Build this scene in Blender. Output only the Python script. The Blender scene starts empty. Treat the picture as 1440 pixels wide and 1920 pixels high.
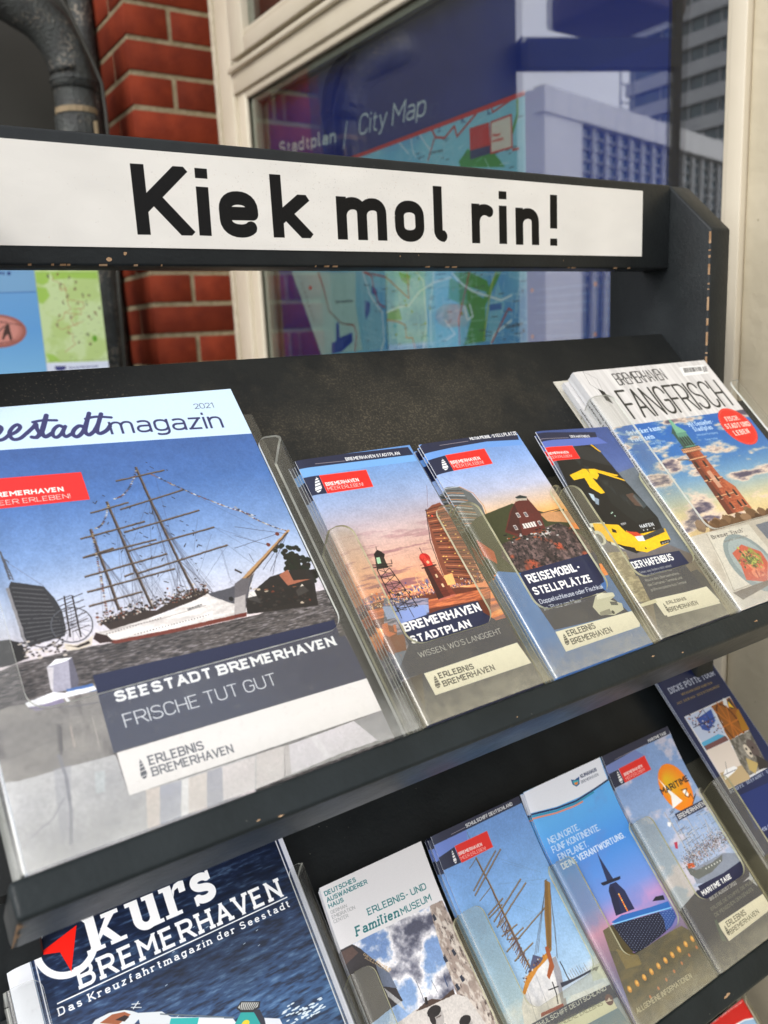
import bpy, math, random
import numpy as np

# ------------------------------------------------------------ camera, sky, sun
sc = bpy.context.scene
MM = 0.001
cam_d = bpy.data.cameras.new('camera')
cam = bpy.data.objects.new('camera', cam_d)
sc.collection.objects.link(cam)
sc.camera = cam
cam_d.sensor_fit = 'HORIZONTAL'
cam_d.sensor_width = 36.0
cam_d.lens = 36.0 * 1557.09 / 1440.0
cam_d.clip_start = 0.01
cam_d.clip_end = 2000
from mathutils import Matrix, Vector
_R = [[0.82475, -0.561132, -0.047154], [-0.155053, -0.146018, -0.976993], [0.541337, 0.813086, -0.207995]]
cam.matrix_world = Matrix((( _R[0][0], -_R[1][0], -_R[2][0], -36.55 * MM),
                           ( _R[0][1], -_R[1][1], -_R[2][1], -373.74 * MM),
                           ( _R[0][2], -_R[1][2], -_R[2][2], 231.66 * MM),
                           (0, 0, 0, 1)))
cam_d.dof.use_dof = True
cam_d.dof.focus_distance = 0.62
cam_d.dof.aperture_fstop = 11.0

SUN_EL, SUN_AZ = math.radians(38), math.radians(244)      # azimuth measured clockwise from +Y
world = bpy.data.worlds.new("World")
sc.world = world
world.use_nodes = True
nt = world.node_tree
nt.nodes.clear()
wo = nt.nodes.new('ShaderNodeOutputWorld')
bg = nt.nodes.new('ShaderNodeBackground')
sky = nt.nodes.new('ShaderNodeTexSky')
sky.sky_type = 'NISHITA'
sky.sun_disc = False
sky.sun_elevation = SUN_EL
sky.sun_rotation = SUN_AZ
sky.air_density = 1.0
sky.dust_density = 2.0
bw = nt.nodes.new('ShaderNodeRGBToBW')
mixw = nt.nodes.new('ShaderNodeMix'); mixw.data_type = 'RGBA'
tc = nt.nodes.new('ShaderNodeTexCoord')
ns = nt.nodes.new('ShaderNodeTexNoise'); ns.inputs['Scale'].default_value = 2.2; ns.inputs['Detail'].default_value = 6
mr = nt.nodes.new('ShaderNodeMapRange')
mr.inputs['From Min'].default_value = 0.35; mr.inputs['From Max'].default_value = 0.7
mr.inputs['To Min'].default_value = 0.78; mr.inputs['To Max'].default_value = 0.97
gain = nt.nodes.new('ShaderNodeVectorMath'); gain.operation = 'SCALE'; gain.inputs['Scale'].default_value = 1.9
L = nt.links.new
L(tc.outputs['Generated'], ns.inputs['Vector'])
L(ns.outputs['Fac'], mr.inputs['Value'])
L(sky.outputs['Color'], bw.inputs['Color'])
lay = nt.nodes.new('ShaderNodeMath'); lay.operation = 'MULTIPLY_ADD'; lay.inputs[1].default_value = 0.9; lay.inputs[2].default_value = 5.2
L(bw.outputs['Val'], lay.inputs[0])
cb = nt.nodes.new('ShaderNodeVectorMath'); cb.operation = 'SCALE'; cb.inputs[0].default_value = (0.98, 0.99, 1.03)
ns2 = nt.nodes.new('ShaderNodeTexNoise'); ns2.inputs['Scale'].default_value = 5; ns2.inputs['Detail'].default_value = 5
mr2 = nt.nodes.new('ShaderNodeMapRange'); mr2.inputs['To Min'].default_value = 0.7; mr2.inputs['To Max'].default_value = 1.3
L(tc.outputs['Generated'], ns2.inputs['Vector']); L(ns2.outputs['Fac'], mr2.inputs['Value'])
ml = nt.nodes.new('ShaderNodeMath'); ml.operation = 'MULTIPLY'; L(lay.outputs[0], ml.inputs[0]); L(mr2.outputs['Result'], ml.inputs[1])
L(ml.outputs[0], cb.inputs['Scale'])
L(cb.outputs['Vector'], gain.inputs[0])
L(mr.outputs['Result'], mixw.inputs['Factor'])
L(sky.outputs['Color'], mixw.inputs['A']); L(gain.outputs['Vector'], mixw.inputs['B'])
L(mixw.outputs['Result'], bg.inputs['Color'])
bg.inputs['Strength'].default_value = 0.13
L(bg.outputs['Background'], wo.inputs['Surface'])

sun_d = bpy.data.lights.new('sun', 'SUN')
sun_d.energy = 1.3
sun_d.angle = math.radians(12)
sun_d.color = (1.0, 0.95, 0.87)
sun = bpy.data.objects.new('sun', sun_d)
sc.collection.objects.link(sun)
_d = Vector((math.sin(SUN_AZ) * math.cos(SUN_EL), math.cos(SUN_AZ) * math.cos(SUN_EL), math.sin(SUN_EL)))
sun.rotation_euler = _d.to_track_quat('Z', 'Y').to_euler()
sun.location = (0, -3, 5)

vs = sc.view_settings
vs.view_transform = 'Standard'
vs.look = 'None'
vs.gamma = 1.0
vs.exposure = -0.34
sc.cycles.max_bounces = 10
sc.cycles.transparent_max_bounces = 24
sc.cycles.glossy_bounces = 4
sc.cycles.caustics_reflective = False
sc.cycles.caustics_refractive = False

# ------------------------------------------------------------ small stroke alphabet for all print
G = {}
def _g(ch, adv, path): G[ch] = (adv, path)
_g(' ', 26, '')
_g('A', 66, 'M0 0L33 100L66 0M12 33L54 33')
_g('B', 62, 'M0 53L38 53Q60 53 60 77Q60 100 38 100L0 100L0 0L38 0Q63 0 63 27Q63 53 38 53')
_g('C', 60, 'M60 74Q58 100 31 100Q0 100 0 68L0 32Q0 0 31 0Q58 0 60 26')
_g('D', 62, 'M0 0L0 100L28 100Q62 100 62 68L62 32Q62 0 28 0L0 0')
_g('E', 52, 'M52 0L0 0L0 100L52 100M0 52L45 52')
_g('F', 50, 'M0 0L0 100L52 100M0 50L45 50')
_g('G', 62, 'M60 76Q58 100 31 100Q0 100 0 68L0 32Q0 0 31 0Q62 0 62 30L62 48L34 48')
_g('H', 62, 'M0 0L0 100M62 0L62 100M0 51L62 51')
_g('I', 0, 'M0 0L0 100')
_g('J', 44, 'M42 100L42 28Q42 0 20 0Q4 0 0 12')
_g('K', 60, 'M0 0L0 100M58 100L0 34M20 56L62 0')
_g('L', 48, 'M0 100L0 0L50 0')
_g('M', 76, 'M0 0L0 100L38 40L76 100L76 0')
_g('N', 62, 'M0 0L0 100L62 0L62 100')
_g('O', 64, 'M0 68Q0 100 32 100Q64 100 64 68L64 32Q64 0 32 0Q0 0 0 32L0 68')
_g('P', 58, 'M0 0L0 100L36 100Q62 100 62 72Q62 45 36 45L0 45')
_g('Q', 64, 'M0 68Q0 100 32 100Q64 100 64 68L64 32Q64 0 32 0Q0 0 0 32L0 68M42 22L66 -4')
_g('R', 62, 'M0 0L0 100L36 100Q62 100 62 73Q62 46 36 46L0 46M34 46L64 0')
_g('S', 60, 'M57 82Q52 100 30 100Q2 100 2 76Q2 56 30 52Q60 48 60 26Q60 0 30 0Q4 0 0 20')
_g('T', 60, 'M-2 100L62 100M30 100L30 0')
_g('U', 62, 'M0 100L0 30Q0 0 31 0Q62 0 62 30L62 100')
_g('V', 60, 'M-2 100L30 0L62 100')
_g('W', 92, 'M0 100L23 0L46 90L69 0L92 100')
_g('X', 60, 'M0 0L60 100M0 100L60 0')
_g('Y', 58, 'M0 100L29 48L58 100M29 48L29 0')
_g('Z', 56, 'M0 100L56 100L0 0L58 0')
_g('Ä', 66, G['A'][1] + 'M18 128L19 118M48 128L47 118')
_g('Ö', 64, G['O'][1] + 'M18 128L18 118M46 128L46 118')
_g('Ü', 62, G['U'][1] + 'M18 128L18 118M46 128L46 118')
_g('a', 46, 'M4 66Q12 72 24 72Q46 72 46 50L46 0M46 40L20 40Q0 40 0 20Q0 0 20 0Q40 0 46 16')
_g('b', 48, 'M0 0L0 100M0 50Q4 72 26 72Q48 72 48 48L48 24Q48 0 26 0Q4 0 0 22')
_g('c', 42, 'M44 58Q40 72 24 72Q0 72 0 48L0 24Q0 0 24 0Q40 0 44 12')
_g('d', 48, 'M48 0L48 100M48 50Q44 72 22 72Q0 72 0 48L0 24Q0 0 22 0Q44 0 48 22')
_g('e', 48, 'M0 38L48 38L48 46Q48 72 24 72Q0 72 0 46L0 26Q0 0 26 0Q40 0 46 10')
_g('f', 28, 'M34 100L26 100Q12 100 12 84L12 0M0 70L32 70')
_g('g', 48, 'M48 50Q44 72 22 72Q0 72 0 48L0 26Q0 2 22 2Q44 2 48 24M48 72L48 0Q48 -26 22 -26Q8 -26 2 -20')
_g('h', 46, 'M0 0L0 100M0 46Q4 72 26 72Q46 72 46 48L46 0')
_g('i', 0, 'M0 0L0 72M0 82L0 96')
_g('j', 10, 'M10 72L10 -8Q10 -26 -6 -26M10 82L10 96')
_g('k', 46, 'M0 0L0 100M42 72L0 26M16 42L46 0')
_g('l', 14, 'M0 100L0 16Q0 0 16 0')
_g('m', 78, 'M0 0L0 72M0 46Q4 72 22 72Q39 72 39 50L39 0M39 48Q42 72 61 72Q78 72 78 50L78 0')
_g('n', 46, 'M0 0L0 72M0 46Q4 72 26 72Q46 72 46 48L46 0')
_g('o', 48, 'M0 48Q0 72 24 72Q48 72 48 48L48 24Q48 0 24 0Q0 0 0 24L0 48')
_g('p', 48, 'M0 -28L0 72M0 50Q4 72 26 72Q48 72 48 48L48 24Q48 0 26 0Q4 0 0 22')
_g('q', 48, 'M48 -28L48 72M48 50Q44 72 22 72Q0 72 0 48L0 24Q0 0 22 0Q44 0 48 22')
_g('r', 32, 'M0 0L0 72M0 44Q4 72 22 72Q30 72 36 66')
_g('s', 42, 'M40 62Q34 72 21 72Q1 72 1 55Q1 40 21 37Q43 34 43 18Q43 0 21 0Q6 0 0 12')
_g('t', 30, 'M12 92L12 18Q12 0 28 0L34 1M0 70L32 70')
_g('u', 46, 'M0 72L0 24Q0 0 20 0Q42 0 46 26M46 72L46 0')
_g('v', 44, 'M0 72L22 0L44 72')
_g('w', 68, 'M0 72L17 0L34 66L51 0L68 72')
_g('x', 44, 'M0 0L44 72M0 72L44 0')
_g('y', 44, 'M0 72L23 4M46 72L16 -16Q12 -28 0 -26')
_g('z', 42, 'M0 72L42 72L0 0L44 0')
_g('ß', 50, 'M0 0L0 74Q0 100 22 100Q44 100 44 80Q44 64 26 58Q50 52 50 28Q50 0 20 2')
_g('ä', 46, G['a'][1] + 'M14 96L14 84M34 96L34 84')
_g('ö', 48, G['o'][1] + 'M14 96L14 84M34 96L34 84')
_g('ü', 46, G['u'][1] + 'M14 96L14 84M34 96L34 84')
_g('0', 54, 'M0 70Q0 100 27 100Q54 100 54 70L54 30Q54 0 27 0Q0 0 0 30L0 70')
_g('1', 24, 'M0 80L24 100L24 0')
_g('2', 52, 'M0 76Q2 100 27 100Q52 100 52 74Q52 60 40 46L0 0L54 0')
_g('3', 52, 'M0 80Q4 100 26 100Q50 100 50 77Q50 54 24 54Q53 52 53 28Q53 0 26 0Q2 0 0 22')
_g('4', 54, 'M38 0L38 58M34 100L0 22L54 22')
_g('5', 52, 'M48 100L6 100L2 54Q12 64 27 64Q52 62 52 32Q52 0 26 0Q4 0 0 18')
_g('6', 52, 'M38 100L6 50Q0 40 0 30Q0 0 26 0Q52 0 52 30Q52 58 26 58Q12 58 4 46')
_g('7', 52, 'M0 100L54 100L18 0')
_g('8', 54, 'M27 54Q3 54 3 77Q3 100 27 100Q51 100 51 77Q51 54 27 54Q0 54 0 27Q0 0 27 0Q54 0 54 27Q54 54 27 54')
_g('9', 52, 'M14 0L46 50Q52 60 52 70Q52 100 26 100Q0 100 0 70Q0 42 26 42Q40 42 48 54')
_g('.', 0, 'M0 0L0 14')
_g(',', 4, 'M4 12L0 -12')
_g('!', 0, 'M0 100L0 30M0 0L0 14')
_g('-', 32, 'M0 42L32 42')
_g('/', 34, 'M0 -8L34 106')
_g("'", 4, 'M4 104L0 78')
_g('"', 14, 'M0 104L0 84M14 104L14 84')
_g('·', 0, 'M0 44L0 54')
_g('&', 60, 'M60 0L10 66Q0 100 26 100Q50 98 42 72L8 36Q-6 0 24 0Q50 0 56 44')

def _path(s):
    out, cur, i = [], None, 0
    tok = s.replace('M', ' M ').replace('L', ' L ').replace('Q', ' Q ').split()
    while i < len(tok):
        c = tok[i]
        if c == 'M':
            cur = [(float(tok[i+1]), float(tok[i+2]))]; out.append(cur); i += 3
        elif c == 'L':
            cur.append((float(tok[i+1]), float(tok[i+2]))); i += 3
        else:
            x0, y0 = cur[-1]; x1, y1, x2, y2 = map(float, tok[i+1:i+5]); i += 5
            # squarish quarter bend: blend quadratic control outwards like a technical typeface
            for k in range(1, 7):
                t = k / 6.0
                a = (1-t)**3; b = 3*(1-t)**2*t; c2 = 3*(1-t)*t*t; d = t**3
                p1x, p1y = x0 + (x1-x0)*0.62, y0 + (y1-y0)*0.62
                p2x, p2y = x2 + (x1-x2)*0.62, y2 + (y1-y2)*0.62
                cur.append((a*x0 + b*p1x + c2*p2x + d*x2, a*y0 + b*p1y + c2*p2y + d*y2))
    return out

LOWER = set('abcdefghijklmnopqrstuvwxyzäöüß')
def layout(txt, wt, track=0.0, slab=False):
    """strokes in em units (cap height 1); wt is the stroke width as a share of cap height"""
    x = wt / 2; res = []
    gap = wt + 0.10 + track
    for ch in txt:
        adv, p = G.get(ch, G[' '])
        if ch == ' ':
            x += 0.30 + track; continue
        adv *= 0.01 * (1.08 - 0.5 * wt)
        kx = adv / (max(G[ch][0], 1) * 0.01) if G[ch][0] else 1.0
        for st in _path(p):
            dot = abs(st[0][1] - st[-1][1]) < 16 and len(st) == 2 and st[0][0] == st[-1][0]
            def ym(py):
                if dot: return py * 0.01
                if ch in LOWER: return wt / 2 + (py / 72 * (.70 - wt) if py <= 72 else (.70 - wt) + (py - 72) / 28 * .30)
                return wt / 2 + py * 0.01 * (1 - wt)
            pts = [(x + px * 0.01 * kx, ym(py)) for px, py in st]
            fl = [(not dot) and (py in (0, 100) or (py == 72 and ch in LOWER)) for px, py in (st[0], st[-1])]
            res.append((pts, fl))
            if slab:
                for e, nb in ((pts[0], pts[1]), (pts[-1], pts[-2])):
                    if abs(e[0] - nb[0]) < 0.6 * abs(e[1] - nb[1]) and abs(e[1] - nb[1]) > 0.2:
                        res.append(([(e[0] - wt * 0.95, e[1]), (e[0] + wt * 0.95, e[1])], [False, False]))
        x += adv + gap + (wt * 0.7 if slab else 0)
    return res, x - gap + wt / 2

def _grid(rng, h, w, sy, sx):
    gy, gx = int(h / sy) + 3, int(w / sx) + 3
    g = rng.random((gy, gx)).astype(np.float32)
    yy = np.arange(h, dtype=np.float32) / sy; xx = np.arange(w, dtype=np.float32) / sx
    iy = yy.astype(int); ix = xx.astype(int)
    fy = yy - iy; fx = xx - ix
    fy = fy * fy * (3 - 2 * fy); fx = fx * fx * (3 - 2 * fx)
    a = g[iy][:, ix]; b = g[iy][:, ix + 1]; c = g[iy + 1][:, ix]; d = g[iy + 1][:, ix + 1]
    fx = fx[None, :]; fy = fy[:, None]
    return (a * (1 - fx) + b * fx) * (1 - fy) + (c * (1 - fx) + d * fx) * fy

def fbm(h, w, sy, sx, octv=4, seed=0):
    rng = np.random.default_rng(seed)
    o = np.zeros((h, w), np.float32); a = 1.0; t = 0
    for k in range(octv):
        if min(sy, sx) < 1.0: break
        o += a * _grid(rng, h, w, sy, sx); t += a; a *= 0.55; sy /= 2.0; sx /= 2.0
    return o / t

class Print:
    """a printed sheet, w x h millimetres, origin bottom left"""
    def __init__(s, w, h, ppm, col=(255, 255, 255)):
        s.w, s.h, s.k = w, h, ppm
        s.W, s.H = int(round(w * ppm)), int(round(h * ppm))
        s.a = np.empty((s.H, s.W, 3), np.float32); s.a[:] = np.array(col, np.float32) / 255
        s.clip = None; s.gam = 1.22
    def _box(s, x0, y0, x1, y1):
        return max(0, int(x0) - 1), max(0, int(y0) - 1), min(s.W, int(x1) + 2), min(s.H, int(y1) + 2)
    def _cov(s, pts):
        P = [(x * s.k, y * s.k) for x, y in pts]
        X0, Y0, X1, Y1 = s._box(min(p[0] for p in P), min(p[1] for p in P), max(p[0] for p in P), max(p[1] for p in P))
        if X1 <= X0 or Y1 <= Y0: return None
        cov = np.zeros((Y1 - Y0, X1 - X0), np.float32)
        for oy in (0.17, 0.5, 0.83):
            yy = (np.arange(Y0, Y1) + oy)[:, None]
            for ox in (0.25, 0.75):
                xx = (np.arange(X0, X1) + ox)[None, :]
                ins = np.zeros(cov.shape, bool)
                for i in range(len(P)):
                    xa, ya = P[i]; xb, yb = P[(i + 1) % len(P)]
                    if ya == yb: continue
                    c = (ya > yy) != (yb > yy)
                    xi = xa + (yy - ya) * (xb - xa) / (yb - ya)
                    ins ^= (c & (xx < xi))
                cov += ins
        return X0, Y0, X1, Y1, cov / 6.0
    def _blend(s, box, cov, col, al=1.0):
        X0, Y0, X1, Y1 = box
        if s.clip is not None: cov = cov * s.clip[Y0:Y1, X0:X1]
        c = np.asarray(col, np.float32)
        if c.ndim == 1: c = c / 255
        else: c = c[Y0:Y1, X0:X1]
        v = s.a[Y0:Y1, X0:X1]
        m = (cov * al)[..., None]
        v[:] = v * (1 - m) + c * m
    def poly(s, pts, col, al=1.0):
        r = s._cov(pts)
        if r: s._blend(r[:4], r[4], col, al)
    def setclip(s, pts=None):
        s.clip = None
        if pts:
            m = np.zeros((s.H, s.W), np.float32); r = s._cov(pts)
            if r: m[r[1]:r[3], r[0]:r[2]] = r[4]
            s.clip = m
    def seg_cov(s, segs, hw):
        """union coverage of straight strokes: [(xa,ya,xb,yb,capped)], px units"""
        X0 = min(min(q[0], q[2]) for q in segs) - hw - 1; X1 = max(max(q[0], q[2]) for q in segs) + hw + 1
        Y0 = min(min(q[1], q[3]) for q in segs) - hw - 1; Y1 = max(max(q[1], q[3]) for q in segs) + hw + 1
        B = s._box(X0, Y0, X1, Y1)
        if B[2] <= B[0] or B[3] <= B[1]: return None
        cov = np.zeros((B[3] - B[1], B[2] - B[0]), np.float32)
        for sg in segs:
            xa, ya, xb, yb, ra, rb = sg[:6]
            b = s._box(min(xa, xb) - hw - 1, min(ya, yb) - hw - 1, max(xa, xb) + hw + 1, max(ya, yb) + hw + 1)
            if b[2] <= b[0] or b[3] <= b[1]: continue
            yy = (np.arange(b[1], b[3]) + 0.5)[:, None]; xx = (np.arange(b[0], b[2]) + 0.5)[None, :]
            dx, dy = xb - xa, yb - ya; Ln = math.hypot(dx, dy)
            if Ln < 1e-6: continue
            t = ((xx - xa) * dx + (yy - ya) * dy) / Ln
            p = np.abs((xx - xa) * dy - (yy - ya) * dx) / Ln
            c = np.clip(hw - p + 0.5, 0, 1) * np.clip(t + 0.5, 0, 1) * np.clip(Ln - t + 0.5, 0, 1)
            if ra: c = np.maximum(c, np.clip(hw - np.hypot(xx - xa, yy - ya) + 0.5, 0, 1))
            if rb: c = np.maximum(c, np.clip(hw - np.hypot(xx - xb, yy - yb) + 0.5, 0, 1))
            if len(sg) > 6:
                ax, ay, vx, vy, lo, hi = sg[6]
                q = (xx - ax) * vx + (yy - ay) * vy
                c = c * np.clip(q - lo + 0.5, 0, 1) * np.clip(hi - q + 0.5, 0, 1)
            v = cov[b[1]-B[1]:b[3]-B[1], b[0]-B[0]:b[2]-B[0]]
            np.maximum(v, c * min(1.0, hw * 2.0), out=v)
        return B, cov
    def line(s, pts, w, col, al=1.0, close=False):
        k = s.k; P = [(x * k, y * k) for x, y in pts]
        if close: P = P + [P[0]]
        sg = [(P[i][0], P[i][1], P[i+1][0], P[i+1][1], i > 0, i < len(P) - 2) for i in range(len(P) - 1)]
        r = s.seg_cov(sg, max(w * k / 2, 0.25))
        if r: s._blend(r[0], r[1], col, al)
    def curve(s, pts, w, col):
        """smooth brush stroke through the points"""
        P = [pts[0]] + list(pts) + [pts[-1]]; out = []
        for i in range(1, len(P) - 2):
            for q in range(6):
                t = q / 6.0; a, b, c, d = P[i-1], P[i], P[i+1], P[i+2]
                out.append(tuple(.5 * (2*b[j] + (c[j]-a[j])*t + (2*a[j]-5*b[j]+4*c[j]-d[j])*t*t + (3*b[j]-a[j]-3*c[j]+d[j])*t**3) for j in (0, 1)))
        out.append(tuple(pts[-1]))
        k = s.k; sg = [(out[i][0]*k, out[i][1]*k, out[i+1][0]*k, out[i+1][1]*k, True, True) for i in range(len(out) - 1)]
        r = s.seg_cov(sg, w * k / 2)
        if r: s._blend(r[0], r[1], col)
    def rect(s, x0, y0, x1, y1, col): s.poly([(x0, y0), (x1, y0), (x1, y1), (x0, y1)], col)
    def lines(s, segs, w, col, al=1.0):
        k = s.k
        sg = [(a[0]*k, a[1]*k, b[0]*k, b[1]*k, False, False) for a, b in segs]
        r = s.seg_cov(sg, max(w * k / 2, 0.25))
        if r: s._blend(r[0], r[1], col, al)
    def dots(s, pts, r, col, al=1.0):
        for x, y in pts:
            s.disc(x, y, r, r, col, al)
    def disc(s, x, y, rx, ry, col, al=1.0, rot=0.0):
        n = 10 if max(rx, ry) * s.k < 3 else 28
        c, q = math.cos(rot), math.sin(rot)
        s.poly([(x + rx * math.cos(2*math.pi*i/n) * c - ry * math.sin(2*math.pi*i/n) * q,
                 y + rx * math.cos(2*math.pi*i/n) * q + ry * math.sin(2*math.pi*i/n) * c) for i in range(n)], col, al)
    def text(s, txt, ABH, col, wt=0.15, slab=False, slant=0.0, track=0.0, al=1.0, rnd=False, absw=None):
        A, B, Hh = ABH
        ux, uy = B[0] - A[0], B[1] - A[1]; Ln = math.hypot(ux, uy); ux /= Ln; uy /= Ln
        hgt = abs(-(Hh[0] - A[0]) * uy + (Hh[1] - A[1]) * ux)
        st, tw = layout(txt, wt, track, slab)
        tw += slant
        kx = Ln / tw
        segs = []
        swp = (absw * s.k / 2) if absw else wt * hgt * (0.5 + 0.5 * min(1.25, kx / hgt)) * s.k / 2
        hw = max(swp, 0.3)
        ax, ay, vx, vy = A[0] * s.k, A[1] * s.k, -uy, ux
        for pts, fl in st:
            Q = []
            for px, py in pts:
                X = (px + py * slant) * kx; Y = py * hgt
                Q.append([(A[0] + ux * X - uy * Y) * s.k, (A[1] + uy * X + ux * Y) * s.k])
            hh = wt * hgt / 2 * s.k
            lo = min(p[1] for p in pts) * hgt * s.k - hh; hi = max(p[1] for p in pts) * hgt * s.k + hh
            n = len(Q)
            D = []
            for i in range(n - 1):
                dx, dy = Q[i+1][0] - Q[i][0], Q[i+1][1] - Q[i][1]; q = math.hypot(dx, dy) or 1; D.append((dx / q, dy / q))
            sharp = [False] * n
            yl, yh = min(p[1] for p in pts) + .02, max(p[1] for p in pts) - .02
            for i in range(1, n - 1):
                sharp[i] = D[i-1][0] * D[i][0] + D[i-1][1] * D[i][1] < 0.6 and not rnd and (pts[i][1] < yl or pts[i][1] > yh) and min(math.dist(Q[i], Q[i-1]), math.dist(Q[i], Q[i+1])) > .14 * hgt * s.k
            for i in range(n - 1):
                xa, ya = Q[i]; xb, yb = Q[i+1]; dx, dy = D[i]
                steep = abs(dx * vx + dy * vy)
                ea = hw if sharp[i] or (i == 0 and fl[0] and .3 < steep and not rnd) else 0
                eb = hw if sharp[i+1] or (i == n - 2 and fl[1] and .3 < steep and not rnd) else 0
                if ea and steep < .97: ea *= 1.6
                if eb and steep < .97: eb *= 1.6
                segs.append((xa - dx * ea, ya - dy * ea, xb + dx * eb, yb + dy * eb, rnd or (i > 0 and not sharp[i]), rnd or (i < n - 2 and not sharp[i+1]),
                             (ax, ay, vx, vy, lo - (2 if rnd else 0), hi + (2 if rnd else 0))))
        # split in runs so that the union boxes stay small
        r = s.seg_cov(segs, hw)
        if r: s._blend(r[0], r[1], col, al)
    def vgrad(s, stops):
        """vertical gradient as a full sheet; stops [(y_mm, colour)]"""
        ys = (np.arange(s.H) + 0.5) / s.k
        st = sorted(stops); o = np.stack([np.interp(ys, [q[0] for q in st], [q[1][i] / 255 for q in st]) for i in range(3)], 1)
        return np.repeat(o[:, None, :], s.W, 1).astype(np.float32)
    def noise(s, sx, sy, octv=4, seed=0):
        return fbm(s.H, s.W, max(sy * s.k, 1.01), max(sx * s.k, 1.01), octv, seed)
    def mixn(s, base, col, n, lo, hi, al=1.0):
        m = np.clip((n - lo) / (hi - lo), 0, 1)[..., None] * al
        b = np.asarray(base, np.float32); b = b / 255 if b.ndim == 1 else b
        return (b * (1 - m) + np.asarray(col, np.float32) / 255 * m).astype(np.float32)
    def grain(s, amt, seed=3):
        rng = np.random.default_rng(seed)
        g = rng.normal(0, amt, (s.H, s.W, 1)).astype(np.float32)
        s.a += g
    def photo(s, amp=.45, tex=.10, tone=.10, seed=500):
        """make flat shapes read as a printed photograph: ragged outlines, fine texture, uneven tone"""
        dx = (s.noise(2.6, 2.6, 3, seed) - .5) * amp * s.k * 1.3 + (s.noise(.8, .8, 2, seed + 1) - .5) * .7 * amp * s.k
        dy = (s.noise(2.6, 2.6, 3, seed + 2) - .5) * amp * s.k * 1.3 + (s.noise(.8, .8, 2, seed + 3) - .5) * .7 * amp * s.k
        yy, xx = np.mgrid[0:s.H, 0:s.W].astype(np.float32)
        X = np.clip(xx + dx, 0, s.W - 1.01); Y = np.clip(yy + dy, 0, s.H - 1.01)
        x0 = X.astype(int); y0 = Y.astype(int); fx = (X - x0)[..., None]; fy = (Y - y0)[..., None]; a = s.a
        s.a = (a[y0, x0] * (1 - fx) + a[y0, x0 + 1] * fx) * (1 - fy) + (a[y0 + 1, x0] * (1 - fx) + a[y0 + 1, x0 + 1] * fx) * fy
        t1 = s.noise(1.1, 1.1, 3, seed + 4) - .5; t2 = s.noise(14, 10, 3, seed + 5) - .5
        s.a = s.a * (1 + tex * t1 + tone * .8 * t2)[..., None]
        lum = s.a.mean(2, keepdims=True); s.a = lum + (s.a - lum) * .92
    def image(s, name):
        im = bpy.data.images.new(name, s.W, s.H, alpha=False)
        px = np.ones((s.H, s.W, 4), np.float32); px[..., :3] = np.clip(s.a, 0, 1) ** s.gam
        im.pixels.foreach_set(px.ravel()); im.update(); im.pack()
        return im
# ------------------------------------------------------------ printed matter
WHITE = (238, 238, 236); NAVY = (38, 46, 78); RED = (232, 48, 42)
def sgn(seed): return np.random.default_rng(seed)
def shift(p, dx, dy): return [(x + dx, y + dy) for x, y in p]
def lerp(a, b, t): return (a[0] + (b[0] - a[0]) * t, a[1] + (b[1] - a[1]) * t)
def beacon(c, q, col, flip=False):
    """the banded lighthouse emblem inside the quad q = bottom-left, bottom-right, top-right, top-left"""
    def P(u, v):
        return lerp(lerp(q[0], q[1], u), lerp(q[3], q[2], u), v)
    for v0, v1, w0, w1 in ((0.0, .11, .18, .40), (.15, .36, .48, .44), (.41, .56, .40, .36), (.61, .73, .33, .29), (.78, .88, .26, .16)):
        c.poly([P(.5 - w0, v0), P(.5 + w0, v0 + .035), P(.5 + w1, v1 + .035), P(.5 - w1, v1)], col)
    c.poly([P(.46, .9), P(.54, .9), P(.53, 1.), P(.47, 1.)], col)

def city_leaflet_top(c, band, title, tABH, rule, navy_sq, red_sq, em, t1, t2, pale=None):
    if pale: c.poly(pale[0], pale[1])
    c.poly(band, NAVY)
    c.text(title, tABH, WHITE, .2)
    c.line(rule, .45, (170, 160, 165))
    c.poly(navy_sq, NAVY)
    c.poly(red_sq, RED)
    c.line(red_sq, .25, (240, 150, 140), close=True)
    beacon(c, em, WHITE)
    c.text('BREMERHAVEN', t1, (250, 240, 236), .21)
    c.text('MEER ERLEBEN!', t2, (250, 225, 220), .11)

def rig(c, mast, yards, col, w, rope=(60, 60, 70), stays=True):
    """mast = [top, foot]; yards = [(left, right)]"""
    c.line(mast, w * 1.6, col)
    for a, b in yards: c.line([a, b], w, col)

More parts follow.
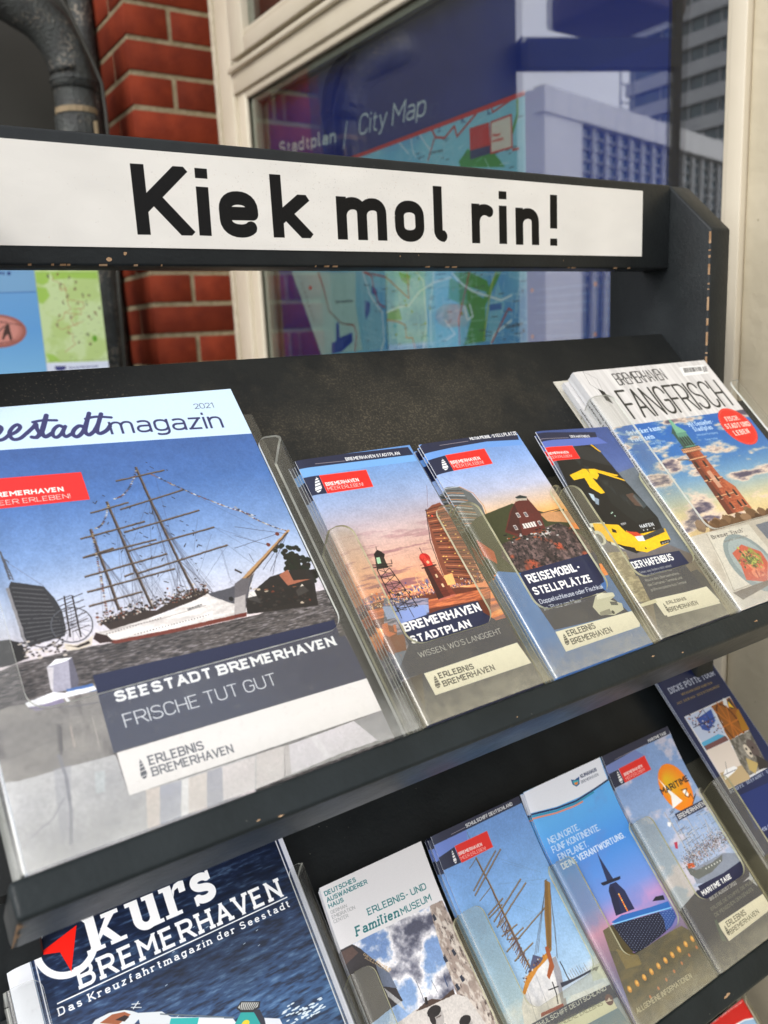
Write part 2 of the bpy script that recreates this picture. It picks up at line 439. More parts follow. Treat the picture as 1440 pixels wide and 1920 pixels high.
def art_seestadt():
    c = Print(205, 280, 5.0)
    n1 = c.noise(60, 25, 5, 11)
    sky_ = c.vgrad([(100, (226, 214, 214)), (135, (190, 200, 220)), (165, (132, 162, 206)), (205, (82, 124, 184)), (245, (66, 106, 168))])
    c.a[:] = sky_
    c.a += (c.noise(3, 3, 3, 5)[..., None] - .5) * .035
    # water
    hor = [(5.0, 101.8), (18.5, 105.1), (50.2, 105.3), (74.9, 103.5), (115.6, 100.6), (154.0, 99.7)]+[(156.4, 99.7), (191.0, 105.3), (195.0, 105.7)]
    nb = c.noise(3.2, .55, 4, 21); nc = c.noise(25, 9, 3, 8)
    wat = c.mixn((96, 90, 88), (150, 144, 146), nb, .5, .85)
    wat = c.mixn(wat, (64, 62, 66), nb, .45, .2)
    wat = wat * (0.8 + 0.35 * nc[..., None])
    c.poly(hor + [(206, hor[-1][1]), (206, -5), (-5, -5), (-5, 100)], wat)
    # quay trees and town at the right
    dark = (26, 26, 26)
    rg = sgn(4)
    for k in range(150):
        t = rg.random()
        x, y = lerp([(189.1, 138.6)][0], [(199.7, 122.3)][0], rg.random()); 
        c.disc(x + rg.normal(0, 3.6), y + rg.normal(-3, 6), 1.6, 1.6, (22 + int(rg.integers(16)), 28 + int(rg.integers(14)), 22))
    c.poly([(154.0, 111.9), (162.3, 117.6), (173.1, 123.0), (190.3, 124.5), (203.3, 121.5), (195.9, 96.1), (150.0, 101.4), (150.1, 107.7)], (44, 38, 36))
    for k in range(90):
        a = lerp([(154.0, 111.9)][0], [(192.2, 102.3)][0], rg.random())
        c.disc(a[0], a[1] + rg.normal(1, 4), rg.uniform(.4, 1.6), rg.uniform(.3, 1.1), [(150, 96, 70), (196, 180, 160), (60, 50, 44), (30, 34, 30), (120, 60, 40)][k % 5])
    c.poly([(179.4, 122.9), (186.7, 125.3), (187.1, 117.0), (199.2, 115.2), (182.0, 114.2)], (176, 112, 86))
    c.poly([(185.7, 109.3), (191.8, 113.2), (194.4, 107.2), (185.8, 105.3)], (232, 222, 208)); c.poly([(154.3, 115.7), (159.2, 115.8), (160.3, 106.4), (153.6, 110.7)], (226, 222, 216))
    # sail shaped hotel and its mast
    c.poly([(24.6, 150.5), (26.8, 154.1), (42.4, 147.4), (46.3, 138.2), (47.9, 129.1), (47.2, 119.0), (45.5, 114.4), (25.6, 113.2), (24.4, 119.6)], (58, 58, 62))
    for k in range(26):
        t = k / 26
        a = lerp([(26.3, 151.9)][0], [(25.0, 114.5)][0], t); b = lerp([(41.5, 147.4)][0], [(47.5, 114.9)][0], t ** .8)
        c.line([a, b], .35, (120, 118, 118) if k % 2 else (30, 30, 34))
    c.line([(24.2, 150.6), (25.7, 113.7)], 1.6, (150, 148, 150)); c.line([(25.7, 174.6), (26.6, 155.3)], .9, (90, 92, 100)); c.line([(26.5, 169.6), (28.3, 154.9)], .5, (90, 92, 100)); c.line([(25.1, 175.9), (26.5, 169.6), (28.6, 166.7)], .5, (90, 92, 100))
    for k in range(7): c.line([lerp([(25.9, 173.3)][0], [(25.7, 155.5)][0], k/7), lerp([(26.5, 169.0)][0], [(28.3, 154.9)][0], (k+1)/7)], .35, (90, 92, 100))
    c.line([(28.1, 166.2), (42.5, 147.6)], .2, (110, 110, 125))
    c.poly([(14.0, 120.2), (18.2, 119.6), (22.9, 116.7), (24.0, 113.7), (24.1, 106.7), (15.8, 104.8), (10.8, 105.2), (4.0, 105.1), (7.5, 122.0)], (40, 36, 34))
    # wheel and small barque
    for cx, cy, r in ((0, 0, 1),):
        ctr = [(50.8, 120.3)][0]; rad = abs([(61.6, 119.1)][0][0] - ctr[0])
        for i in range(18):
            a = 2 * math.pi * i / 18
            c.line([ctr, (ctr[0] + rad * math.cos(a), ctr[1] + rad * math.sin(a))], .18, (80, 80, 90))
        c.line([(ctr[0] + rad * math.cos(2*math.pi*i/40), ctr[1] + rad * math.sin(2*math.pi*i/40)) for i in range(41)], .7, (96, 98, 104))
        c.line([(ctr[0] - 15 + rad*.9 * math.cos(2*math.pi*i/40), ctr[1] + rad*.9 * math.sin(2*math.pi*i/40)) for i in range(41)], .5, (50, 50, 56))
    c.line([(51.3, 138.7), (48.0, 113.1)], .8, (40, 30, 28)); c.line([(55.5, 138.2), (53.3, 111.7)], .8, (40, 30, 28))
    for k in range(6):
        a = [(51.0, 137.6), (48.7, 114.0)]; m = lerp(a[0], a[1], k / 6); c.line([(m[0] - 4, m[1] - .8), (m[0] + 4, m[1] + .8)], .4, (40, 30, 28)); m = lerp([(55.2, 137.1)][0], [(53.1, 112.8)][0], k / 6); c.line([(m[0] - 4, m[1] - 1), (m[0] + 6, m[1] + 1)], .4, (40, 30, 28))
    c.poly([(44.0, 110.3), (49.9, 107.6), (57.0, 109.5), (60.0, 111.5), (57.4, 105.5), (50.1, 104.8), (44.3, 105.8)], (216, 206, 190)); c.poly([(44.6, 109.0), (49.7, 106.9), (56.7, 108.5), (57.2, 106.7), (50.3, 105.8)], (52, 40, 36))
    for k in range(70):
        a = lerp([(22.5, 111.4)][0], [(44.2, 107.5)][0], rg.random()); c.disc(a[0], a[1] + rg.normal(0, 3), rg.uniform(.3, 1.3), .5, [(210, 200, 190), (40, 34, 34), (80, 70, 64)][k % 3])
    # deck clutter behind the hull
    c.poly([(65.4, 118.7), (73.7, 120.0), (86.0, 120.4), (97.6, 117.4), (106.2, 120.7), (121.5, 123.8), (131.4, 123.2), (131.4, 120.0), (110.2, 116.6), (90.1, 113.4), (69.4, 111.9)], (66, 52, 44))
    for k in range(420):
        a = lerp([(64.5, 115.5)][0], [(132.1, 121.8)][0], rg.random()); c.disc(a[0], a[1] + abs(rg.normal(0, 3.4)) + .5, rg.uniform(.25, .9), rg.uniform(.2, .8), [(206, 198, 190), (46, 34, 30), (130, 74, 52), (96, 84, 72), (30, 26, 26), (60, 48, 42)][k % 6])
    # hull
    hull = [(61.3, 112.9), (69.4, 111.9), (88.0, 113.3), (105.5, 115.4), (121.9, 118.6), (130.6, 120.9), (144.6, 121.3), (156.5, 124.3), (164.0, 127.9), (157.9, 118.7), (150.6, 107.6), (148.7, 101.8), (138.3, 101.3), (105.4, 102.2), (69.9, 103.5), (62.1, 107.0)]
    c.poly(hull, c.mixn((206, 200, 196), (238, 234, 230), c.noise(14, 3, 3, 31), .3, .7))
    c.poly([(130.6, 120.9), (144.6, 121.3), (156.5, 124.3), (164.0, 127.9), (157.4, 118.8), (150.4, 107.0), (141.1, 111.9), (132.1, 118.6)], (92, 92, 100))
    c.poly([(62.5, 108.6), (70.3, 105.0), (105.8, 103.5), (149.1, 102.9), (148.1, 100.4), (138.0, 100.5), (105.0, 101.1), (69.7, 102.9)], (128, 62, 48))
    c.poly([(61.2, 112.4), (66.6, 109.2), (69.2, 104.5), (61.7, 105.4), (59.3, 108.9)], (60, 36, 30))
    c.lines([((x0, y0), (x1, y1)) for (x0, y0), (x1, y1) in [[(63.4, 111.7), (97.8, 111.4)], [(97.8, 111.4), (126.9, 113.6)]]], .3, (150, 140, 136))
    for k in range(26): a = lerp([(81.5, 105.7)][0], [(127.9, 107.1)][0], k / 26); c.disc(a[0], a[1], .35, .35, (90, 84, 84))
    for k in range(20): a = lerp([(66.9, 110.0)][0], [(100.2, 112.2)][0], k / 20); c.disc(a[0], a[1], .4, .3, (96, 90, 88))
    c.text('DAR MLODZIEZY', [(115.3, 112.9), (124.7, 113.8), (115.5, 114.3)], (60, 60, 60), .2)
    c.disc(*[(143.1, 114.0)][0], 1.5, 1.5, (30, 30, 34))
    # masts, yards, stays
    for k in range(90):      # shrouds fan down from the tops
        m0 = [[(117.6, 198.2)][0], [(119.0, 175.6)][0], [(120.8, 148.4)][0], [(92.5, 179.6)][0], [(93.7, 149.4)][0], [(77.1, 160.7)][0]][k % 6]; f0 = [[(123.3, 122.7)][0], [(123.3, 122.7)][0], [(123.3, 122.7)][0], [(95.9, 120.3)][0], [(95.9, 120.3)][0], [(77.5, 122.6)][0]][k % 6]
        c.line([m0, (f0[0] + rg.uniform(-13, 13), f0[1] + rg.uniform(-2, 2))], .14, (60, 58, 66), .75)
    mk = (66, 54, 48); lt = (160, 140, 120)
    masts = [[(116.7, 220.7), (117.6, 198.2), (119.0, 175.6), (120.8, 148.4), (123.3, 122.7)], [(91.6, 197.4), (92.5, 179.6), (93.7, 149.4), (95.9, 120.3)], [(76.9, 179.5), (77.1, 160.7), (77.6, 140.7), (77.5, 122.6)]]
    for m in masts:
        c.line(m, 1.7, mk); c.line(shift(m, .5, .2), .35, lt)
    yards = [[(101.3, 211.7), (134.1, 215.2)], [(97.7, 190.1), (141.6, 197.9)], [(95.0, 173.4), (146.0, 180.4)], [(93.7, 160.0), (150.9, 166.0)], [(94.7, 143.8), (154.7, 151.4)],
             [(79.9, 190.8), (104.2, 194.4)], [(69.4, 173.9), (109.8, 178.6)], [(67.4, 161.0), (112.6, 164.5)], [(65.1, 148.3), (115.7, 153.2)], [(63.8, 138.2), (117.0, 142.1)],
             [(81.2, 175.3), (89.9, 176.2)], [(67.4, 161.0), (86.3, 163.8)], [(62.3, 129.1), (93.5, 131.3)], [(92.3, 144.6), (86.7, 143.5)]]
    for y in yards:
        c.line(y, 1.25, mk); c.line(shift(y, 0, .35), .3, (176, 150, 120))
    for k in range(60):
        a = lerp([(81.2, 175.3)][0], [(138.0, 158.0)][0], rg.random()); L_ = rg.uniform(1, 3); an = rg.choice([-.75, .9, -.6])
        b0 = (a[0], a[1] + rg.normal(0, 26)); c.line([b0, (b0[0] + L_ * math.cos(an), b0[1] + L_ * math.sin(an))], .45, (44, 38, 42))
    stay = (72, 76, 92)
    for a, b in [[(150.9, 165.7), (171.0, 142.6)], [(141.0, 198.0), (178.3, 160.8)], [(150.9, 166.0), (174.1, 150.3)], [(123.3, 122.7), (154.7, 151.4)], [(125.4, 146.7), (133.1, 124.7)], [(149.4, 150.1), (147.1, 127.9)], [(147.5, 161.5), (127.9, 132.4)], [(143.0, 175.7), (132.1, 151.2)],
                 [(126.7, 212.5), (120.8, 148.4)], [(116.2, 190.0), (96.7, 121.3)], [(121.1, 145.7), (111.9, 124.9)], [(95.6, 173.6), (86.7, 122.6)], [(95.0, 194.0), (81.3, 125.2)], [(106.2, 137.6), (97.4, 123.5)], [(120.6, 175.3), (88.9, 123.3)], [(118.2, 196.7), (71.2, 121.9)], [(120.8, 148.4), (79.6, 119.7)], [(125.3, 144.8), (130.0, 125.5)], [(122.1, 145.5), (108.1, 123.3)],
                 [(79.2, 175.7), (68.1, 121.5)], [(150.0, 148.6), (147.3, 125.2)], [(146.2, 125.5), (158.4, 110.8)], [(154.7, 151.4), (167.0, 132.6)]]:
        c.line([a, b], .16, stay, .8)
    for k in range(26):
        a = lerp([(91.3, 196.1)][0], [(95.7, 121.5)][0], rg.random()); b = lerp([(116.9, 218.5)][0], [(123.5, 123.3)][0], rg.random()); c.line([a, b], .1, stay, .5)
    # bunting
    def flags(p0, p1, sag, n, s0):
        for k in range(n):
            t = k / n; a = lerp(p0, p1, t); a = (a[0], a[1] - sag * 4 * t * (1 - t))
            c.poly([(a[0] - s0, a[1]), (a[0] + s0 * rg.uniform(.2, 1), a[1] + s0 * .4), (a[0] + s0, a[1] - s0 * rg.uniform(.4, 1.4))], [(150, 100, 70), (206, 202, 196), (50, 50, 58), (80, 80, 96), (120, 70, 60), (180, 160, 120)][int(rg.integers(6))])
    flags([(116.6, 219.3)][0], [(95.8, 198.7)][0], 5, 26, .9); flags([(91.4, 194.7)][0], [(79.2, 179.7)][0], 4, 22, .9); flags([(77.0, 177.5)][0], [(70.3, 122.1)][0], 2, 44, .9)
    flags([(124.7, 213.5)][0], [(181.4, 168.9)][0], 3, 60, .9); flags([(169.8, 178.4)][0], [(199.7, 152.8)][0], 3, 34, .9)
    # bowsprit
    c.poly([(154.8, 126.1), (199.1, 154.4), (200.3, 153.4), (157.6, 124.1), (151.2, 123.0)], (190, 152, 108)); c.line([(152.3, 122.7), (161.2, 127.2), (198.2, 152.4)], .9, (90, 66, 50)); c.line([(152.7, 133.2), (156.2, 129.7)], 1.2, (60, 50, 46))
    for a, b in [[(198.2, 152.4), (174.7, 126.7)], [(198.2, 152.4), (170.6, 129.0)], [(189.4, 147.1), (175.4, 123.9)], [(158.3, 148.2), (190.4, 152.6)], [(161.8, 157.2), (180.1, 146.2)], [(164.2, 163.7), (197.7, 151.1)], [(166.0, 142.4), (166.9, 135.3)]]: c.line([a, b], .25, (70, 70, 80))
    c.poly([(149.0, 123.5), (154.8, 126.1), (160.5, 125.4), (153.9, 114.5), (147.4, 100.8), (140.2, 100.2)], (112, 108, 112)); c.poly([(145.4, 114.0), (152.8, 114.8), (148.0, 101.9), (140.8, 101.9)], (180, 174, 172))
    c.poly([(141.3, 103.1), (148.8, 103.0), (147.9, 100.7), (140.4, 100.8)], (120, 50, 40)); c.poly([(152.4, 112.3), (168.7, 112.1), (198.9, 111.5), (194.5, 101.8), (148.9, 101.7)], (34, 30, 30), .8)
    c.dots([lerp([(190.4, 152.6)][0], [(181.2, 146.0)][0], t) for t in (0, 1)], 1.4, (120, 60, 50))
    # foreground quay: blue-white boat deck, stone post
    post = [(32.2, 99.0), (44.0, 101.2), (45.8, 101.0), (43.3, 86.2), (42.0, 82.9), (32.0, 84.2)]
    c.poly(post, (170, 168, 182)); c.poly([(32.2, 99.0), (35.4, 98.1), (32.0, 84.2), (31.3, 86.7)], (206, 202, 206)); c.poly([(32.2, 99.0), (37.4, 102.3), (45.9, 101.2), (41.8, 99.7), (34.4, 99.4)], (244, 244, 248)); c.poly([(43.7, 100.0), (45.8, 101.0), (45.8, 87.0), (43.4, 83.0), (40.7, 83.3)], (110, 108, 122))
    low = [(2.5, 82.4), (10.9, 82.7), (17.6, 82.2), (31.2, 84.4), (37.8, 82.6), (51.8, 83.6), (56.5, 80.1), (51.6, 43.5), (52.6, 20.0), (56.7, -5.3), (58.1, -12.2), (-16.2, 0.4)]
    st = c.mixn((136, 132, 130), (160, 155, 150), c.noise(18, 10, 5, 77), .3, .7); st = c.mixn(st, (110, 104, 104), c.noise(7, 20, 5, 78), .55, .8)
    c.poly(low, st)
    c.poly([(17.7, 82.6), (32.1, 84.5), (37.9, 81.9), (36.1, 79.5), (25.5, 79.2), (18.7, 79.8)], (244, 244, 248)); c.poly([(18.7, 79.8), (25.5, 79.2), (35.3, 79.7), (36.1, 77.4), (25.7, 76.6), (21.5, 76.9)], (150, 142, 166))
    c.poly([(38.2, 84.0), (51.8, 83.6), (52.9, 79.0), (39.8, 79.9)], (82, 120, 178)); c.poly([(37.8, 82.6), (52.3, 81.9), (53.1, 79.5), (43.3, 79.3), (37.6, 79.7), (39.0, 76.5), (41.6, 76.2), (37.2, 76.6), (36.3, 80.1)], (246, 246, 248))
    c.line([(18.5, 78.8), (30.0, 76.2), (42.6, 73.3), (52.5, 72.3)], .5, (120, 116, 124)); c.line([(5.1, 56.6), (17.1, 58.2), (25.8, 59.2)], .5, (120, 116, 116), .6)
    for kx in (300, 395, 520, 600): c.line([[(30.2, 66.6)][0], [(27.6, 52.7)][0]], 2.2, (112, 108, 108), .35)
    c.line([(35.3, 64.0), (34.5, 52.4)], 1.0, (176, 166, 158)); c.line([(46.8, 65.3), (45.8, 48.6)], .6, (176, 170, 164)); c.line([(30.8, 65.4), (27.6, 50.8)], 1.4, (96, 92, 94), .7)
    br = c.mixn((178, 177, 180), (198, 197, 198), c.noise(24, 14, 4, 79), .3, .7)
    c.poly([(5.6, 44.3), (25.3, 43.8), (52.2, 42.5), (52.6, 20.0), (122.0, 18.8), (114.5, -0.1), (53.1, -27.7), (-20.4, -5.8), (-9.3, 48.7)], br)
    for a, b, w, cc in ((815, 790, 10, (222, 206, 196)), (900, 790, 12, (168, 172, 188)), (1020, 720, 7, (232, 230, 230)), (1065, 760, 11, (214, 202, 194)), (1160, 740, 12, (168, 168, 184)), (1250, 720, 14, (216, 208, 212))):
        p0, p1 = [(60.6, 20.1)][0], [(53.9, -1.6)][0]
    c.poly([(61.0, 20.0), (68.2, 19.4), (62.4, 1.2), (56.1, 1.3)], (216, 204, 196)); c.poly([(68.2, 19.4), (79.6, 18.8), (73.3, 1.3), (62.4, 1.2)], (172, 174, 188)); c.poly([(79.6, 18.8), (83.3, 18.7), (77.3, 1.3), (73.3, 1.3)], (234, 232, 232)); c.poly([(83.3, 18.7), (93.4, 18.4), (87.2, 0.9), (77.3, 1.3)], (218, 208, 202)); c.poly([(93.4, 18.4), (102.0, 18.4), (96.4, 1.5), (87.4, 1.4)], (170, 170, 182)); c.poly([(102.0, 18.4), (121.1, 18.1), (114.0, 0.1), (96.4, 1.5)], (222, 214, 214))
    c.poly([(122.0, 18.8), (139.2, 18.4), (132.2, 1.8), (115.0, 1.2)], (214, 206, 204)); c.poly([(139.2, 18.4), (141.8, 18.0), (136.8, 2.2), (132.9, 2.1)], (196, 188, 186)); c.poly([(141.8, 18.0), (164.3, 18.3), (185.0, 18.7), (194.7, 3.2), (171.7, 3.6), (136.8, 2.2)], (222, 216, 222)); c.poly([(154.9, 18.1), (159.6, 18.2), (162.5, 4.0), (159.0, 4.1)], (230, 226, 230))
    c.poly([(185.0, 18.7), (205.9, 19.3), (207.7, 1.2), (194.5, 2.7)], (148, 146, 150))
    c.poly([(22.3, 45.0), (30.5, 44.1), (21.9, 10.6), (16.4, 8.3)], (168, 168, 176), .5); c.line([(26.4, 51.2), (26.8, 39.7), (25.0, 22.8), (20.8, 6.6)], 1.6, (140, 140, 148), .8); c.line([(4.7, 16.2), (16.4, 21.5), (23.5, 29.7)], .7, (160, 160, 166), .8); c.poly([(40.0, 37.0), (45.0, 36.2), (42.1, 25.8), (37.9, 26.4)], (196, 204, 206), .6)
    c.photo(.3, .12, .10, 510)
    # head
    c.poly([(-5, [(31.3, 246.8)][0][1])]+[(41.1, 246.1), (204.2, 236.9)]+[(206, [(204.2, 236.9)][0][1]), (206, 290), (-5, 290)], (206, 226, 244))
    sc_ = (58, 58, 112)
    c.text('S', [(26.6, 252.4), (33.5, 252.5), (30.1, 277.5)], sc_, .16, rnd=True)
    c.curve([(37.1, 255.7), (42.2, 258.4), (45.4, 262.3), (44.5, 264.7), (41.0, 262.8), (38.6, 258.0), (39.9, 253.8), (44.7, 254.3), (48.3, 257.0)], 2.5, sc_)
    c.curve([(48.3, 257.0), (52.9, 258.9), (56.2, 262.3), (55.2, 264.7), (51.9, 262.8), (49.0, 258.3), (50.0, 253.6), (54.2, 253.6), (59.2, 257.5)], 2.5, sc_)
    c.curve([(59.0, 257.2), (63.6, 261.3), (66.0, 263.9), (65.6, 260.2), (66.1, 256.0), (63.9, 253.1), (61.1, 253.7)], 2.6, sc_)
    c.curve([(63.9, 253.1), (67.8, 256.9), (71.1, 263.6), (73.8, 270.2), (70.7, 263.6), (68.0, 256.9), (69.0, 252.9), (73.3, 255.0)], 2.9, sc_)
    c.curve([(64.5, 265.6), (70.7, 266.3), (78.9, 265.3)], 2.0, sc_)
    c.curve([(81.7, 258.9), (79.1, 260.8), (75.4, 258.0), (73.7, 253.8), (75.3, 251.5), (78.9, 253.9), (82.8, 259.7), (80.2, 254.7), (81.1, 251.3), (85.1, 253.1)], 2.5, sc_)
    c.curve([(94.3, 257.6), (91.3, 258.9), (87.4, 256.1), (85.8, 252.4), (87.9, 250.3), (92.0, 253.4), (95.7, 259.5), (100.3, 268.8), (96.2, 259.8), (93.9, 253.7), (95.4, 250.8), (99.4, 253.3)], 2.8, sc_)
    c.curve([(99.4, 253.3), (103.7, 259.4), (107.7, 267.3), (103.6, 259.1), (101.2, 253.0), (102.9, 251.0), (107.4, 253.1), (110.4, 256.4)], 2.8, sc_)
    c.curve([(96.8, 264.3), (103.9, 265.3), (113.3, 263.5)], 2.0, sc_)
    c.text('magazin', [(109.2, 249.3), (187.2, 244.9), (113.6, 264.4)], (54, 56, 104), .1)
    c.text('2021', [(172.1, 264.1), (186.4, 263.8), (173.1, 268.9)], (60, 62, 84), .08)
    # red label
    c.poly([(22.3, 225.9), (82.7, 222.2), (82.4, 200.9), (21.6, 204.0)], (236, 42, 36)); c.text('BREMERHAVEN', [(27.8, 211.9), (69.3, 209.5), (27.6, 215.5)], (255, 246, 240), .22); c.text('MEER ERLEBEN!', [(27.2, 205.9), (71.9, 203.9), (27.2, 209.4)], (255, 235, 230), .1)
    # navy title, white strip
    c.poly([(53.2, 88.0), (148.1, 84.8)]+[(201.9, 83.7), (199.7, 65.3), (200.2, 61.3)]+[(206.1, 41.0)]+[(51.6, 43.5)], (44, 52, 84)); c.poly([(52.7, 66.5)]+[(204.1, 71.7)]+[(206.1, 41.0)]+[(51.6, 43.5)], (54, 62, 90))
    c.poly([(52.9, 43.1)]+[(206.1, 41.0), (205.9, 19.3)]+[(52.6, 20.0)], (238, 234, 232))
    c.text('SEESTADT BREMERHAVEN', [(60.2, 69.4)]+[(196.1, 67.0)]+[(60.8, 75.9)], (244, 244, 244), .23); c.text('FRISCHE TUT GUT', [(61.0, 54.6)]+[(150.0, 53.4)]+[(61.2, 62.4)], (226, 228, 232), .085)
    c.text('ERLEBNIS', [(66.6, 31.4), (96.4, 30.4), (67.3, 36.6)], (96, 98, 108), .16); c.text('BREMERHAVEN', [(66.4, 25.4), (111.0, 23.8), (67.0, 30.3)], (96, 98, 108), .16)
    beacon(c, [(60.6, 25.7), (64.2, 25.6), (64.2, 36.4), (61.4, 36.2)], (84, 86, 98))
    return c

def art_stadtplan():
    c = Print(100, 208, 5.5)
    c.a[:] = c.vgrad([(60, (250, 150, 90)), (85, (238, 160, 118)), (110, (226, 178, 152)), (140, (206, 184, 182)), (165, (164, 178, 208)), (200, (112, 158, 214))])
    nz = c.noise(26, 3.4, 5, 41); ys = ((np.arange(c.H) + .5) / c.k)[:, None]
    m = np.clip((nz - .54) / .12, 0, 1) * np.clip((150 - ys) / 40, 0, 1) * .75
    c.a[:] = c.a * (1 - m[..., None]) + np.array((150, 100, 112), np.float32) / 255 * m[..., None]
    m2 = np.clip((c.noise(40, 6, 4, 42) - .55) / .15, 0, 1) * np.clip((120 - ys) / 40, 0, 1) * .6
    c.a[:] = c.a * (1 - m2[..., None]) + np.array((255, 206, 140), np.float32) / 255 * m2[..., None]
    rg = sgn(7)
    c.poly([(-1, -1), (101, -1), (101, 46), (-1, 46)], (70, 60, 66))
    # shore, water
    c.poly([(-6.0, 88.3), (23.2, 87.8), (54.1, 84.5), (74.1, 83.9), (101.1, 77.4), (85.3, 52.3), (33.2, 52.5), (-9.9, 77.4)], (120, 62, 44))
    wt = c.mixn((176, 96, 66), (230, 140, 90), c.noise(9, .8, 4, 43), .35, .7)
    c.poly([(-7.7, 84.8), (37.1, 80.9), (101.1, 77.4), (96.2, 69.7), (45.2, 74.0), (-11.1, 77.7)], wt)
    c.poly([(15.6, 89.7), (48.0, 81.7), (39.1, 64.5), (14.6, 34.4), (-2.0, 31.8), (-9.1, 41.3)], c.mixn((92, 96, 120), (170, 160, 176), c.noise(7, .8, 4, 44), .35, .7))
    c.poly([(11.2, 84.0), (45.3, 77.0), (43.1, 71.7), (10.7, 74.6)], (150, 168, 208)); c.poly([(6.7, 72.3), (12.0, 68.9), (14.4, 68.3), (12.0, 62.3), (19.4, 61.6), (18.8, 65.8), (12.7, 49.0), (3.7, 50.3), (-1.2, 56.8)], (134, 74, 46)); c.poly([(4.2, 51.4), (20.7, 50.7), (16.1, 33.3), (0.1, 33.0)], c.mixn((110, 122, 146), (214, 110, 80), c.noise(5, 6, 3, 45), .55, .75))
    c.poly([(20.7, 58.6), (35.1, 56.0), (31.9, 47.6), (18.8, 49.9)], (66, 44, 40))
    # town lights
    for k in range(170):
        a = lerp([(-4.2, 89.2)][0], [(84.9, 88.7)][0], rg.random()); c.disc(a[0], a[1] + abs(rg.normal(0, 2.6)), rg.uniform(.2, .9), rg.uniform(.3, 1.6), [(250, 190, 90), (96, 108, 170), (220, 120, 60), (60, 50, 66), (244, 226, 190), (70, 80, 150)][k % 6])
    # harbour wheel
    ctr = [(50.9, 95.3)][0]; rad = 6.4
    c.line([(ctr[0] + rad*.8 * math.cos(2*math.pi*i/40), ctr[1] + rad * math.sin(2*math.pi*i/40)) for i in range(41)], .5, (240, 196, 150))
    for i in range(16):
        a = 2*math.pi*i/16; c.line([ctr, (ctr[0] + rad*.8*math.cos(a), ctr[1] + rad*math.sin(a))], .18, (244, 200, 140))
    # sail hotel
    hp = [(82.5, 148.3), (90.2, 151.7), (98.2, 152.7), (101.2, 130.1), (99.2, 96.0), (97.7, 82.7), (81.8, 83.5), (68.7, 91.1), (70.6, 105.5), (74.2, 123.1)]
    c.poly(hp, (146, 84, 62))
    for k in range(24):
        t = k / 24
        a = lerp([(81.8, 148.4)][0], [(72.2, 90.3)][0], t); b = lerp([(99.3, 150.0)][0], [(102.7, 80.0)][0], t)
        c.line([a, b], .7, [(96, 54, 44), (206, 136, 96), (70, 40, 38)][k % 3]); 
        for q in range(3):
            if rg.random() < .35: u = lerp(a, b, rg.random()); c.disc(u[0], u[1], .9, .35, (255, 214, 120))
    c.line([(83.3, 149.7), (72.7, 123.4), (68.1, 94.2)], .5, (60, 36, 34)); c.line([(85.6, 150.9), (94.9, 169.1)], .2, (120, 90, 90)); c.disc(*[(85.3, 142.9)][0], .8, .8, (255, 90, 60))
    # lattice light
    ink = (40, 26, 26)
    c.poly([(23.9, 122.6), (27.9, 125.4), (30.5, 123.4), (32.2, 120.8), (30.2, 118.3), (29.8, 110.4), (20.7, 111.0), (23.3, 119.1)], ink); c.poly([(23.3, 119.1), (29.5, 119.9), (30.1, 111.0), (21.3, 110.9)], (60, 52, 44)); c.poly([(24.2, 119.6), (27.2, 119.7), (26.2, 114.8), (23.3, 114.8)], (176, 214, 176)); c.line([(27.5, 125.5), (28.4, 128.0)], .4, ink); c.line([(19.0, 115.0), (33.9, 112.6), (34.8, 115.8)], .5, ink); c.line([(18.7, 112.9), (33.1, 111.1)], .7, ink)
    tl, tr, bl, br_ = [(20.7, 111.0)][0], [(30.4, 110.2)][0], [(21.0, 74.0)][0], [(38.2, 72.2)][0]
    c.line([tl, bl], .7, ink); c.line([tr, br_], .7, ink); c.line([lerp(tl, tr, .5), lerp(bl, br_, .4)], .3, ink)
    for k in range(6):
        t0, t1 = k / 6, (k + 1) / 6
        c.line([lerp(tl, bl, t0), lerp(tr, br_, t1)], .35, ink); c.line([lerp(tr, br_, t0), lerp(tl, bl, t1)], .35, ink); c.line([lerp(tl, bl, t1), lerp(tr, br_, t1)], .4, ink)
    # brick light
    for k in range(420):
        q = (rg.uniform(0, 100), 84 + abs(rg.normal(0, 2.4))); c.disc(q[0], q[1], rg.uniform(.15, .5), rg.uniform(.2, .8), [(250, 196, 110), (90, 100, 160), (214, 120, 66), (60, 46, 60), (244, 226, 196), (110, 90, 130)][k % 6])
    c.poly([(55, 79), (70.5, 79), (65.6, 104), (56.6, 104)], (122, 52, 40)); c.poly([(55, 79), (60, 79), (59.6, 104), (56.6, 104)], (74, 34, 32)); c.poly([(66, 79), (70.5, 79), (65.6, 104), (63.6, 104)], (142, 66, 48))
    for k in range(9): c.line([(56, 81 + k * 2.6), (68, 81 + k * 2.6)], .18, (84, 36, 30))
    for q in ((63, 96), (64, 88)): c.poly([(q[0] - .8, q[1] - 1.4), (q[0] + .8, q[1] - 1.4), (q[0] + .8, q[1] + 1.4), (q[0] - .8, q[1] + 1.4)], (230, 200, 160))
    c.line([(54.6, 104.2), (67.6, 104.2)], 1.0, (70, 30, 28)); c.line([(54.8, 106.4), (67.4, 106.4)], .3, (90, 40, 36))
    c.poly([(57.4, 104.6), (65, 104.6), (65, 111), (57.4, 111)], (226, 40, 34)); c.poly([(57.4, 104.6), (59.6, 104.6), (59.6, 111), (57.4, 111)], (156, 28, 28)); c.disc(61.2, 111, 4.4, 4.2, (206, 36, 32)); c.disc(60.2, 112, 2.2, 2.6, (232, 66, 54)); c.line([(61.2, 115), (61.2, 119)], .4, (60, 30, 30)); c.disc(61.2, 119.4, .5, .5, (60, 30, 30))
    for k in range(5): c.line([(58.4 + k * 1.5, 104.8), (58.4 + k * 1.5, 111)], .25, (120, 20, 20))
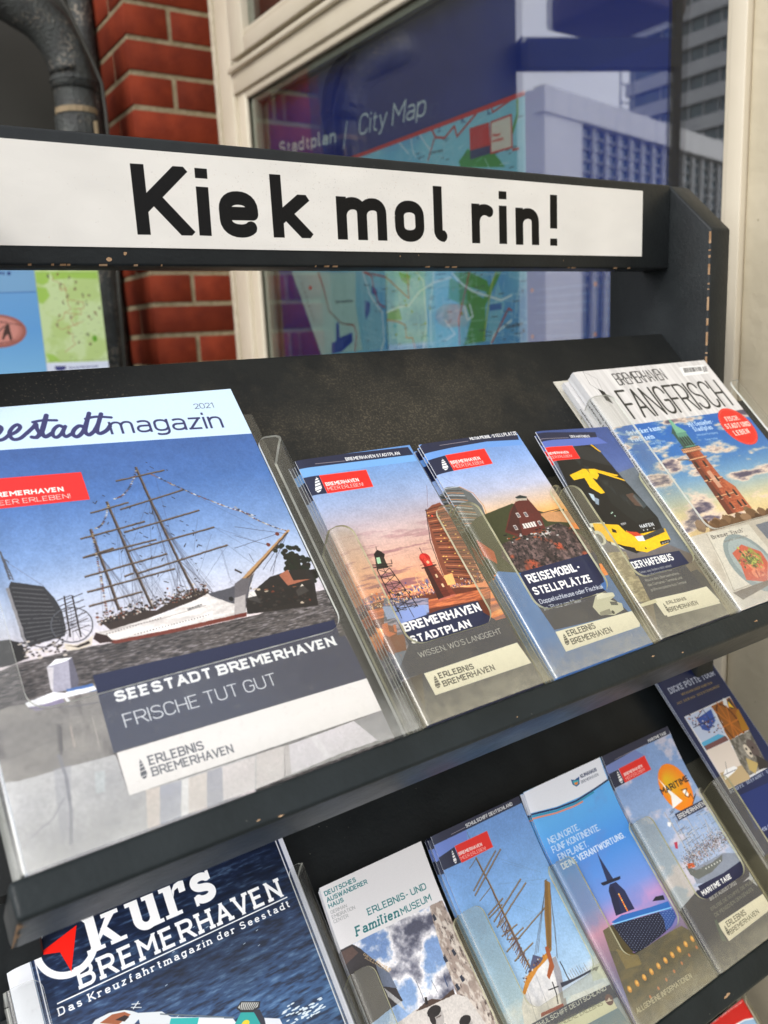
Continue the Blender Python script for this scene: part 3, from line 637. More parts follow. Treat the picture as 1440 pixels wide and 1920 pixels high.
    c.disc(62, 107.6, 1.3, 1.3, (255, 220, 180)); c.disc(62, 107.6, 3.2, 3.2, (255, 120, 80), .35)
    c.line([(55.1, 78.2), (70.4, 79.0)], 1.3, (206, 120, 100)); c.poly([(68.5, 94.8), (76.6, 95.2), (74.9, 86.7), (67.9, 86.9)], (250, 190, 120))
    c.poly([(5.2, 72.1), (9.5, 72.3), (7.7, 66.1), (12.0, 63.6), (5.9, 62.6), (3.4, 65.9)], (206, 116, 70)); c.poly([(12.6, 70.1), (14.4, 69.6), (13.2, 64.6), (11.4, 65.1)], (206, 116, 70))
    c.photo(.3, .12, .12, 520)
    # reflecting water, navy title field
    c.poly([(16.3, 77.2), (41.3, 77.7), (40.5, 69.6), (17.2, 68.2)], (150, 168, 214)); c.lines([[(21.9, 82.6), (21.0, 72.6)], [(29.6, 83.5), (30.2, 70.9)], [(18.1, 78.1), (33.5, 79.7)]], .4, ink)
    c.poly([(16.9, 69.0), (52.7, 71.3), (85.1, 70.3), (84.3, 61.1)]+[(91.6, 52.0), (94.1, 20.6), (17.3, 33.0), (16.3, 73.2)], (44, 52, 84)); c.poly([(17.0, 54.4), (55.0, 54.1), (100.3, 52.7), (97.7, 16.2)]+[(104, 40), (104, -4), (0, -4)]+[(16.1, 33.3), (-4.9, 33.9)], (44, 52, 82))
    c.poly([(17.3, 33.0), (97.7, 33.5), (99.9, 16.9), (17.8, 17.4)], (238, 235, 222))
    c.text('BREMERHAVEN', [(18.9, 62.8), (84.0, 62.6), (19.3, 69.4)], (246, 244, 240), .22); c.text('STADTPLAN', [(19.4, 53.7), (69.7, 53.6), (20.3, 59.4)], (246, 244, 240), .22); c.text("WISSEN, WO'S LANGGEHT", [(19.9, 43.4), (90.3, 42.8), (20.4, 47.5)], (206, 206, 204), .1)
    c.text('ERLEBNIS', [(26.5, 26.5), (54.9, 25.5), (26.9, 30.5)], (66, 66, 66), .18); c.text('BREMERHAVEN', [(26.7, 20.7), (69.7, 20.4), (27.4, 24.8)], (66, 66, 66), .18); beacon(c, [(20.4, 21.3), (24.8, 21.0), (25.8, 29.6), (21.9, 29.7)], (60, 60, 62))
    city_leaflet_top(c, [(-5.1, 210.1), (-1.3, 209.2), (97.5, 206.3), (98.4, 198.6), (-2.7, 200.8), (-7.6, 201.0)]+[(-2, 196)], 'BREMERHAVEN STADTPLAN', [(39.3, 201.6), (87.1, 200.3), (40.1, 204.7)], [(13.6, 202.9), (38.2, 201.8)], [(-2.5, 193.0), (12.3, 192.6), (11.8, 176.9), (-2.9, 177.5)], [(12.3, 192.6), (51.6, 191.4), (50.2, 176.0), (12.0, 176.7)], [(3.5, 178.4), (9.3, 179.2), (12.8, 192.1), (6.5, 191.5)], [(13.9, 182.7), (41.3, 182.3), (14.5, 186.0)], [(13.6, 178.8), (43.2, 178.0), (14.0, 181.9)], ([(-4.7, 201.1), (98.4, 198.6), (98.5, 192.4), (37.4, 193.7), (-2.5, 193.0), (-4.9, 197.4)], (130, 178, 226)))
    c.grain(.012); return c

def art_reisemobil():
    c = Print(102, 208, 5.5)
    c.a[:] = c.vgrad([(108, (252, 150, 50)), (122, (250, 176, 84)), (138, (226, 196, 166)), (155, (190, 194, 214)), (180, (150, 178, 224)), (205, (116, 156, 212))])
    rg = sgn(9)
    c.poly([(-1, -1), (103, -1), (103, 62), (-1, 62)], (84, 128, 186))
    # hotel
    c.poly([(-2.8, 164.8), (3.6, 165.4), (13.0, 163.8), (20.9, 156.3), (23.9, 143.8), (21.0, 129.2), (16.9, 118.5), (-3.5, 116.3), (-18.3, 119.5), (-12.5, 140.8)], (112, 116, 116))
    for k in range(26):
        t = k / 26; a = lerp([(-2.8, 164.8)][0], [(-15.4, 118.8)][0], t); b = lerp([(13.8, 163.6)][0], [(15.7, 113.8)][0], t ** .8)
        c.line([a, b], .6, [(190, 196, 200), (70, 66, 64), (200, 140, 90)][k % 3])
    c.line([(13.8, 163.6), (22.5, 156.0), (25.5, 143.5), (20.6, 124.3)], .6, (210, 150, 90)); c.line([(-0.2, 179.9), (10.8, 165.9)], .15, (120, 120, 130))
    # dike, stones
    c.poly([(12.6, 134.2), (52.6, 140.1), (80.7, 125.1), (99.2, 126.0), (93.9, 107.7), (121.7, 98.4), (112.6, 71.1), (24.6, 81.6), (-7.7, 87.6), (-2.8, 125.8)], (74, 78, 48))
    c.poly([(72.1, 126.8), (90.5, 125.0), (105.2, 123.0), (102.5, 111.2), (75.8, 118.2)], (206, 156, 110)); c.line([(73.8, 126.5), (95.7, 126.7)], .8, (100, 84, 60))
    st = c.mixn((78, 64, 64), (140, 116, 112), c.noise(3, 3, 4, 51), .4, .7); st = c.mixn(st, (196, 96, 66), c.noise(12, 12, 3, 52), .56, .7); st = c.mixn(st, (40, 36, 40), c.noise(2, 2, 3, 54), .55, .75)
    c.poly([(20.7, 107.9), (52.9, 112.7), (85.0, 114.7), (95.6, 107.3), (102.8, 95.4), (102.5, 81.8), (89.7, 72.9), (24.6, 81.6), (19.0, 89.1), (14.4, 98.1)], st)
    c.poly([(1.9, 116.7), (10.9, 103.6), (7.8, 93.3), (0.1, 102.8)], (190, 100, 60))
    # brick house
    c.poly([(46.9, 134.3), (57.0, 141.0), (70.1, 142.1), (73.8, 126.5), (68.9, 111.1), (40.2, 110.3), (30.4, 117.3)], (112, 50, 44)); c.poly([(32.9, 118.5), (46.7, 132.6), (54.6, 139.7), (53.5, 133.0), (44.4, 111.1)], (84, 40, 38))
    c.poly([(57.5, 141.8), (63.7, 145.4), (69.8, 143.1), (68.8, 140.2)], (196, 186, 170)); c.poly([(59.2, 145.0), (65.1, 146.1), (71.0, 143.4), (69.3, 142.3), (59.7, 143.7)], (50, 60, 60))
    for a in ([(51.8, 129.0)], [(59.3, 128.1)], [(42.4, 119.0)], [(67.2, 118.2)]): x_, y_ = a[0]; c.poly([(x_ - 1.5, y_ - 2.2), (x_ + 1.5, y_ - 2.2), (x_ + 1.5, y_ + 2.2), (x_ - 1.5, y_ + 2.2)], (222, 212, 204)); c.poly([(x_ - 1.0, y_ - 1.6), (x_ - .15, y_ - 1.6), (x_ - .15, y_ + 1.6), (x_ - 1.0, y_ + 1.6)], (80, 84, 96)); c.poly([(x_ + .15, y_ - 1.6), (x_ + 1.0, y_ - 1.6), (x_ + 1.0, y_ + 1.6), (x_ + .15, y_ + 1.6)], (80, 84, 96))
    c.poly([(50.1, 120.8), (64.0, 120.6), (62.8, 116.0), (49.0, 116.5)], (232, 222, 214)); 
    for k in range(6): a = lerp([(49.9, 118.7)][0], [(63.3, 118.2)][0], k / 5); c.line([(a[0], a[1] - 2), (a[0], a[1] + 2.4)], .6, (70, 60, 64))
    for k in range(60): a = lerp([(28.8, 109.4)][0], [(77.3, 109.3)][0], rg.random()); c.disc(a[0], a[1] + rg.normal(0, 2), rg.uniform(.5, 2), .6, [(30, 30, 28), (170, 90, 50), (200, 200, 196), (50, 56, 40)][k % 4])
    c.lines([[(63.7, 110.4), (64.7, 105.1)], [(69.7, 110.9), (69.9, 105.7)], [(60.8, 107.7), (72.9, 108.5)]], .5, (220, 214, 210))
    c.photo(.3, .12, .12, 530)
    # fields
    c.poly([(20.8, 82.5), (103.7, 83.2), (93.5, 57.3), (49.9, 50.5), (17.3, 52.7), (16.5, 69.6)], (40, 48, 84)); c.poly([(4.3, 87.8), (23.0, 81.9), (20.8, 57.9), (22.0, 34.5), (21.5, 16.6)]+[(50, -4), (-4, -4)]+[(-2.9, 81.9)], c.mixn((78, 124, 184), (96, 142, 200), c.noise(20, 20, 3, 55), .3, .7))
    c.poly([(22.6, 81.2), (94.0, 81.1), (87.8, 53.8), (98.7, 28.7), (23.1, 33.5), (20.8, 57.9)], (42, 50, 80)); c.poly([(21.8, 81.4), (90.4, 79.1), (94.8, 71.8), (89.9, 56.5), (82.1, 52.8), (22.0, 54.5), (20.2, 59.5)], (40, 48, 84))
    c.poly([(22.9, 32.0), (110.9, 28.7), (100.1, 15.8), (22.0, 16.1)], (238, 235, 222)); c.poly([(22.0, 16.1), (99.6, 15.2), (73.6, -15.7), (3.6, -3.2), (2.8, 5.2)], (78, 122, 180))
    c.text('REISEMOBIL-', [(25.2, 72.1), (79.5, 71.2), (26.7, 79.5)], (246, 244, 240), .22); c.text('STELLPLÄTZE', [(24.1, 62.2), (83.4, 60.0), (25.9, 68.8)], (246, 244, 240), .22); c.text('Doppelschleuse oder Fischkai', [(24.3, 54.7), (88.9, 52.7), (25.2, 58.6)], (216, 220, 224), .14); c.text('Im "Platz am Meer".', [(24.4, 49.1), (64.3, 47.2), (25.6, 52.7)], (200, 204, 206), .13)
    c.text('ERLEBNIS', [(31.7, 25.7), (59.9, 25.1), (32.6, 30.3)], (66, 66, 66), .17); c.text('BREMERHAVEN', [(31.1, 19.3), (72.5, 18.4), (32.5, 23.9)], (66, 66, 66), .17); beacon(c, [(24.8, 20.2), (29.4, 20.1), (30.7, 28.8), (26.6, 29.0)], (60, 60, 62))
    c.poly([(68.3, 41.2), (76.8, 48.5), (95.5, 47.1), (95.0, 44.0), (88.7, 42.3), (97.4, 37.0), (95.3, 32.0), (83.9, 30.2), (70.2, 33.8)], (206, 206, 190)); c.poly([(79.2, 50.3), (94.8, 47.5), (95.5, 44.6), (76.4, 45.4)], (228, 228, 214)); c.poly([(71.7, 35.7), (82.7, 36.0), (82.0, 31.5), (70.5, 32.9)], (150, 150, 140)); c.disc(*[(83.9, 32.6)][0], 1.5, 1.5, (60, 60, 60)); c.poly([(86.8, 41.2), (93.4, 39.6), (93.0, 36.5), (86.4, 38.2)], (90, 96, 100))
    city_leaflet_top(c, [(-3.7, 204.3), (3.9, 208.7), (20.7, 210.3), (48.5, 210.8), (75.7, 211.5)]+[(102.9, 210.2), (99.4, 198.9), (65.7, 201.7), (27.7, 200.6), (0.1, 198.8), (-5.3, 204.6)], 'REISEMOBIL-STELLPLÄTZE', [(50.3, 205.2), (101.8, 204.0), (51.7, 209.0)], [(17.6, 204.3), (47.6, 204.6)], [(-3.7, 191.9), (17.5, 194.0), (17.5, 178.8), (-3.3, 177.5)], [(17.7, 194.3), (58.7, 195.1), (57.9, 179.5), (17.2, 178.8)], [(7.9, 180.3), (13.8, 180.6), (16.1, 191.5), (9.9, 191.5)], [(18.7, 184.8), (48.7, 185.1), (19.7, 188.2)], [(18.9, 180.8), (49.8, 180.9), (19.3, 184.0)], ([(-0.7, 198.9), (27.7, 200.6), (65.7, 201.7), (101.9, 199.5), (99.5, 193.0), (59.2, 196.0), (17.7, 194.3), (-2.2, 191.6)], (120, 164, 220)))
    c.grain(.012); return c

def art_hafenbus():
    c = Print(88, 203, 5.5)
    c.a[:] = c.vgrad([(60, (120, 110, 100)), (110, (140, 150, 180)), (170, (86, 110, 170)), (200, (70, 92, 150))])
    rg = sgn(10)
    c.poly([(54.4, 149.9), (90.1, 156.5), (104.4, 85.0), (87.2, 63.7), (69.7, 75.2), (27.1, 86.5)], (120, 130, 140)); c.poly([(-41.7, 82.9), (19.3, 75.5), (18.6, 68.8), (14.4, 29.8), (0.4, 32.3), (-34.3, 65.4)], c.mixn((150, 140, 116), (190, 180, 150), c.noise(4, 2, 4, 60), .4, .7))
    blk = (24, 25, 27); yel = (250, 202, 22)
    c.poly([(-27.4, 182.2), (5.3, 185.4), (15.6, 190.6), (30.9, 188.5), (55.6, 183.7), (58.7, 175.3), (63.9, 151.0), (68.7, 133.0), (72.7, 117.2), (76.6, 101.7), (73.7, 89.1), (72.2, 78.4), (29.3, 72.3), (9.0, 83.9), (-3.6, 106.5), (-11.3, 147.0)], blk)
    c.line([(5.8, 186.4), (12.6, 190.8), (31.8, 189.9), (52.1, 185.0), (58.7, 175.3)], 1.6, yel)
    c.poly([(12.5, 179.0), (33.4, 169.4), (60.8, 159.2), (58.7, 175.3), (48.1, 182.2), (22.5, 185.1)], (50, 52, 54)); c.poly([(37.2, 149.7), (58.8, 143.7), (68.9, 127.2), (72.6, 102.2), (49.1, 99.7), (35.0, 121.6)], (38, 42, 42))
    # mirror arms and front frame
    c.poly([(8.2, 154.4), (26.8, 159.3), (40.1, 157.1), (40.4, 151.3), (35.4, 147.0), (27.4, 150.6), (9.6, 148.6)], yel); c.poly([(22.5, 151.1), (30.5, 152.2), (33.9, 138.5), (35.2, 132.8), (29.8, 132.4), (22.3, 139.8)], yel); c.poly([(40.1, 157.1), (65.5, 144.0), (66.3, 141.9), (40.2, 154.2)], yel); c.poly([(23.9, 159.6), (39.7, 158.1), (62.6, 149.1), (59.5, 147.9), (37.1, 155.8)], yel); c.poly([(40.4, 151.3), (58.0, 145.7), (58.8, 143.7), (39.3, 146.6)], blk)
    c.poly([(16.9, 134.7), (21.5, 132.4), (19.6, 123.4), (17.1, 127.3)], (190, 206, 214)); c.poly([(20.7, 129.7), (24.4, 127.4), (20.4, 121.5), (17.7, 123.6)], (150, 166, 180))
    c.poly([(56.8, 128.5), (66.1, 129.4), (68.1, 114.0), (59.3, 116.9)], (150, 110, 90), .6); c.poly([(67.5, 128.3), (73.4, 115.2), (66.8, 112.3), (63.6, 125.9)], (110, 130, 140), .5)
    c.poly([(-7.2, 106.9), (15.3, 104.9), (9.0, 83.9), (20.4, 77.1), (11.2, 87.0), (1.5, 102.3)], (226, 226, 210)); c.poly([(2.8, 105.7), (28.7, 100.5), (31.7, 93.0), (32.7, 77.0), (22.6, 80.2), (7.5, 87.5), (1.2, 98.8)], yel); c.disc(*[(1.5, 91.8)][0], 5.4, 7, (206, 206, 196)); c.disc(*[(1.0, 91.1)][0], 3.2, 4.6, (120, 120, 116))
    c.poly([(18.9, 98.2), (22.4, 96.0), (21.7, 93.4), (17.6, 94.9)], blk)
    c.poly([(32.8, 94.6), (41.3, 89.0), (77.0, 90.5), (75.4, 79.8), (70.3, 76.0), (41.1, 71.4), (31.0, 74.6), (30.1, 87.9)], yel); c.poly([(32.8, 94.6), (48.4, 87.1), (75.6, 91.6), (74.5, 87.2), (45.8, 82.2)], (74, 76, 76)); c.poly([(32.2, 93.8), (43.1, 91.4), (47.5, 87.3), (38.3, 87.6)], (220, 80, 40)); c.poly([(38.3, 87.6), (47.5, 87.3), (46.8, 82.0), (38.9, 82.8)], (216, 226, 236))
    c.poly([(61.7, 79.0), (74.4, 79.9), (73.2, 76.9), (61.5, 75.8)], (30, 30, 34)); c.text('HB-HA 123', [(63.1, 76.3), (72.2, 77.4), (63.8, 77.8)], (220, 220, 220), .2)
    c.text('HAFEN', [(50.5, 94.0), (67.3, 94.6), (52.1, 97.5)], (220, 224, 226), .25); c.text('SETRA', [(53.0, 84.7), (67.0, 85.5), (53.9, 86.4)], (30, 30, 30), .2); c.text('1559', [(31.5, 99.3), (37.8, 100.2), (32.2, 101.5)], (226, 226, 226), .2)
    c.dots([(52.0, 92.0), (56.6, 91.8), (64.6, 92.2)], .7, (226, 226, 226)); c.disc(*[(42.4, 75.2)][0], 1.0, 1.0, (90, 80, 50)); c.dots([(30.1, 113.0), (30.6, 109.3), (28.5, 112.3)], .7, (190, 220, 200))
    c.poly([(-27.4, 182.2), (-15.9, 185.1), (5.3, 185.4), (-3.6, 106.5), (-11.4, 100.5), (-4.5, 117.2), (-15.2, 156.6)], (96, 104, 120)); c.poly([(-18.1, 181.4), (-8.3, 184.5), (-0.9, 116.8), (-10.9, 107.4)], (34, 40, 52)); c.line([(-21.0, 166.5), (-6.1, 121.0)], 1.2, (186, 196, 214))
    for k in range(50): a = lerp([(-11.8, 85.2)][0], [(10.9, 30.4)][0], rg.random()); c.disc(a[0] + rg.normal(0, 3), a[1] + rg.normal(0, 3), 1.4, .4, (130, 120, 96), .5)
    for k in range(30):
        a0 = lerp([(18.4, 178.5)][0], [(68.8, 97.1)][0], rg.random()); c.poly([(a0[0], a0[1]), (a0[0] + rg.uniform(2, 7), a0[1] + rg.uniform(-1, 2)), (a0[0] + rg.uniform(1, 5), a0[1] - rg.uniform(3, 9))], [(58, 66, 72), (70, 74, 70), (40, 44, 48)][k % 3], .35)
    c.photo(.3, .12, .16, 540)
    c.poly([(21.9, 39.8), (83.7, 48.3), (92.1, 31.3), (90.0, 12.9), (119.2, -5.9)]+[(105, -4), (0, -4)], (64, 68, 84))
    c.poly([(17.1, 55.5), (73.0, 57.0), (79.1, 31.8), (21.5, 28.5), (14.9, 30.5)], (44, 52, 82)); c.poly([(17.1, 68.1), (77.2, 67.8), (79.6, 54.2), (15.2, 52.8)], (42, 50, 86))
    c.text('DER HAFENBUS', [(17.7, 59.1), (65.7, 60.2), (19.7, 65.9)], (244, 244, 240), .2)
    for tx, q in (('Sehen, was Andere nicht sehen!', [(20.6, 54.1), (58.3, 54.9), (21.1, 56.6)]), ('Die große Entdeckertour', [(21.8, 50.8), (56.9, 51.7), (22.4, 53.0)]), ('Route des Überseehafens,', [(21.7, 46.5), (61.9, 47.1), (22.5, 49.0)]), ('das Container-Terminal und', [(21.2, 42.3), (61.8, 42.8), (21.9, 44.8)]), ('größte europäische Auto-Terminal', [(21.3, 37.8), (63.7, 38.4), (21.8, 40.3)])): c.text(tx, q, (190, 190, 182), .14)
    c.poly([(18.5, 29.9), (82.6, 32.0), (87.3, 17.6), (20.1, 16.0)], (238, 235, 222)); c.poly([(20.4, 31.1), (83.0, 31.1), (86.4, 15.2), (22.4, 14.4)], (238, 235, 222)); c.poly([(2.3, 29.6), (20.4, 31.1), (21.0, 27.8), (3.4, 27.0)], (216, 212, 190))
    c.text('ERLEBNIS', [(29.3, 24.3), (52.6, 24.5), (30.2, 27.1)], (66, 66, 62), .17); c.text('BREMERHAVEN', [(28.5, 17.8), (62.0, 18.6), (30.5, 21.7)], (66, 66, 62), .17); beacon(c, [(25.3, 17.6), (28.4, 17.6), (27.2, 26.7), (24.5, 26.5)], (60, 60, 58))
    city_leaflet_top(c, [(-32.7, 199.9), (-16.6, 200.8), (11.6, 200.9), (67.1, 197.7), (65.5, 192.0), (12.6, 192.4), (-22.6, 190.4)], 'DER HAFENBUS', [(34.4, 193.3), (57.3, 192.2), (35.7, 196.1)], [(-6.7, 194.8), (32.0, 193.5)], [(-17.7, 183.7), (-5.3, 184.7), (-3.7, 170.7), (-17.6, 169.0)], [(-5.9, 185.3), (30.6, 184.7), (30.9, 170.4), (-4.9, 170.4)], [(-13.2, 171.5), (-7.6, 171.8), (-7.0, 183.5), (-12.3, 182.9)], [(-2.7, 177.3), (21.8, 176.7), (-2.3, 180.0)], [(-2.9, 173.1), (23.3, 172.6), (-2.3, 175.9)], ([(-22.6, 190.4), (12.6, 192.4), (65.8, 192.4), (73.7, 184.4), (-7.0, 183.5)], (104, 124, 190)))
    c.grain(.012); return c

def art_fang():
    c = Print(200, 264, 4.5)
    wood = c.mixn((206, 204, 202), (226, 224, 222), c.noise(3, 60, 4, 71), .3, .7)
    c.a[:] = wood
    skyp = [(5.7, 195.0), (210.8, 192.6), (216.1, 167.5), (217.8, 133.8), (147.0, 70.5), (117.1, 75.3), (37.6, 74.2), (36.7, 91.8)]
    base = c.vgrad([(60, (226, 190, 130)), (95, (220, 206, 160)), (125, (128, 168, 196)), (150, (60, 126, 190)), (185, (34, 112, 190))])
    cl = c.noise(40, 12, 5, 72); base = c.mixn(base, (226, 206, 186), cl, .5, .62); base = c.mixn(base, (96, 88, 110), cl, .62, .74)
    c.poly([(-1, 70), (201, 70), (201, [(196.4, 193.8)][0][1]), (-1, [(36.8, 195.3)][0][1])], base)
    rg = sgn(13)
    # tower, built up in millimetres of the sheet
    X0, X1, YB, YT = 64.0, 92.0, 84.0, 156.0
    bk = (176, 88, 54)
    sh = c.mixn((172, 84, 50), (196, 110, 70), c.noise(2, 1.2, 3, 73), .35, .65)
    c.poly([(X0, YB), (X1 + 9, YB), (X1 + 9, YB + 26), (X1 + 4, YB + 33), (X1, YB + 38), (X1 - 2, YT), (X0 + 5, YT)], sh)
    c.poly([(X0, YB), (X0 + 8, YB), (X0 + 11, YT), (X0 + 5, YT)], (106, 48, 34), .85); c.poly([(X0 + 8, YB), (X0 + 13, YB), (X0 + 14, YT), (X0 + 11, YT)], (134, 62, 42), .6)
    c.poly([(X1 - 1, YB), (X1 + 9, YB), (X1 + 9, YB + 26), (X1 + 4, YB + 33), (X1, YB + 36)], (206, 118, 76), .7)
    for k in range(30): c.line([(X0 + 1, YB + k * 2.4), (X1 + (9 if k < 11 else 0), YB + k * 2.4 + .6)], .22, (120, 60, 42), .5)
    for yy, w_ in ((YT, 3.2), (YT - 9, 1.4), (YB + 38, 1.6), (YB + 20, 1.2), (YT + 3, 1.4)): c.poly([(X0 + 2, yy - 1), (X1 + 2, yy - .4), (X1 + 2, yy + w_ - .4), (X0 + 2, yy + w_ - 1)], (222, 172, 130)); c.line([(X0 + 2, yy - 1.2), (X1 + 2, yy - .7)], .5, (84, 44, 34))
    for k in range(9): c.line([(X0 + 3 + k * 3, YT), (X0 + 3 + k * 3, YT + 4)], .6, (130, 66, 44))
    for xx, yy in ((72, 140), (84, 140), (73, 124), (85, 122), (72, 104), (84, 104), (95, 104), (78, 92), (90, 92), (97, 92)):
        c.poly([(xx - 1.5, yy - 3.4), (xx + 1.5, yy - 3.4), (xx + 1.5, yy + 2.4), (xx, yy + 4), (xx - 1.5, yy + 2.4)], (52, 32, 30)); c.line([(xx - 2, yy - 3.8), (xx + 2, yy - 3.7)], .6, (226, 190, 160))
    c.poly([(78, 112), (84, 112), (84, 132), (78, 131)], (214, 176, 150), .8)
    g1, g2 = (104, 160, 138), (54, 98, 86)
    c.poly([(71, 160), (90, 160), (90, 178), (71, 178)], g1); c.poly([(71, 160), (75, 160), (75, 178), (71, 178)], g2); 
    for k in range(4): c.poly([(75.5 + k * 3.6, 162), (78.2 + k * 3.6, 162), (78.2 + k * 3.6, 172), (76.8 + k * 3.6, 174), (75.5 + k * 3.6, 172)], (34, 56, 54))
    c.poly([(69, 178), (92, 178), (88, 182), (84, 186), (82, 194), (80.5, 200), (79, 194), (77, 186), (73, 182)], (126, 184, 154)); c.poly([(69, 178), (76, 178), (79, 196), (77, 186), (73, 182)], g2)
    c.line([(80.5, 198), (80.6, 204)], .5, (90, 130, 110)); c.line([(68, 160), (93, 160.5)], 1.1, (60, 90, 80)); c.line([(67, 163), (94, 163.5)], .4, (50, 60, 60))
    c.line([(52, 149), (68, 147)], .9, (50, 50, 54))
    # rocks
    for k in range(70):
        a = (rg.uniform(20, 200), rg.uniform(72, 86)); q = rg.integers(-30, 40)
        pts = [(a[0] + 7 * rg.uniform(.6, 1.2) * math.cos(t), a[1] - 3 + 5 * rg.uniform(.6, 1.2) * math.sin(t)) for t in np.linspace(0, 5.6, 8)]
        c.poly(pts, (120 + int(q), 88 + int(q), 56 + int(q)))
    # lower panel: text and plate of fish
    lowp = [(-3, 73), (204, 73), (204, -3), (-3, -3)]
    c.poly(lowp, c.mixn((204, 194, 178), (222, 214, 200), c.noise(30, 20, 3, 74), .3, .7)); c.poly([(21.5, 71.9), (81.1, 70.3), (83.0, 43.5), (57.1, 19.4), (8.3, 16.8), (5.8, 19.2)], (228, 222, 208)); c.line([(21.5, 71.9), (15.3, 43.6), (6.4, 17.3), (55.5, 17.9)], 1, (190, 180, 164))
    c.disc(*[(50.5, 35.6)][0], 27, 30, (150, 166, 168), rot=.3); c.disc(*[(51.3, 36.4)][0], 22, 25, (176, 190, 190), rot=.3)
    c.poly([(35.1, 48.4), (53.5, 53.7), (70.9, 42.4), (69.8, 31.3), (52.4, 15.0), (29.1, 22.4), (34.9, 35.5)], (222, 96, 60)); c.poly([(45.6, 46.0), (61.0, 48.3), (66.0, 37.8), (60.7, 27.7), (48.5, 28.7), (40.0, 38.0)], (168, 176, 60)); 
    for k in range(30): a = lerp([(45.6, 46.0)][0], [(60.1, 29.7)][0], rg.random()); c.disc(a[0], a[1] + rg.normal(0, 3), 1.4, 1.4, [(90, 110, 30), (206, 206, 90), (60, 70, 24)][k % 3])
    for k in range(60): an = rg.uniform(0, 6.28); rr = rg.uniform(0, 15); c.disc(50 + rr * math.cos(an), 33 + rr * .8 * math.sin(an), rg.uniform(2, 5), rg.uniform(1, 2.4), [(214, 96, 62), (232, 124, 84), (196, 78, 50), (240, 150, 110)][k % 4], rot=rg.uniform(0, 3))
    for k in range(150): an = rg.uniform(0, 6.28); rr = abs(rg.normal(0, 6)); c.disc(52 + rr * math.cos(an), 38 + rr * .8 * math.sin(an), rg.uniform(.6, 2), rg.uniform(.4, 1), [(150, 164, 50), (106, 124, 36), (196, 204, 96), (70, 84, 28)][k % 4], rot=rg.uniform(0, 3))
    c.poly([(89.3, 67.6), (109.0, 67.7), (114.0, 56.6), (91.5, 51.4)], (110, 120, 140)); c.poly([(4.0, 16.1), (53.9, 16.5), (55.0, 12.6), (9.2, 7.9)], (120, 104, 88))
    c.text('Bremer "Fisch"', [(24.3, 65.6), (69.5, 64.2), (25.9, 69.4)], (90, 84, 80), .16, slab=True); c.text('genießen und erleben', [(35.1, 59.9), (69.4, 59.0), (35.9, 62.0)], (130, 124, 116), .12)
    c.photo(.35, .12, .08, 550)
    # head
    c.poly([(-1, [(36.8, 195.3)][0][1]), (201, [(196.4, 193.8)][0][1]), (201, 265), (-1, 265)], wood)
    c.text('BREMERHAVEN', [(47.7, 241.9), (121.6, 242.7), (53.6, 257.8)], (34, 34, 36), .1, rnd=True, track=-.02); c.text('FANGFRISCH', [(34.7, 200.4), (190.2, 200.0), (39.6, 237.2)], (24, 26, 28), .09, rnd=True, track=-.01)
    c.poly([(152.0, 257.5), (192.5, 257.5), (191.3, 245.7), (148.2, 245.2)], (236, 236, 234))
    for k in range(26): a = lerp([(156.9, 255.8)][0], [(186.5, 255.4)][0], k / 26); b = lerp([(154.1, 249.5)][0], [(185.2, 249.8)][0], k / 26); c.line([a, b], .35 + .5 * rg.random(), (50, 50, 52))
    for k in range(6): a = lerp([(188.8, 255.2)][0], [(196.1, 255.1)][0], k / 6); b = lerp([(184.8, 247.8)][0], [(191.9, 248.2)][0], k / 6); c.line([a, b], .5, (50, 50, 52))
    c.line([(12.7, 263.7), (10.5, 247.4), (15.8, 240.1)], .3, (60, 60, 60)); c.line([(12.7, 263.7), (24.5, 252.9), (18.8, 233.0)], .25, (90, 90, 90)); c.poly([(16.2, 241.2), (21.8, 236.7), (22.0, 221.4), (16.2, 226.5)], (30, 32, 36))
    c.disc(*[(171.2, 174.5)][0], 24, 24, (222, 48, 32)); ctr = [(171.2, 174.5)][0]
    for k in range(60): a = 2 * math.pi * k / 60; c.disc(ctr[0] + 22.2 * math.cos(a), ctr[1] + 22.2 * math.sin(a), .35, .35, (250, 200, 190))
    c.text('FISCH,', [(160.9, 182.2), (183.5, 181.8), (164.0, 188.1)], (252, 226, 216), .2, slab=True); c.text('STADT UND', [(152.2, 173.5), (193.0, 172.4), (154.9, 179.7)], (252, 226, 216), .2, slab=True); c.text('LEBEN', [(157.5, 163.9), (182.9, 164.2), (160.1, 170.1)], (252, 226, 216), .2, slab=True)
    c.text('Mit Genießer-', [(100.6, 182.6), (140.6, 182.5), (103.0, 188.2)], (206, 226, 244), .18, slab=True); c.text('Stadtplan', [(103.1, 176.4), (132.4, 176.1), (105.0, 182.0)], (206, 226, 244), .18, slab=True); c.text('Inklusive Rundgang', [(102.2, 171.1), (133.8, 170.2), (103.3, 173.7)], (190, 210, 230), .12); c.text('Seemeile', [(108.6, 164.6), (127.7, 163.9), (109.4, 166.9)], (190, 210, 230), .12)
    c.text('So lecker kann', [(12.4, 183.9), (59.9, 184.4), (14.6, 189.6)], (206, 226, 244), .18, slab=True); c.text('Fisch sein', [(12.1, 176.1), (44.1, 176.3), (13.7, 181.6)], (206, 226, 244), .18, slab=True); c.text('Eine Tour mit', [(31.7, 170.1), (54.4, 170.5), (32.3, 172.6)], (190, 210, 230), .12); c.text('dem Blick dafür', [(29.9, 165.1), (61.7, 164.9), (30.6, 167.7)], (190, 210, 230), .12)
    return c

def art_spine():
    c = Print(264, 8, 5, (214, 214, 214))
    c.text('2022 /// BREMERHAVEN FANGFRISCH · Die Seestadt entdecken und genießen', [(6, 2.2), (232, 2.2), (6, 6.0)], (50, 50, 52), .16)
    return c

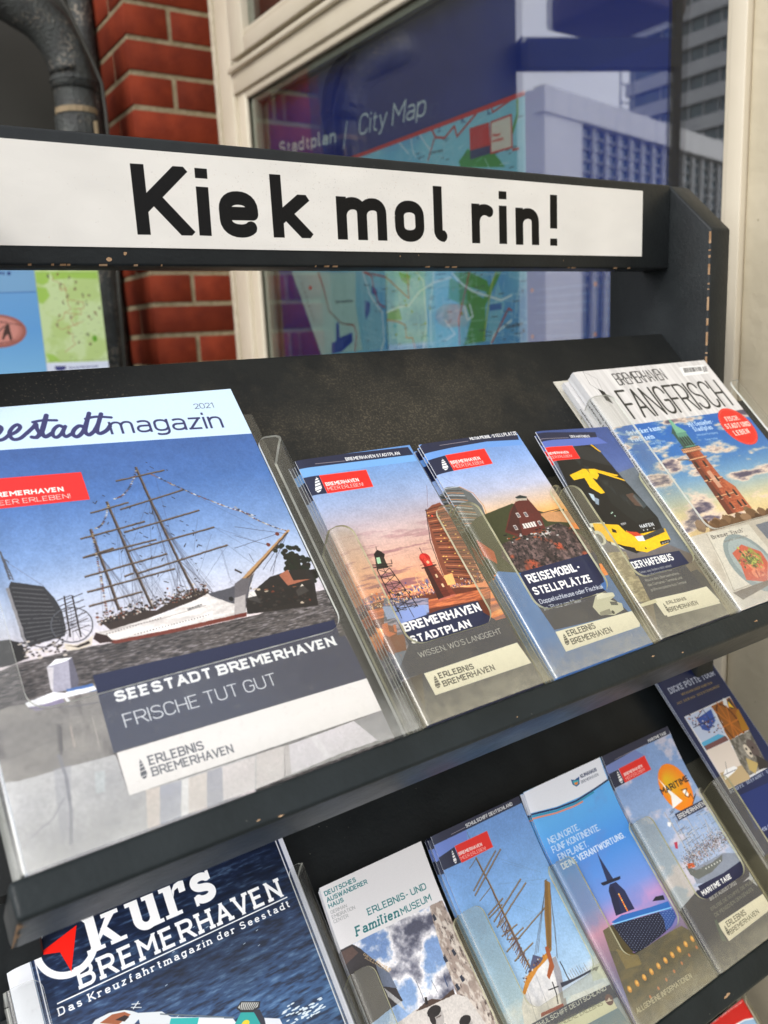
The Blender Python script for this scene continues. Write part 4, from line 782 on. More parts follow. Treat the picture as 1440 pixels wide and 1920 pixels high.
def art_kurs():
    c = Print(216, 285, 4.5)
    w1 = c.noise(9, 1.8, 5, 81); w2 = c.noise(60, 40, 3, 82)
    g = c.vgrad([(60, (58, 88, 122)), (140, (70, 106, 146)), (200, (48, 72, 108)), (270, (26, 38, 66))])
    b = c.mixn(g, (150, 180, 206), w1, .55, .85, .5); b = c.mixn(b, (18, 30, 52), w1, .5, .25, .7); c.a[:] = b * (.8 + .4 * w2[..., None])
    rg = sgn(15)
    for k in range(16): x, y = rg.uniform(60, 200), rg.uniform(60, 230); c.line([(x, y), (x + 2, y + .4)], .4, (214, 226, 236))
    for k in range(60): a = lerp([(168.5, 142.5)][0], [(198.5, 135.4)][0], rg.random()); c.disc(a[0], a[1] + rg.normal(0, 3), rg.uniform(.5, 2.5), .5, (220, 230, 236))
    W = (250, 250, 250)
    # compass ring and needle
    ctr = [(39.8, 248.9)][0]; 
    c.line([(ctr[0] + 19.5 * math.cos(t), ctr[1] + 19.5 * math.sin(t)) for t in np.linspace(0, 2 * math.pi, 50)], 4.6, W)
    c.poly([(19.8, 249.8), (49.5, 258.5), (38.6, 230.8), (34.7, 245.7)], (250, 42, 22))
    def slabs(ox, oy, k, rects, polys=()):
        for x0, y0, x1, y1 in rects: c.rect(ox + x0 * k, oy + y0, ox + x1 * k, oy + y1, W)
        for p_ in polys: c.poly([(ox + x * k, oy + y) for x, y in p_], W)
    slabs(52.5, 236.4, 1.08, [(2, 0, 8.5, 33), (-1, 30, 8.5, 33), (-1, 0, 11, 2.8)], [[(8.5, 10), (15, 19.5), (12.5, 19.5), (12.5, 22.5), (24, 22.5), (24, 19.5), (21, 19.5), (13.5, 11.5), (8.5, 6)], [(10.5, 13.5), (14.5, 13.5), (21.5, 2.8), (25.5, 2.8), (25.5, 0), (14.5, 0), (14.5, 2.8), (15.8, 2.8), (10, 10.5)]])
    arc = lambda cx, cy, rx, ry, a0, a1: [(cx + rx * math.cos(math.radians(a0 + (a1 - a0) * t / 14)), cy + ry * math.sin(math.radians(a0 + (a1 - a0) * t / 14))) for t in range(15)]
    slabs(84.5, 236.6, 1.02, [(2, 8, 8.5, 22.5), (-1, 19.5, 8.5, 22.5), (14, 0, 20.5, 22.5), (11.4, 19.5, 20.5, 22.5), (14, 0, 23, 2.8)], [arc(11.2, 8.5, 9.2, 9.2, 180, 340) + arc(11.2, 8.5, 2.9, 3.6, 340, 180)])
    slabs(110.5, 236.8, 1.0, [(2, 0, 8.5, 22.5), (-1, 19.5, 8.5, 22.5), (-1, 0, 12, 2.8)], [[(8.5, 13), (10.5, 17.5), (13.5, 18.6), (13.5, 14.5), (18.5, 14.5), (19, 22.2), (15.5, 23), (11.5, 22), (8.5, 18.5)]])
    c.text('s', [(133, 236.8), (150.5, 236.8), (133, 269.5)], W, wt=.19, absw=6.0); c.rect(147, 252.5, 149.6, 259.3, W); c.rect(133.2, 237, 135.8, 244, W)
    c.text('BREMERHAVEN', [(41.2, 217.7)]+[(201.0, 218.1)]+[(41.4, 232.5)], W, .17, slab=True)
    c.line([(25.1, 215.5)]+[(202.1, 216.4)], .9, W)
    c.text('Das Kreuzfahrtmagazin der Seestadt', [(24.4, 207.7)]+[(202.3, 208.9)]+[(24.5, 213.0)], W, .17, slab=True, track=.13)
    # cruise ship tops
    wh = (226, 230, 232)
    s0, s1 = [(42.7, 194.1)][0], [(165.1, 137.5)][0]
    c.poly([s0, s1, (s1[0] - 4, s1[1] - 30), (s0[0] + 20, s0[1] - 90), (s0[0] - 6, s0[1] - 40)], (222, 226, 230))
    for k in range(14): q0, q1 = lerp(s0, (s0[0], s0[1] - 70), k / 14), lerp(s1, (s1[0], s1[1] - 26), k / 14); c.line([q0, q1], .7, (70, 84, 104) if k % 2 else (200, 120, 60), .8)
    c.poly([(42.7, 194.1), (45.3, 195.9), (54.8, 196.1), (64.9, 193.5), (69.5, 190.7), (75.6, 185.5), (68.1, 182.4)], wh); c.poly([(47.6, 192.8), (56.5, 194.3), (64.5, 192.4), (67.9, 189.1), (58.6, 186.7)], (176, 110, 74)); c.poly([(57.5, 190.3), (64.0, 190.4), (66.6, 188.2), (62.9, 186.8)], (60, 40, 36)); c.line([(70.3, 191.6), (75.1, 194.6)], .8, wh); c.line([(69.2, 193.2), (75.9, 190.1)], .6, wh); c.line([(70.2, 194.8), (75.7, 192.8)], .6, wh)
    c.poly([(72.1, 188.2), (87.9, 182.0), (92.8, 176.1), (127.0, 159.9), (125.5, 155.9), (71.9, 180.6)], wh); c.poly([(92.4, 175.3), (110.5, 167.5), (108.1, 163.9), (90.2, 172.1)], (60, 190, 186)); c.line([(86.3, 181.0), (134.1, 156.7)], .8, (120, 130, 136)); c.poly([(110.4, 167.0), (132.8, 156.7), (134.6, 151.6), (108.1, 163.9)], (236, 236, 236))
    c.poly([(137.2, 161.7), (141.9, 164.4), (155.2, 158.4), (153.2, 154.9), (147.9, 154.1), (139.4, 157.8)], (52, 52, 56)); c.poly([(138.4, 161.6), (142.2, 163.5), (153.9, 158.2), (152.1, 156.0), (147.9, 155.7), (140.0, 159.3)], (206, 206, 200))
    for k in range(9): a = lerp([(141.6, 163.5)][0], [(153.2, 158.2)][0], k / 8); b2 = lerp([(139.4, 159.6)][0], [(148.4, 155.5)][0], k / 8); c.line([a, b2], .5, (52, 52, 56))
    c.poly([(139.4, 157.8), (147.9, 154.1), (150.6, 148.5), (152.4, 143.4), (132.5, 152.6), (136.0, 155.3)], (52, 176, 172)); c.poly([(148.2, 155.0), (152.8, 154.0), (154.5, 142.5), (150.2, 144.4)], (60, 62, 76)); c.poly([(154.0, 147.5), (164.5, 142.1), (165.1, 137.5), (153.4, 142.9)], (228, 230, 236)); c.disc(*[(140.1, 150.0)][0], 3, 2, (240, 216, 60))
    c.photo(.2, .08, .06, 560) if False else None
    # margins
    c.poly([(-1, -1), (-1, 286), (15, 286), (15, -1)], (236, 238, 242)); c.poly([(212, -1), (212, 286), (217, 286), (217, -1)], (226, 228, 236)); c.poly([(-1, 278), (-1, 286), (217, 286), (217, 278)], (230, 232, 238))
    for x in (15.5, 17.2, 211.6): c.line([(x, -1), (x, 286)], .5, (60, 80, 120) if x > 15.6 else (190, 200, 214))
    c.line([(209.6, -1), (209.6, 286)], .9, (236, 236, 240)); c.line([(18.2, -1), (18.2, 286)], .8, (236, 236, 240))
    return c

def art_auswanderer():
    c = Print(101.5, 212, 5.5, (232, 230, 230))
    ph = [(-3.7, 164.4), (101.3, 163.0)]+[(106, 160), (106, -3), (-3, -3)]
    sk = c.vgrad([(0, (226, 226, 232)), (60, (200, 214, 236)), (110, (150, 180, 220)), (150, (130, 160, 206))])
    n = c.noise(26, 22, 6, 91); sk = c.mixn(sk, (240, 238, 240), n, .46, .56); sk = c.mixn(sk, (96, 98, 118), n, .58, .74)
    c.poly(ph, sk)
    rg = sgn(17)
    # left museum block
    c.poly([(-3.7, 164.4), (10.6, 164.2), (15.9, 158.4), (30.2, 135.0), (32.6, 111.8), (21.2, 111.2), (-0.2, 108.6), (-9.4, 139.7)], (70, 64, 66)); c.poly([(-2.9, 162.9), (9.9, 162.7), (12.9, 156.7), (-0.4, 153.0)], (110, 88, 80)); c.poly([(22.9, 144.1), (31.0, 133.5), (32.2, 121.2), (21.8, 127.0)], (120, 130, 150))
    for k in range(14): a = lerp([(22.5, 125.5)][0], [(31.5, 111.1)][0], k / 14); c.line([a, (a[0] + .4, a[1] - 7)], .5, (206, 206, 206))
    c.text('DEUTSCHES', [(16.0, 153.6), (32.7, 133.9), (16.8, 155.1)], (230, 200, 150), .2); c.text('AUSWANDERER', [(16.2, 150.8), (31.0, 133.5), (16.6, 152.3)], (230, 200, 150), .2)
    # right pebble facade
    fac = [(87.1, 162.9), (100.2, 162.5), (102.4, 139.8), (100.6, 96.9), (102.3, 61.5), (73.1, 74.9), (78.0, 97.3), (79.6, 117.0), (82.0, 135.8)]
    fx = c.mixn((176, 160, 150), (216, 206, 196), c.noise(3, 6, 3, 92), .4, .6); fx = c.mixn(fx, (110, 96, 92), c.noise(1.6, 4, 3, 95), .62, .8)
    c.poly(fac, fx)
    for a in ([(90.5, 123.4)], [(80.8, 122.0)], [(87.5, 103.9)], [(80.6, 100.3)], [(86.8, 153.3)]): c.poly([(a[0][0] - 1, a[0][1] - 2.5), (a[0][0] + 2, a[0][1] - 2), (a[0][0] + 1.4, a[0][1] + 2.6), (a[0][0] - 1, a[0][1] + 2)], (60, 66, 84))
    # ground, far quay
    c.poly([(18.5, 100.1), (39.9, 101.6), (75.2, 97.9), (85.3, 90.4), (90.8, 66.8)], (216, 210, 204)); c.poly([(39.5, 100.6), (49.8, 102.9), (55.7, 102.5), (63.0, 98.7), (76.8, 100.8), (76.2, 96.9), (47.8, 99.2)], (96, 76, 66)); c.line([(49.4, 100.7), (49.4, 119.4)], .4, (90, 96, 110)); c.line([(62.8, 104.1), (62.0, 113.9)], .3, (90, 96, 110)); c.line([(73.2, 104.2), (73.7, 112.3)], .8, (70, 90, 130)); c.poly([(50.7, 106.0), (52.6, 105.3), (51.2, 100.5), (49.0, 100.9)], (40, 34, 34))
    # people: two heads in old photograph
    for hx, hy, r in ([(54.2, 89.9)][0] + (5.6,), [(75.6, 73.8)][0] + (4.8,)):
        c.disc(hx, hy, r, r * 1.25, (190, 184, 180)); c.disc(hx - .6, hy + r * .75, r * 1.15, r * .7, (52, 46, 46)); c.disc(hx - r * .8, hy, r * .4, r * .8, (58, 50, 50)); c.disc(hx + 1, hy - .6, r * .5, .5, (120, 110, 106)); c.poly([(hx - 9, hy - 20), (hx + 9, hy - 20), (hx + 4, hy - 7), (hx - 4, hy - 7)], (120, 116, 116))
    c.photo(.45, .14, .10, 570); c.poly([(-1, 213), (102, 213), (102, [(101.3, 163.0)][0][1]), (-1, [(-3.7, 164.4)][0][1])], (232, 230, 230))
    tq = (36, 128, 132)
    c.text('DEUTSCHES', [(2.4, 204.6), (31.9, 204.7), (2.8, 208.2)], tq, .17); c.text('AUSWANDERER', [(2.5, 199.6), (40.9, 199.6), (2.9, 203.2)], tq, .17); c.text('HAUS', [(2.4, 195.0), (16.1, 195.0), (3.0, 198.4)], tq, .17)
    for tx, q in (('GERMAN', [(2.5, 190.6), (17.2, 190.2), (2.8, 193.2)]), ('EMIGRATION', [(2.3, 186.9), (23.4, 186.4), (2.6, 189.6)]), ('CENTER', [(2.4, 183.5), (15.6, 183.1), (2.6, 186.1)])): c.text(tx, q, (150, 152, 152), .1)
    c.text('ERLEBNIS- UND', [(32.2, 177.5), (90.8, 175.7), (32.8, 182.8)], tq, .14); c.text('Familien', [(16.2, 167.5), (60.0, 166.3), (17.0, 174.7)], tq, .17, slab=True, slant=.18); c.text('MUSEUM', [(60.3, 166.2), (91.3, 166.1), (60.8, 171.6)], tq, .14)
    c.grain(.01); return c

def art_schulschiff():
    c = Print(104, 212, 5.5)
    c.a[:] = c.vgrad([(20, (206, 216, 226)), (70, (176, 206, 232)), (130, (140, 184, 230)), (200, (122, 166, 222))])
    cl = c.noise(24, 16, 5, 101); c.a[:] = c.mixn(c.a.copy(), (236, 236, 236), cl * np.clip((110 - (np.arange(c.H)[:, None] + .5) / c.k) / 60, 0, 1), .42, .6, .7)
    rg = sgn(19)
    gold = (150, 116, 66); dk = (84, 68, 56)
    def strut(a, b, w=1.0): c.line([a, b], w, dk); c.line(shift([a, b], .25, .25), w * .4, (196, 170, 130))
    c.line([(34.9, 180.7), (37.3, 154.8), (37.6, 129.1), (37.4, 100.5), (37.5, 78.8)], 1.6, dk); c.line(shift([(34.9, 180.7), (37.3, 154.8), (37.6, 129.1), (37.4, 100.5), (37.5, 78.8)], .4, .2), .6, (190, 150, 70)); c.line([(36.2, 202.8), (35.6, 181.8)], .4, (120, 120, 130))
    for q in ([(19.2, 157.3), (57.0, 178.5)], [(18.7, 153.5), (62.6, 177.8)], [(24.7, 128.5), (69.3, 148.3)], [(25.3, 123.7), (72.5, 143.6)], [(22.7, 135.3), (43.5, 141.4)]): strut(q[0], q[1], 1.3)
    for q in ([(23.5, 103.9), (79.2, 118.8)], [(32.8, 110.2), (49.5, 113.6)], [(26.6, 94.9), (51.4, 99.7)], [(25.7, 115.8), (45.1, 118.1)], [(22.1, 132.9), (40.1, 137.4)]): strut(q[0], q[1], 1.2)
    for q in ([(24.4, 175.0), (34.2, 179.5)], [(20.7, 148.0), (36.7, 153.7)], [(29.0, 118.2), (37.4, 117.3)], [(28.6, 111.9), (42.0, 107.6)]): strut(q[0], q[1], .6)
    for k in range(44):
        a = lerp([(36.7, 153.7)][0], [(35.4, 81.0)][0], rg.random()); b = lerp([(31.9, 131.5)][0], [(39.7, 76.6)][0], rg.random()); c.line([a, b], .22, (110, 90, 90), .7)
    for k in range(24):
        a = lerp([(28.0, 125.2)][0], [(32.6, 82.2)][0], k / 24); c.line([a, (a[0] + rg.uniform(3, 9), a[1] + rg.uniform(2, 7))], .6, [(120, 70, 60), (170, 120, 50), (80, 70, 80)][k % 3])
    for a, b in ([(55.6, 172.7), (92.9, 144.7)], [(45.3, 153.0), (92.9, 139.0)], [(58.0, 167.5), (84.7, 150.0)], [(45.9, 136.5), (65.2, 120.5)], [(50.9, 115.7), (79.2, 118.8)], [(58.5, 99.3), (62.4, 88.5)]): c.line([a, b], .15, (110, 120, 140), .8)
    # near foremast with shrouds
    c.poly([(92.5, 138.4), (96.4, 134.1), (81.6, 111.0), (65.0, 87.4), (58.9, 86.1), (74.9, 113.8)], (158, 124, 70)); 
    for k in range(34): a = lerp([(91.8, 137.3)][0], [(62.4, 88.5)][0], k / 34); c.line([(a[0] - 1, a[1]), (a[0] + 3.4, a[1] + .6)], .5, (110, 78, 40))
    for x in (715, 735, 755): c.line([[(87.3, 130.7)][0], ([(49.5, 91.4)][0][0] + (x - 735) * .1, [(49.5, 91.4)][0][1])], .3, (90, 84, 84))
    for x in (845, 860): c.line([(92.6, 128.6), (66.9, 80.0)], .3, (80, 74, 74))
    c.line([(91.1, 126.4), (78.1, 99.0), (66.9, 81.3)], .3, (80, 74, 74))
    # bow and hull
    hullc = c.mixn((206, 206, 208), (232, 230, 228), c.noise(6, 10, 3, 103), .3, .7)
    c.poly([(8, 50), (14, 64), (24, 74), (38, 80), (52, 84), (66, 82), (64, 70), (58, 56), (54, 48), (52, 40), (8, 40)], hullc)
    c.poly([(60, 82), (66, 82), (64, 70), (58, 56), (54, 46), (50, 50), (56, 68)], (150, 150, 158), .8); c.line([(26, 74), (20, 44)], .4, (170, 170, 176)); c.line([(40, 80), (36, 44)], .4, (170, 170, 176))
    c.poly([(20, 72), (30, 80), (44, 86), (60, 88), (59, 84), (44, 81), (30, 75), (22, 70)], (212, 148, 58)); c.poly([(50, 70), (60, 76), (64, 92), (60, 92), (57, 80), (49, 73)], (176, 100, 56)); c.poly([(34, 82), (46, 92), (54, 86), (50, 84)], (96, 100, 130))
    for k in range(26): q = lerp((26, 78), (58, 88), rg.random()); c.disc(q[0], q[1] + abs(rg.normal(0, 1.6)), .6, .7, [(60, 60, 84), (170, 120, 60), (120, 60, 50), (206, 206, 206)][k % 4])
    c.poly([(8, 40), (54, 40), (54, 44), (8, 44)], (140, 56, 46))
    c.line([(35.5, 61.0), (38.6, 69.6)], .3, (180, 180, 184)); c.line([(51.5, 67.4), (49.8, 58.2), (46.9, 51.4)], 1.0, (36, 36, 40)); c.line([(44.4, 63.7), (55.2, 62.0)], .8, (36, 36, 40)); c.poly([(28.0, 52.7), (51.4, 50.0), (51.5, 47.5), (26.5, 50.4)], (150, 60, 50))
    c.line([(67.7, 77.1), (67.4, 60.6)], .9, (44, 40, 46)); 
    for k in range(9): a = lerp([(68.0, 61.6)][0], [(91.9, 60.1)][0], k / 9); c.line([a, (a[0] - .4, a[1] + rg.uniform(3, 7))], .3, (110, 90, 90))
    c.poly([(58.1, 63.4), (73.1, 60.6), (97.1, 59.1), (102.3, 58.2), (96.4, 55.5), (74.6, 57.4), (57.5, 59.9)], (70, 74, 90)); c.poly([(57.5, 59.9), (96.0, 57.6), (99.4, 51.6), (99.4, 46.4), (72.6, 49.4), (54.3, 52.6)], (196, 210, 226)); c.poly([(92.6, 61.1), (116.6, 58.6), (112.8, 45.7), (89.1, 51.0)], (206, 214, 190), .5)
    c.poly([(-1, -1), (105, -1), (105, 42), (-1, 42)], (150, 164, 178)); c.photo(.3, .12, .10, 580)
    c.poly([(-21.4, 52.5), (53.6, 47.8), (102.9, 42.1), (104.5, 31.2), (32.2, 40.5)], (36, 58, 96)); c.poly([(35.6, 40.2), (98.6, 33.8), (98.7, 23.7), (49.4, 29.0)], (214, 216, 196)); c.poly([(49.4, 29.0), (99.4, 24.6), (103.1, 9.1)]+[(104, -3)], (110, 140, 160))
    c.text('SCHULSCHIFF DEUTSCHLAND', [(14.6, 45.7), (97.9, 40.2), (14.8, 49.1)], (220, 222, 214), .15); c.text('DAS ANDERE ERLEBNIS', [(24.4, 39.4), (87.4, 32.5), (24.9, 42.7)], (120, 124, 112), .12); c.disc(*[(95.1, 33.1)][0], 4.2, 4.2, (110, 80, 90)); c.line([(91.3, 33.3), (97.9, 31.6)], .6, (220, 214, 200)); c.poly([(96.2, 34.6), (96.5, 31.9), (92.6, 33.2)], (206, 196, 190))
    city_leaflet_top(c, [(-4.3, 213.8), (4.9, 213.1), (48.4, 212.8), (105.9, 213.5), (103.7, 205.5), (25.6, 204.7), (-9.2, 204.5)], 'SCHULSCHIFF DEUTSCHLAND', [(36.9, 206.2), (93.6, 206.9), (37.3, 209.4)], [(19.6, 206.6), (35.9, 207.0)], [(-0.7, 193.7), (18.1, 196.2), (19.0, 182.4), (-10.7, 183.3)], [(18.7, 196.7), (56.3, 196.5), (56.0, 182.2), (19.2, 181.9)], [(11.9, 183.7), (15.5, 183.3), (16.2, 195.1), (13.1, 195.2)], [(19.8, 187.9), (46.0, 187.0), (20.5, 190.8)], [(20.0, 183.9), (48.1, 182.9), (20.6, 186.7)], ([(-9.2, 204.5), (25.6, 204.7), (36.3, 204.5), (33.5, 196.7), (18.6, 196.4), (-0.7, 193.7), (-10.0, 193.9)], (126, 150, 214)))
    c.grain(.01); return c

def art_klima():
    c = Print(105, 213, 5.5)
    c.a[:] = c.vgrad([(40, (120, 110, 160)), (80, (214, 160, 200)), (100, (130, 160, 222)), (140, (84, 156, 226)), (180, (110, 186, 240))])
    cl = c.noise(30, 30, 5, 111); c.a[:] = c.mixn(c.a.copy(), (120, 150, 214), cl, .5, .75, .6)
    rg = sgn(21)
    c.poly([(-5.5, 212.7), (104.5, 214.6), (104.1, 190.7), (62.4, 187.9), (31.5, 189.1), (-1.4, 194.0)], (236, 238, 244)); 
    c.line([(-1.5, 192.8), (30.6, 187.7), (56.1, 186.0), (80.1, 188.0), (105.5, 190.8)], 1.6, (24, 50, 96)); c.line([(-2.2, 191.0), (29.3, 185.8), (56.1, 184.2), (81.4, 186.3)], 1.5, (40, 160, 190)); c.line([(-2.9, 189.2), (28.2, 184.2), (51.2, 182.6), (63.9, 183.0)], 1.3, (240, 150, 110))
    c.poly([(59.3, 205.6), (63.6, 203.8), (70.7, 205.0), (67.9, 198.6), (63.0, 197.6), (59.4, 200.7)], (26, 90, 150)); c.poly([(60.9, 203.6), (68.8, 202.3), (66.3, 199.2), (62.5, 198.7), (60.9, 200.7)], (80, 190, 200)); c.poly([(62.0, 201.6), (67.2, 201.1), (64.7, 199.0), (62.1, 199.6)], (244, 150, 60))
    c.text('KLIMAHAUS', [(72.1, 202.7), (95.0, 202.6), (72.7, 206.1)], (40, 60, 100), .22); c.text('BREMERHAVEN', [(70.6, 198.1), (95.0, 198.0), (71.0, 200.8)], (90, 100, 120), .12)
    T_ = (220, 232, 246)
    c.text('NEUN ORTE.', [(6.5, 162.3), (46.8, 161.7), (8.6, 168.2)], T_, .13); c.text('FÜNF KONTINENTE.', [(6.4, 154.0), (69.3, 153.1), (8.7, 160.1)], T_, .13); c.text('EIN PLANET.', [(9.2, 145.8), (47.2, 145.1), (10.9, 151.8)], T_, .13); c.text('DEINE VERANTWORTUNG.', [(8.0, 138.0), (92.8, 136.8), (9.2, 143.8)], T_, .19)
    # tower
    nv = (40, 52, 96)
    c.poly([(52.1, 135.7), (52.6, 133.0), (54.8, 109.5), (46.7, 111.8)], (44, 60, 100)); c.line([(53.8, 139.3), (52.1, 134.0)], .5, (60, 70, 110)); c.poly([(39.2, 113.2), (63.9, 110.1), (61.0, 107.9), (40.6, 110.1)], (30, 38, 66)); c.poly([(38.8, 112.8), (63.0, 110.1), (62.8, 108.1), (39.9, 110.8)], (30, 38, 66))
    c.poly([(45.3, 106.6), (47.8, 108.5), (55.7, 107.6), (60.2, 97.8), (60.0, 80.7), (36.8, 83.9), (41.2, 96.9), (42.9, 104.0)], nv); c.poly([(45.3, 106.6), (50.1, 105.9), (50.2, 98.9), (43.6, 83.2), (36.8, 83.9), (40.4, 95.8)], (30, 40, 80))
    for k in range(9): a = lerp([(51.8, 97.6)][0], [(51.3, 82.9)][0], k / 8); c.disc(a[0], a[1], .9, .9, (250, 150, 60) if k % 3 else (250, 200, 110))
    c.poly([(28.5, 81.5), (42.6, 82.0), (76.5, 75.2), (100.5, 71.3), (99.4, 64.4), (73.4, 71.5), (34.5, 77.0)], (52, 120, 190)); c.line([(28.2, 79.6), (61.8, 73.4), (100.3, 65.5)], .9, (150, 206, 240)); c.poly([(83.3, 78.2), (89.4, 80.1), (98.9, 77.8), (97.9, 73.8)], (30, 36, 60))
    dome = [(27.8, 79.1), (53.5, 74.0), (84.0, 67.9), (101.1, 63.7), (100.0, 57.0), (87.0, 52.4), (70.2, 51.0), (52.2, 50.3), (37.4, 50.5), (31.4, 56.4), (30.6, 66.3)]
    c.poly(dome, (26, 34, 66)); c.poly([(84.0, 67.9), (101.1, 63.7), (100.0, 57.0), (89.6, 52.7), (80.2, 52.4), (84.7, 60.4)], (60, 96, 160))
    c.setclip(dome)
    for a in range(-16, 26):
        for b in range(-4, 26):
            p0 = [(33.7, 75.9)][0]; x, y = p0[0] + a * 2.4 + b * .9 - 10, p0[1] - b * 2.3 + a * .9 + 18
            c.disc(x, y, .3, .3, (206, 224, 244))
    c.setclip()
    c.poly([(15.6, 79.4), (28.2, 79.6), (30.6, 66.3), (34.6, 52.4), (17.4, 54.4), (11.9, 63.4)], (96, 86, 56)); c.poly([(11.9, 63.4), (35.8, 51.2), (51.7, 49.8), (69.3, 50.0), (91.2, 49.2), (99.8, 48.5), (111.5, 35.0), (118.8, -1.7), (77.5, -3.8), (15.8, -0.4), (0.9, 6.5)], c.mixn((66, 62, 52), (110, 98, 62), c.noise(16, 8, 4, 112), .35, .7))
    for k in range(10):
        a = lerp([(11.6, 30.8)][0], [(103.2, 35.0)][0], k / 9); c.disc(a[0], a[1], 2.2, 2.7, (222, 160, 62)); c.disc(a[0] + .3, a[1] + .4, 1.2, 1.4, (250, 206, 110))
        if k > 2: b = lerp([(27.7, 17.1)][0], [(102.6, 27.5)][0], (k - 3) / 6); c.disc(b[0], b[1], 1.2, 1.5, (206, 130, 70))
    c.poly([(18.9, 61.8), (37.8, 48.3), (36.2, 41.0), (18.3, 44.8)], (176, 150, 66), .5)
    c.text('ALLGEMEINE INFORMATIONEN', [(7.1, 12.4), (80.3, 10.3), (7.6, 16.6)], (206, 200, 176), .16)
    c.grain(.012); return c

def art_maritime():
    c = Print(104, 213, 5.5)
    c.a[:] = c.vgrad([(40, (190, 196, 210)), (100, (170, 190, 220)), (180, (140, 170, 214))])
    cl = c.noise(22, 14, 5, 121); c.a[:] = c.mixn(c.a.copy(), (226, 214, 220), cl, .52, .66, .7)
    rg = sgn(23)
    # ships
    c.poly([(35.1, 83.6), (86.0, 81.2), (107.5, 73.0), (107.1, 58.7), (96.5, 53.3), (33.3, 70.6)], (150, 158, 172))
    c.poly([(32.6, 89.2), (42.4, 80.8), (66.2, 79.3), (84.0, 80.4), (79.6, 75.7), (59.9, 72.4), (38.2, 73.2), (32.1, 80.2)], (120, 124, 120)); c.poly([(35.4, 89.7), (45.6, 87.3), (42.6, 83.8), (34.2, 85.5)], (220, 110, 60))
    for q in ([(44.3, 140.4), (44.4, 83.1)], [(52.3, 129.3), (48.3, 84.7)], [(67.8, 126.9), (65.6, 84.3)], [(89.0, 115.9), (79.4, 85.3)], [(45.8, 133.3), (44.4, 97.1)]): c.line(q, .8, (206, 206, 206)); c.line(shift(q, .4, 0), .25, (100, 96, 100))
    for k in range(22): a = (rg.uniform(0, 1), rg.uniform(0, 1)); p0 = lerp([(42.2, 137.9)][0], [(46.2, 96.4)][0], a[0]); p0 = (p0[0] + a[1] * 14, p0[1]); c.line([p0, (p0[0] + rg.uniform(5, 12), p0[1] + rg.uniform(.4, 2))], .4, [(214, 214, 212), (110, 106, 110)][k % 2])
    for k in range(9): q = 44 + k * 6.4 + rg.normal(0, 1); c.line([(q, 84), (q + rg.normal(0, 1), 104 + rg.uniform(0, 26))], .5, (190, 188, 186)); c.line([(q + .4, 84), (q + .4, 100 + rg.uniform(0, 20))], .2, (80, 76, 80))
    for k in range(60): q = (rg.uniform(42, 100), rg.uniform(92, 128)); c.line([q, (q[0] + rg.uniform(3, 9), q[1] + rg.uniform(-.6, 1))], .3, [(206, 204, 200), (100, 96, 100)][k % 2])
    for k in range(1300):
        a = lerp([(33.6, 90.4)][0], [(108.5, 93.9)][0], rg.random()); c.disc(a[0] + rg.normal(0, 3), a[1] + rg.normal(1, 4.5), rg.uniform(.15, .6), rg.uniform(.15, .7), [(226, 222, 216), (70, 60, 58), (180, 110, 80), (110, 104, 104), (50, 46, 50), (150, 140, 130)][int(rg.integers(6))], .85)
    for k in range(6): a = lerp([(54.5, 77.6)][0], [(76.7, 76.8)][0], k / 5); c.disc(a[0], a[1], .8, .8, (226, 226, 220))
    c.poly([(34.9, 111.7), (39.1, 110.9), (35.4, 105.2), (32.7, 106.3)], (200, 60, 90)); c.poly([(41.3, 130.9), (45.5, 128.6), (41.4, 125.2), (39.1, 127.7)], (240, 240, 240))
    c.photo(.3, .10, .08, 590)
    # balloon emblem
    c.disc(*[(75.6, 155.4)][0], 21, 25, (244, 150, 30), rot=.0); b0 = [(75.6, 155.4)][0]
    for k in range(14): c.disc(b0[0] - k * .5, b0[1] + k * .7, 19 - k * 1.2, 22 - k * 1.4, (244 - k, 150 + k * 3, 30))
    c.poly([(59.0, 171.8), (63.9, 160.4), (75.1, 141.1), (57.3, 138.9), (64.4, 150.7)], (250, 246, 240)); c.poly([(86.3, 150.7), (88.1, 144.2), (84.4, 141.7), (81.5, 148.5)], (250, 246, 240)); c.text('MARITIME', [(54.0, 154.7), (99.1, 155.0), (56.5, 161.1)], (30, 30, 40), .2); c.line([(80.5, 150.8), (89.7, 149.5), (82.3, 144.3), (85.5, 141.3), (90.4, 143.4), (89.9, 137.8), (97.2, 141.0), (84.9, 133.8)], .7, (60, 40, 30))
    c.poly([(55.8, 133.9), (103.6, 132.9), (100.0, 125.5), (55.3, 126.6)], (44, 50, 82)); c.text('BREMERHAVEN', [(57.8, 127.5), (100.6, 127.2), (59.2, 132.1)], (226, 226, 224), .18)
    c.poly([(-1, -1), (105, -1), (105, 40), (40, 62), (30, 66), (-1, 60)], (42, 50, 82))
    # title
    c.poly([(32.8, 68.5), (72.0, 66.1), (104.3, 67.0), (109.4, 61.0), (101.3, 51.4), (79.3, 49.2), (32.3, 53.0)], (40, 46, 84)); c.poly([(32.3, 53.0), (98.2, 49.6), (105.0, 37.4), (110.5, 32.1)]+[(106, 30), (106, -4), (-4, -4)]+[(15.1, 2.5), (15.3, 23.6)], (42, 50, 82)); 
    c.text('MARITIME TAGE', [(32.6, 58.8), (78.9, 58.4), (33.9, 63.5)], (240, 240, 236), .24); c.text('BIS 21. AUGUST 2022', [(37.8, 52.2), (80.5, 51.8), (38.7, 55.2)], (206, 206, 210), .18)
    c.text('ERLEBE DIE SCHIFFE. DIE MUSIK.', [(32.6, 44.7), (104.2, 44.8), (33.4, 47.7)], (140, 142, 132), .14); c.text('DIE MENSCHEN. DEN GENUSS.', [(32.8, 38.7), (96.6, 39.2), (33.6, 42.0)], (140, 142, 132), .14)
